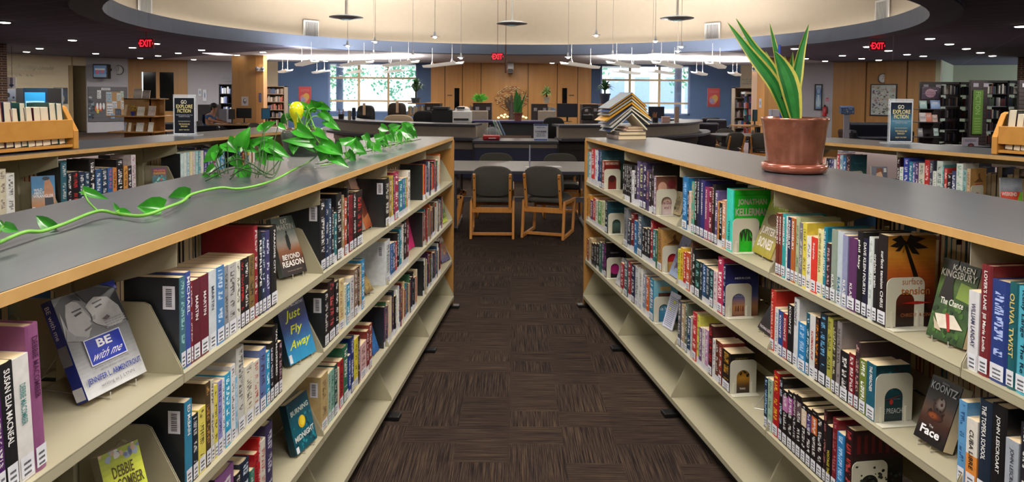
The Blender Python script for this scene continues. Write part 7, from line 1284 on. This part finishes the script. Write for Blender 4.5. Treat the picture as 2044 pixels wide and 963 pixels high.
for px, sd_ in ((520, 'left'), (1509, 'right')):
    p = DY(px, 139, 24.95 if px < 1000 else 23.9); t = thing('emergency_lamp', p, 'twin head emergency lamp at the top of the %s oak column' % sd_, 'lamp'); mb = MB(); mb.cbox((p.x, p.y, p.z), (.24, .1, .12)); build('housing', mb, M_WHITE, t, bevel=.01)
    for s_ in (-1, 1): mb = MB(); mb.ball((p.x + s_ * .10, p.y - .08, p.z + .04), .06, 10, 8); build('lamp_head', mb, mat('grey_plastic'), t, smooth=True)
# ------------------------------------------------------------------ right wing
bookcase(1466, 1510, 175, 26.0, 5, mat('tan_shelf'), 'tan bookcase below the COLLEGE LIFE lettering', ['c8c8c4', '2c4c8c', '5c2c34', 'd8d4cc', '34444c', '8c8ca0', '20242c'], 3)
t = thing('magazine_spinner', DY(1493, 240, 25.0), 'tall spinner of bright paperbacks in front of the tan bookcase', 'book rack'); t.location.z = 0; WL[t.as_pointer()].z = 0; a, b_ = DY(1484, 240, 25), DY(1504, 188, 25); R = random.Random(2); mb = MB(); cx_ = (a.x + b_.x) / 2; w_ = b_.x - a.x
mb.box((cx_ - w_ / 2, 24.9, b_.z), (cx_ + w_ / 2, 25.3, b_.z + .08)); build('top_sign', mb, M_WHITE, t); mb = MB(); mb.tube([(cx_, 25.1, .02), (cx_, 25.1, b_.z)], .03, 8); mb.lathe((cx_, 25.1, 0), [(.3, 0), (.3, .03), (.04, .05)], 16); build('post', mb, M_DKGREY, t)
pk = MB()
for i in range(6):
    for j in range(4): x = cx_ - w_ / 2 + j * w_ / 4; z_ = .30 + i * (b_.z - .35) / 6; pk.col(('8c2c34', '2c3c6c', '3c8ca0', 'b85434', '5c3c74', 'c8a0a8', '24402c')[(i * 3 + j * 5) % 7]); pk.obox((x, 24.9 + (j % 2) * .05, z_), (w_ / 4 * .88, 0, 0), (0, .04, 0), (0, .05, .20))
build('book', pk, M_CLOTH, label='bright paperbacks filling the tall spinner at the right', cat='book', kind='stuff')
M_NL = mat('navy_leather')
def armchair(px, py, y, rz, lab):
    a = DY(px, py, y); t = thing('armchair', (0, 0, 0), lab, 'armchair', 'dark leather armchairs'); WL[t.as_pointer()] = V((0, 0, 0))
    mb = MB(); mb.cbox((0, 0, .27), (.62, .7, .32)); build('seat', mb, M_NL, t, bevel=.06); mb = MB(); mb.obox((-.34, .26, .12), (.68, 0, 0), (0, .18, 0), (0, .12, .72)); build('backrest', mb, M_NL, t, bevel=.06)
    for s_ in (-1, 1): mb = MB(); mb.cbox((s_ * .40, .02, .33), (.17, .82, .52)); build('armrest', mb, M_NL, t, bevel=.06)
    for s_ in (-1, 1):
        for q_ in (-1, 1): mb = MB(); mb.cbox((s_ * .36, q_ * .32, .04), (.06, .06, .08)); build('leg', mb, M_BLACK, t)
    t.location = (a.x, y, 0); t.rotation_euler = (0, 0, math.radians(rz)); return t
armchair(1396, 260, 21.5, 200, 'dark leather armchair nearest the round desk at the right, seen from behind'); armchair(1432, 250, 25.0, 160, 'dark leather armchair in front of the blue wall, right of the other'); armchair(1412, 240, 27.0, 180, 'dark leather armchair farthest back against the blue wall'); armchair(1352, 240, 25.5, 150, 'dark leather armchair under the right window')
# round table and brown chairs
a = DY(1475, 258, 16.5); t = thing('round_table', (a.x, 16.5, 0), 'grey topped round table among brown chairs at the right', 'table'); R_ = (DY(1528, 258, 16.5).x - DY(1412, 258, 16.5).x) / 2; mb = MB(); mb.lathe((a.x, 16.5, .70), [(R_ - .02, 0), (R_, .01), (R_, .03), (R_ - .02, .04)], 40); build('table_top', mb, M_TOP, t)
for k_ in range(4): q_ = math.radians(20 + 90 * k_); mb = MB(); c = V((a.x + R_ * .62 * math.cos(q_), 16.5 + R_ * .62 * math.sin(q_), 0)); mb.cbox((c.x, c.y, .35), (.07, .07, .70)); build('leg', mb, mat('grey_leg', '6c6a70', .4), t)
TX_ = a.x
for dx, dy, rz, lab in ((-.62, -.95 + .2, 20, 'brown wooden chair at the left of the round table, facing away'), (.55, -.9, -35, 'brown wooden chair at the right front of the round table'), (.0, 1.1, 180, 'brown wooden chair behind the round table'), (1.05, .4, -110, 'brown wooden chair at the far right of the round table behind the pot')): dupe(ch0, (TX_ + dx * R_, 16.5 + dy * R_, 0), math.radians(rz), lab, 'chairs round the round table')
a = DY(1500, 244, 20); t = thing('computer_desk', (a.x, 20, 0), 'oak corner desk with a monitor left of the right oak column', 'desk'); mb = MB(); mb.box((a.x - .45, 19.7, .78), (a.x + .75, 20.6, .815)); build('desk_top', mb, M_OAK, t); mb = MB(); mb.box((a.x + .2, 20.1, 0), (a.x + .3, 20.3, .78)); build('pedestal', mb, M_DKGREY, t)
monitor(1500, 1514, 219, 242, 20.0, 'thin monitor with a teal screen on the oak corner desk', '1c4c5c', .6, bz=.816); gbox('paper_note', 1502, 1508, 219, 230, 19.9, M_WHITE, 'white note on the teal screened monitor at the right', 'paper', .008, .001)
def d_st(A): A.grad(0, 0, 1, 1, ['5c84b0', 'b0c8dc', '6c94c4', '3c5c9c', 'a8c0d4']).ell(.5, .75, .3, .1, '8cb0d0').rect(.3, .1, .7, .6, 'b8d0e0')
flat('framed_poster', 1625, 1641, 168, 220, wy(1626, pR[2], pR[3]) - .09, 'tall blue framed poster on the pale wall behind the copper pot', 'poster', d_st, M_BLACK, .05, .05, wl=(pR[2], pR[3]))
def d_rd(A): A.rect(0, 0, 1, 1, 'b8a8b4').rect(.15, .3, .85, .9, 'a03c5c').lines(.2, .35, .8, .8, 3, 'e0d0d8')
flat('safety_notice', 1647, 1655, 194, 207, wy(1650, pR[2], pR[3]) - .04, 'small red and white notice above the fire extinguisher', 'notice', d_rd, None, .01, wl=(pR[2], pR[3]))
p = DY(1646, 222, wy(1646, pR[2], pR[3]) - .08); t = thing('fire_extinguisher', p, 'red fire extinguisher on the pale wall at the right', 'fire extinguisher'); mb = MB(); mb.lathe(p - V((0, 0, .2)), [(.075, 0), (.08, .03), (.08, .3), (.05, .36), (.02, .38)], 16); build('cylinder', mb, mat('extinguisher_red', 'a01c20', .3), t, smooth=True); mb = MB(); mb.lathe(p + V((0, 0, .17)), [(.02, 0), (.03, .05), (.01, .08)], 10); mb.tube(smooth_path([p + V((0, 0, .2)), p + V((.1, -.02, .15)), p + V((.11, -.02, -.1))], 4), .012, 6); build('valve_and_hose', mb, M_BLACK, t)
gbox('wall_switch', 1614, 1617, 189, 195, wy(1615, pR[2], pR[3]) - .03, M_DKGREY, 'small dark switch on the pale wall left of the blue poster', 'switch', .02, .002); gbox('dark_panel', 1585, 1598, 173, 262, 26.0, M_DKGREY, 'tall dark panel behind the snake plant leaves', 'panel', .1); gbox('notice', 1542, 1556, 195, 212, 23.98, mat('navy_notice', '1c2440', .5), 'small navy notice on the right oak column behind the leaves', 'notice', .02)
def d_co(A): A.rect(0, 0, 1, 1, 'b8b8c4').rect(.25, .3, .75, .7, '7c8ca8')
flat('notice', 1515, 1520, 197, 215, 23.94, 'narrow pale notice on the light side of the right oak column', 'notice', d_co, None, .01)
gbox('storage_cabinet', 1540, 1556, 219, 262, 22.5, mat('grey_box', '8c8c94', .5), 'pale grey cabinet behind the snake plant', 'box', .3)
# book drop stand
a, b_ = DY(1678, 228, 20.6), DY(1704, 215, 20.6); t = thing('sign_stand', ((a.x + b_.x) / 2, 20.6, 0), 'grey post stand with a blue patterned tray on top, left of the sofa', 'stand'); mb = MB(); cx_ = (a.x + b_.x) / 2; mb.box((cx_ - .08, 20.6, 0), (cx_ + .08, 20.66, a.z)); mb.box((cx_ - .2, 20.45, 0), (cx_ + .2, 20.8, .03)); build('post', mb, mat('grey_post', '7c7c88', .4), t)
mb = MB(); mb.obox((a.x, 20.55, a.z), (b_.x - a.x, 0, 0), (0, .15, .05), (0, 0, b_.z - a.z)); build('tray', mb, mat('blue_tray', '24406c', .4), t); A = Art(V((a.x, 20.54, a.z)), V((b_.x - a.x, 0, 0)), V((0, 0, b_.z - a.z)), V((0, -1, 0)), .002); A.rect(.02, .05, .98, .95, '2c4874').speck(16, .05, .1, .95, .9, ['a8b8d0', '708cb0', 'd0c8a0'], .06, 4); A.done('tray_print', t)
# sofa
a, b_ = DY(1697, 275, 21.5), DY(1775, 240, 21.5); t = thing('sofa', ((a.x + b_.x) / 2, 21.5, 0), 'dark navy leather sofa under the painting at the right', 'sofa'); W_ = b_.x - a.x + .5
mb = MB(); mb.box((a.x + .2, 21.3, 0), (a.x + W_, 22.0, .42)); build('seat', mb, M_NL, t, bevel=.06); mb = MB(); mb.box((a.x + .15, 21.95, .12), (a.x + W_, 22.2, .86)); build('backrest', mb, M_NL, t, bevel=.08); mb = MB(); mb.obox((a.x - .05, 21.25, .08), (.24, 0, 0), (0, .9, 0), (-.08, 0, .56)); build('armrest', mb, M_NL, t, bevel=.08); mb = MB(); mb.obox((a.x + W_ - .1, 21.25, .08), (.24, 0, 0), (0, .9, 0), (.05, 0, .56)); build('armrest', mb, M_NL, t, bevel=.08)
def d_pa(A): A.rect(0, 0, 1, 1, 'a8b0b0').speck(46, .02, .02, .98, .98, ['9ca4a0', '8c9c94', 'b8b8ac', 'a89c90'], .08, 3).speck(26, .05, .1, .5, .95, ['5c4a5c', '6c6470', '44404c', '8c6c7c'], .045, 5).speck(22, .1, .02, .95, .4, ['4c5440', '6c6c54', '3c3c34'], .04, 6).speck(10, .5, .5, .95, .95, ['8c6c6c', '5c5048'], .04, 8)
flat('painting', 1737, 1790, 168, 231, wy(1790, pR[3], pR[4]) - .06, 'large grey abstract painting below the right wall clock', 'painting', d_pa, M_BLACK, .06, .04, wl=(pR[3], pR[4]))
# dark book stacks
M_STK = mat('dark_stack_steel', '1c1a1f', .45); M_BRD = mat('dark_slat_panel', '2a2224', .5)
def stack(x0, x1, x2, yt, y, lab, extra, seed):
    """end panel x0..x1 facing the aisle, shelves x1..x2 to its right"""
    a, m_, b_ = DY(x0, 200, y), DY(x1, 200, y), DY(x2, 200, y + .6); zt = DY(x0, yt, y).z; t = thing('book_stack', ((a.x + b_.x) / 2, y, 0), lab, 'bookshelf', 'tall dark stacks'); mb = MB(); mb.box((a.x, y, 0), (m_.x, y + .08, zt)); build('end_panel', mb, M_BRD, t, bevel=.005)
    mb = MB(); [mb.box((a.x + .01, y - .006, z_), (m_.x - .01, y, z_ + .012)) for z_ in [.1 * q_ for q_ in range(1, int(zt * 10))]]; build('slat_lines', mb, M_STK, t)
    mb = MB(); mb.box((m_.x, y + .1, zt - .06), (b_.x, y + .7, zt)); mb.box((b_.x - .03, y + .1, 0), (b_.x, y + .7, zt)); xm = (m_.x + b_.x) / 2; mb.box((xm - .02, y + .1, 0), (xm + .02, y + .7, zt)); build('frame', mb, M_STK, t)
    R = random.Random(seed); n_ = 6; g_ = (zt - .12) / n_; pk = MB()
    for i in range(n_):
        z_ = .08 + i * g_; mb = MB(); mb.box((m_.x, y + .12, z_), (b_.x, y + .68, z_ + .02)); build('shelf', mb, M_STK if i % 2 else mat('steel_grey'), t); x = m_.x + .04
        while x < b_.x - .08:
            w_ = R.uniform(.025, .06)
            if R.random() < .82: pk.col(R.choice(['24222a', '3c2c34', '1c2c44', '5c4c44', '2c3c2c', '4c1c20', '34343c', 'a8a49c', '6c6c74', '18181c'])); pk.obox((x, y + .16, z_ + .021), (w_ * .92, 0, 0), (0, .2, 0), (0, 0, g_ * R.uniform(.55, .78)))
            x += w_
    build('book', pk, M_CLOTH, label='small dark books filling the ' + lab, cat='book', kind='stuff')
    for q_ in (.12, .72): mb = MB(); xx = a.x + (m_.x - a.x) * q_; mb.box((xx, y - .015, zt - .18), (xx + .14, y - .006, zt - .08)); build('range_label', mb, mat('dull_label', '8c8894', .5), t)
    return t, a, m_, zt
stack(1837, 1878, 1934, 163, 19.5, 'tall dark book stack with face-out books on its end, at the right', 0, 1); stack(1937, 1971, 2032, 160, 18.5, 'tall dark book stack with a green banner on its end', 0, 2); stack(2034, 2075, 2120, 160, 17.6, 'tall dark book stack cut by the right edge of the photo', 0, 3)
def d_lav(A): A.rect(0, 0, 1, 1, '4c3c54').speck(20, .02, .02, .98, .98, ['c8c0d0', '2c2434', '8c5c6c', '5c5c94'], .06, 2).ell(.5, .5, .30, .36, 'b894a8').text('Online', .3, .5, .7, .66, '7c4c6c').text('Resources', .25, .34, .75, .46, '7c4c6c')
flat('poster', 1839, 1875, 174, 198, 19.47, 'framed flower poster with a pink circle on the end of the first dark stack', 'poster', d_lav, M_BLACK, .02)
def d_green(A): A.rect(0, 0, 1, 1, '4c6c2c').text('FICTION', .25, .45, .75, .96, '7c9c5c', vert=True).lines(.2, .04, .8, .4, 6, '6c8c4c')
flat('banner', 1940, 1963, 180, 268, 18.47, 'long green FICTION banner on the second dark stack', 'banner', d_green, mat('green_banner', '3c5c24', .6), .02)
for i, (x0, x1, yt, yb, c, c2, nm) in enumerate(((1835, 1850, 201, 217, '3c7c84', '6ca0a0', 'teal'), (1857, 1877, 200, 219, '2c5c9c', '7ca0cc', 'blue'), (1835, 1848, 225, 243, 'c8c0c0', '8c7c84', 'white and red'), (1847, 1860, 225, 244, 'b04c2c', 'c86c4c', 'orange red'), (1860, 1871, 229, 244, 'c0a098', '8c7870', 'pale pink'), (1831, 1842, 256, 273, '5c5c64', '8c8c90', 'grey'), (1863, 1873, 256, 271, 'a8c0c0', '6c8888', 'pale teal'))):
    a, b_ = DY(x0, yb, 19.25), DY(x1, yt, 19.25); w_, h_ = b_.x - a.x, b_.z - a.z; mb, pg = MB(), MB(); P = V((a.x, 19.22, a.z)); Yv = V((0, .18, .98)); N = V((1, 0, 0)).cross(Yv)
    book_shape(mb, pg, P, -N, V((1, 0, 0)), Yv, .02, w_, h_, [(1, c)], False, 'ddd', 1, False); o = build('book', mb, M_COVER, label='%s face-out book on the end panel of the first dark stack' % nm, cat='book', group='face-out books on the dark stack', origin=P); build('page_block', pg, M_PAGES, o); A = Art(P + N * .001, V((w_, 0, 0)), Yv * h_, N, .001); A.grad(.05, .05, .95, .95, [c, c2, c]); A.lines(.2, .6, .8, .85, 2, 'ddd', i); A.done('cover_art', o)
    if i in (0, 2, 5): mb = MB(); a0, b0 = DY(1833, yb, 19.2), DY(1878, yb, 19.2); mb.box((a0.x, 19.15, a0.z - .03), (b0.x, 19.48, a0.z - .005)); build('slat_shelf', mb, M_STK, label='thin dark ledge on the end of the first dark stack, %s one' % ('upper', '', 'middle', '', '', 'lower')[i], cat='shelf')
def d_sm(A): A.rect(0, 0, 1, 1, 'b8b0c4').ell(.55, .1, .2, .25, '4c3c4c').ell(.55, .05, .12, .12, 'b84434').lines(.15, .55, .85, .85, 2, '7c7484')
flat('counter_sign', 1920, 1953, 275, 292, 14.5, 'small white sign with a round dark figure below the green banner', 'sign', d_sm, None, .01); a = DY(1936, 292, 14.5); mb = MB(); mb.box((a.x - .3, 14.4, 0), (a.x + .4, 15.0, a.z)); build('low_cabinet', mb, M_STK, label='low dark cabinet under the small white sign', cat='cabinet')
gbox('wall_light', 2016, 2028, 154, 160, 22.4, M_WHITE, 'small twin emergency light high at the right edge', 'lamp', .1, .02)
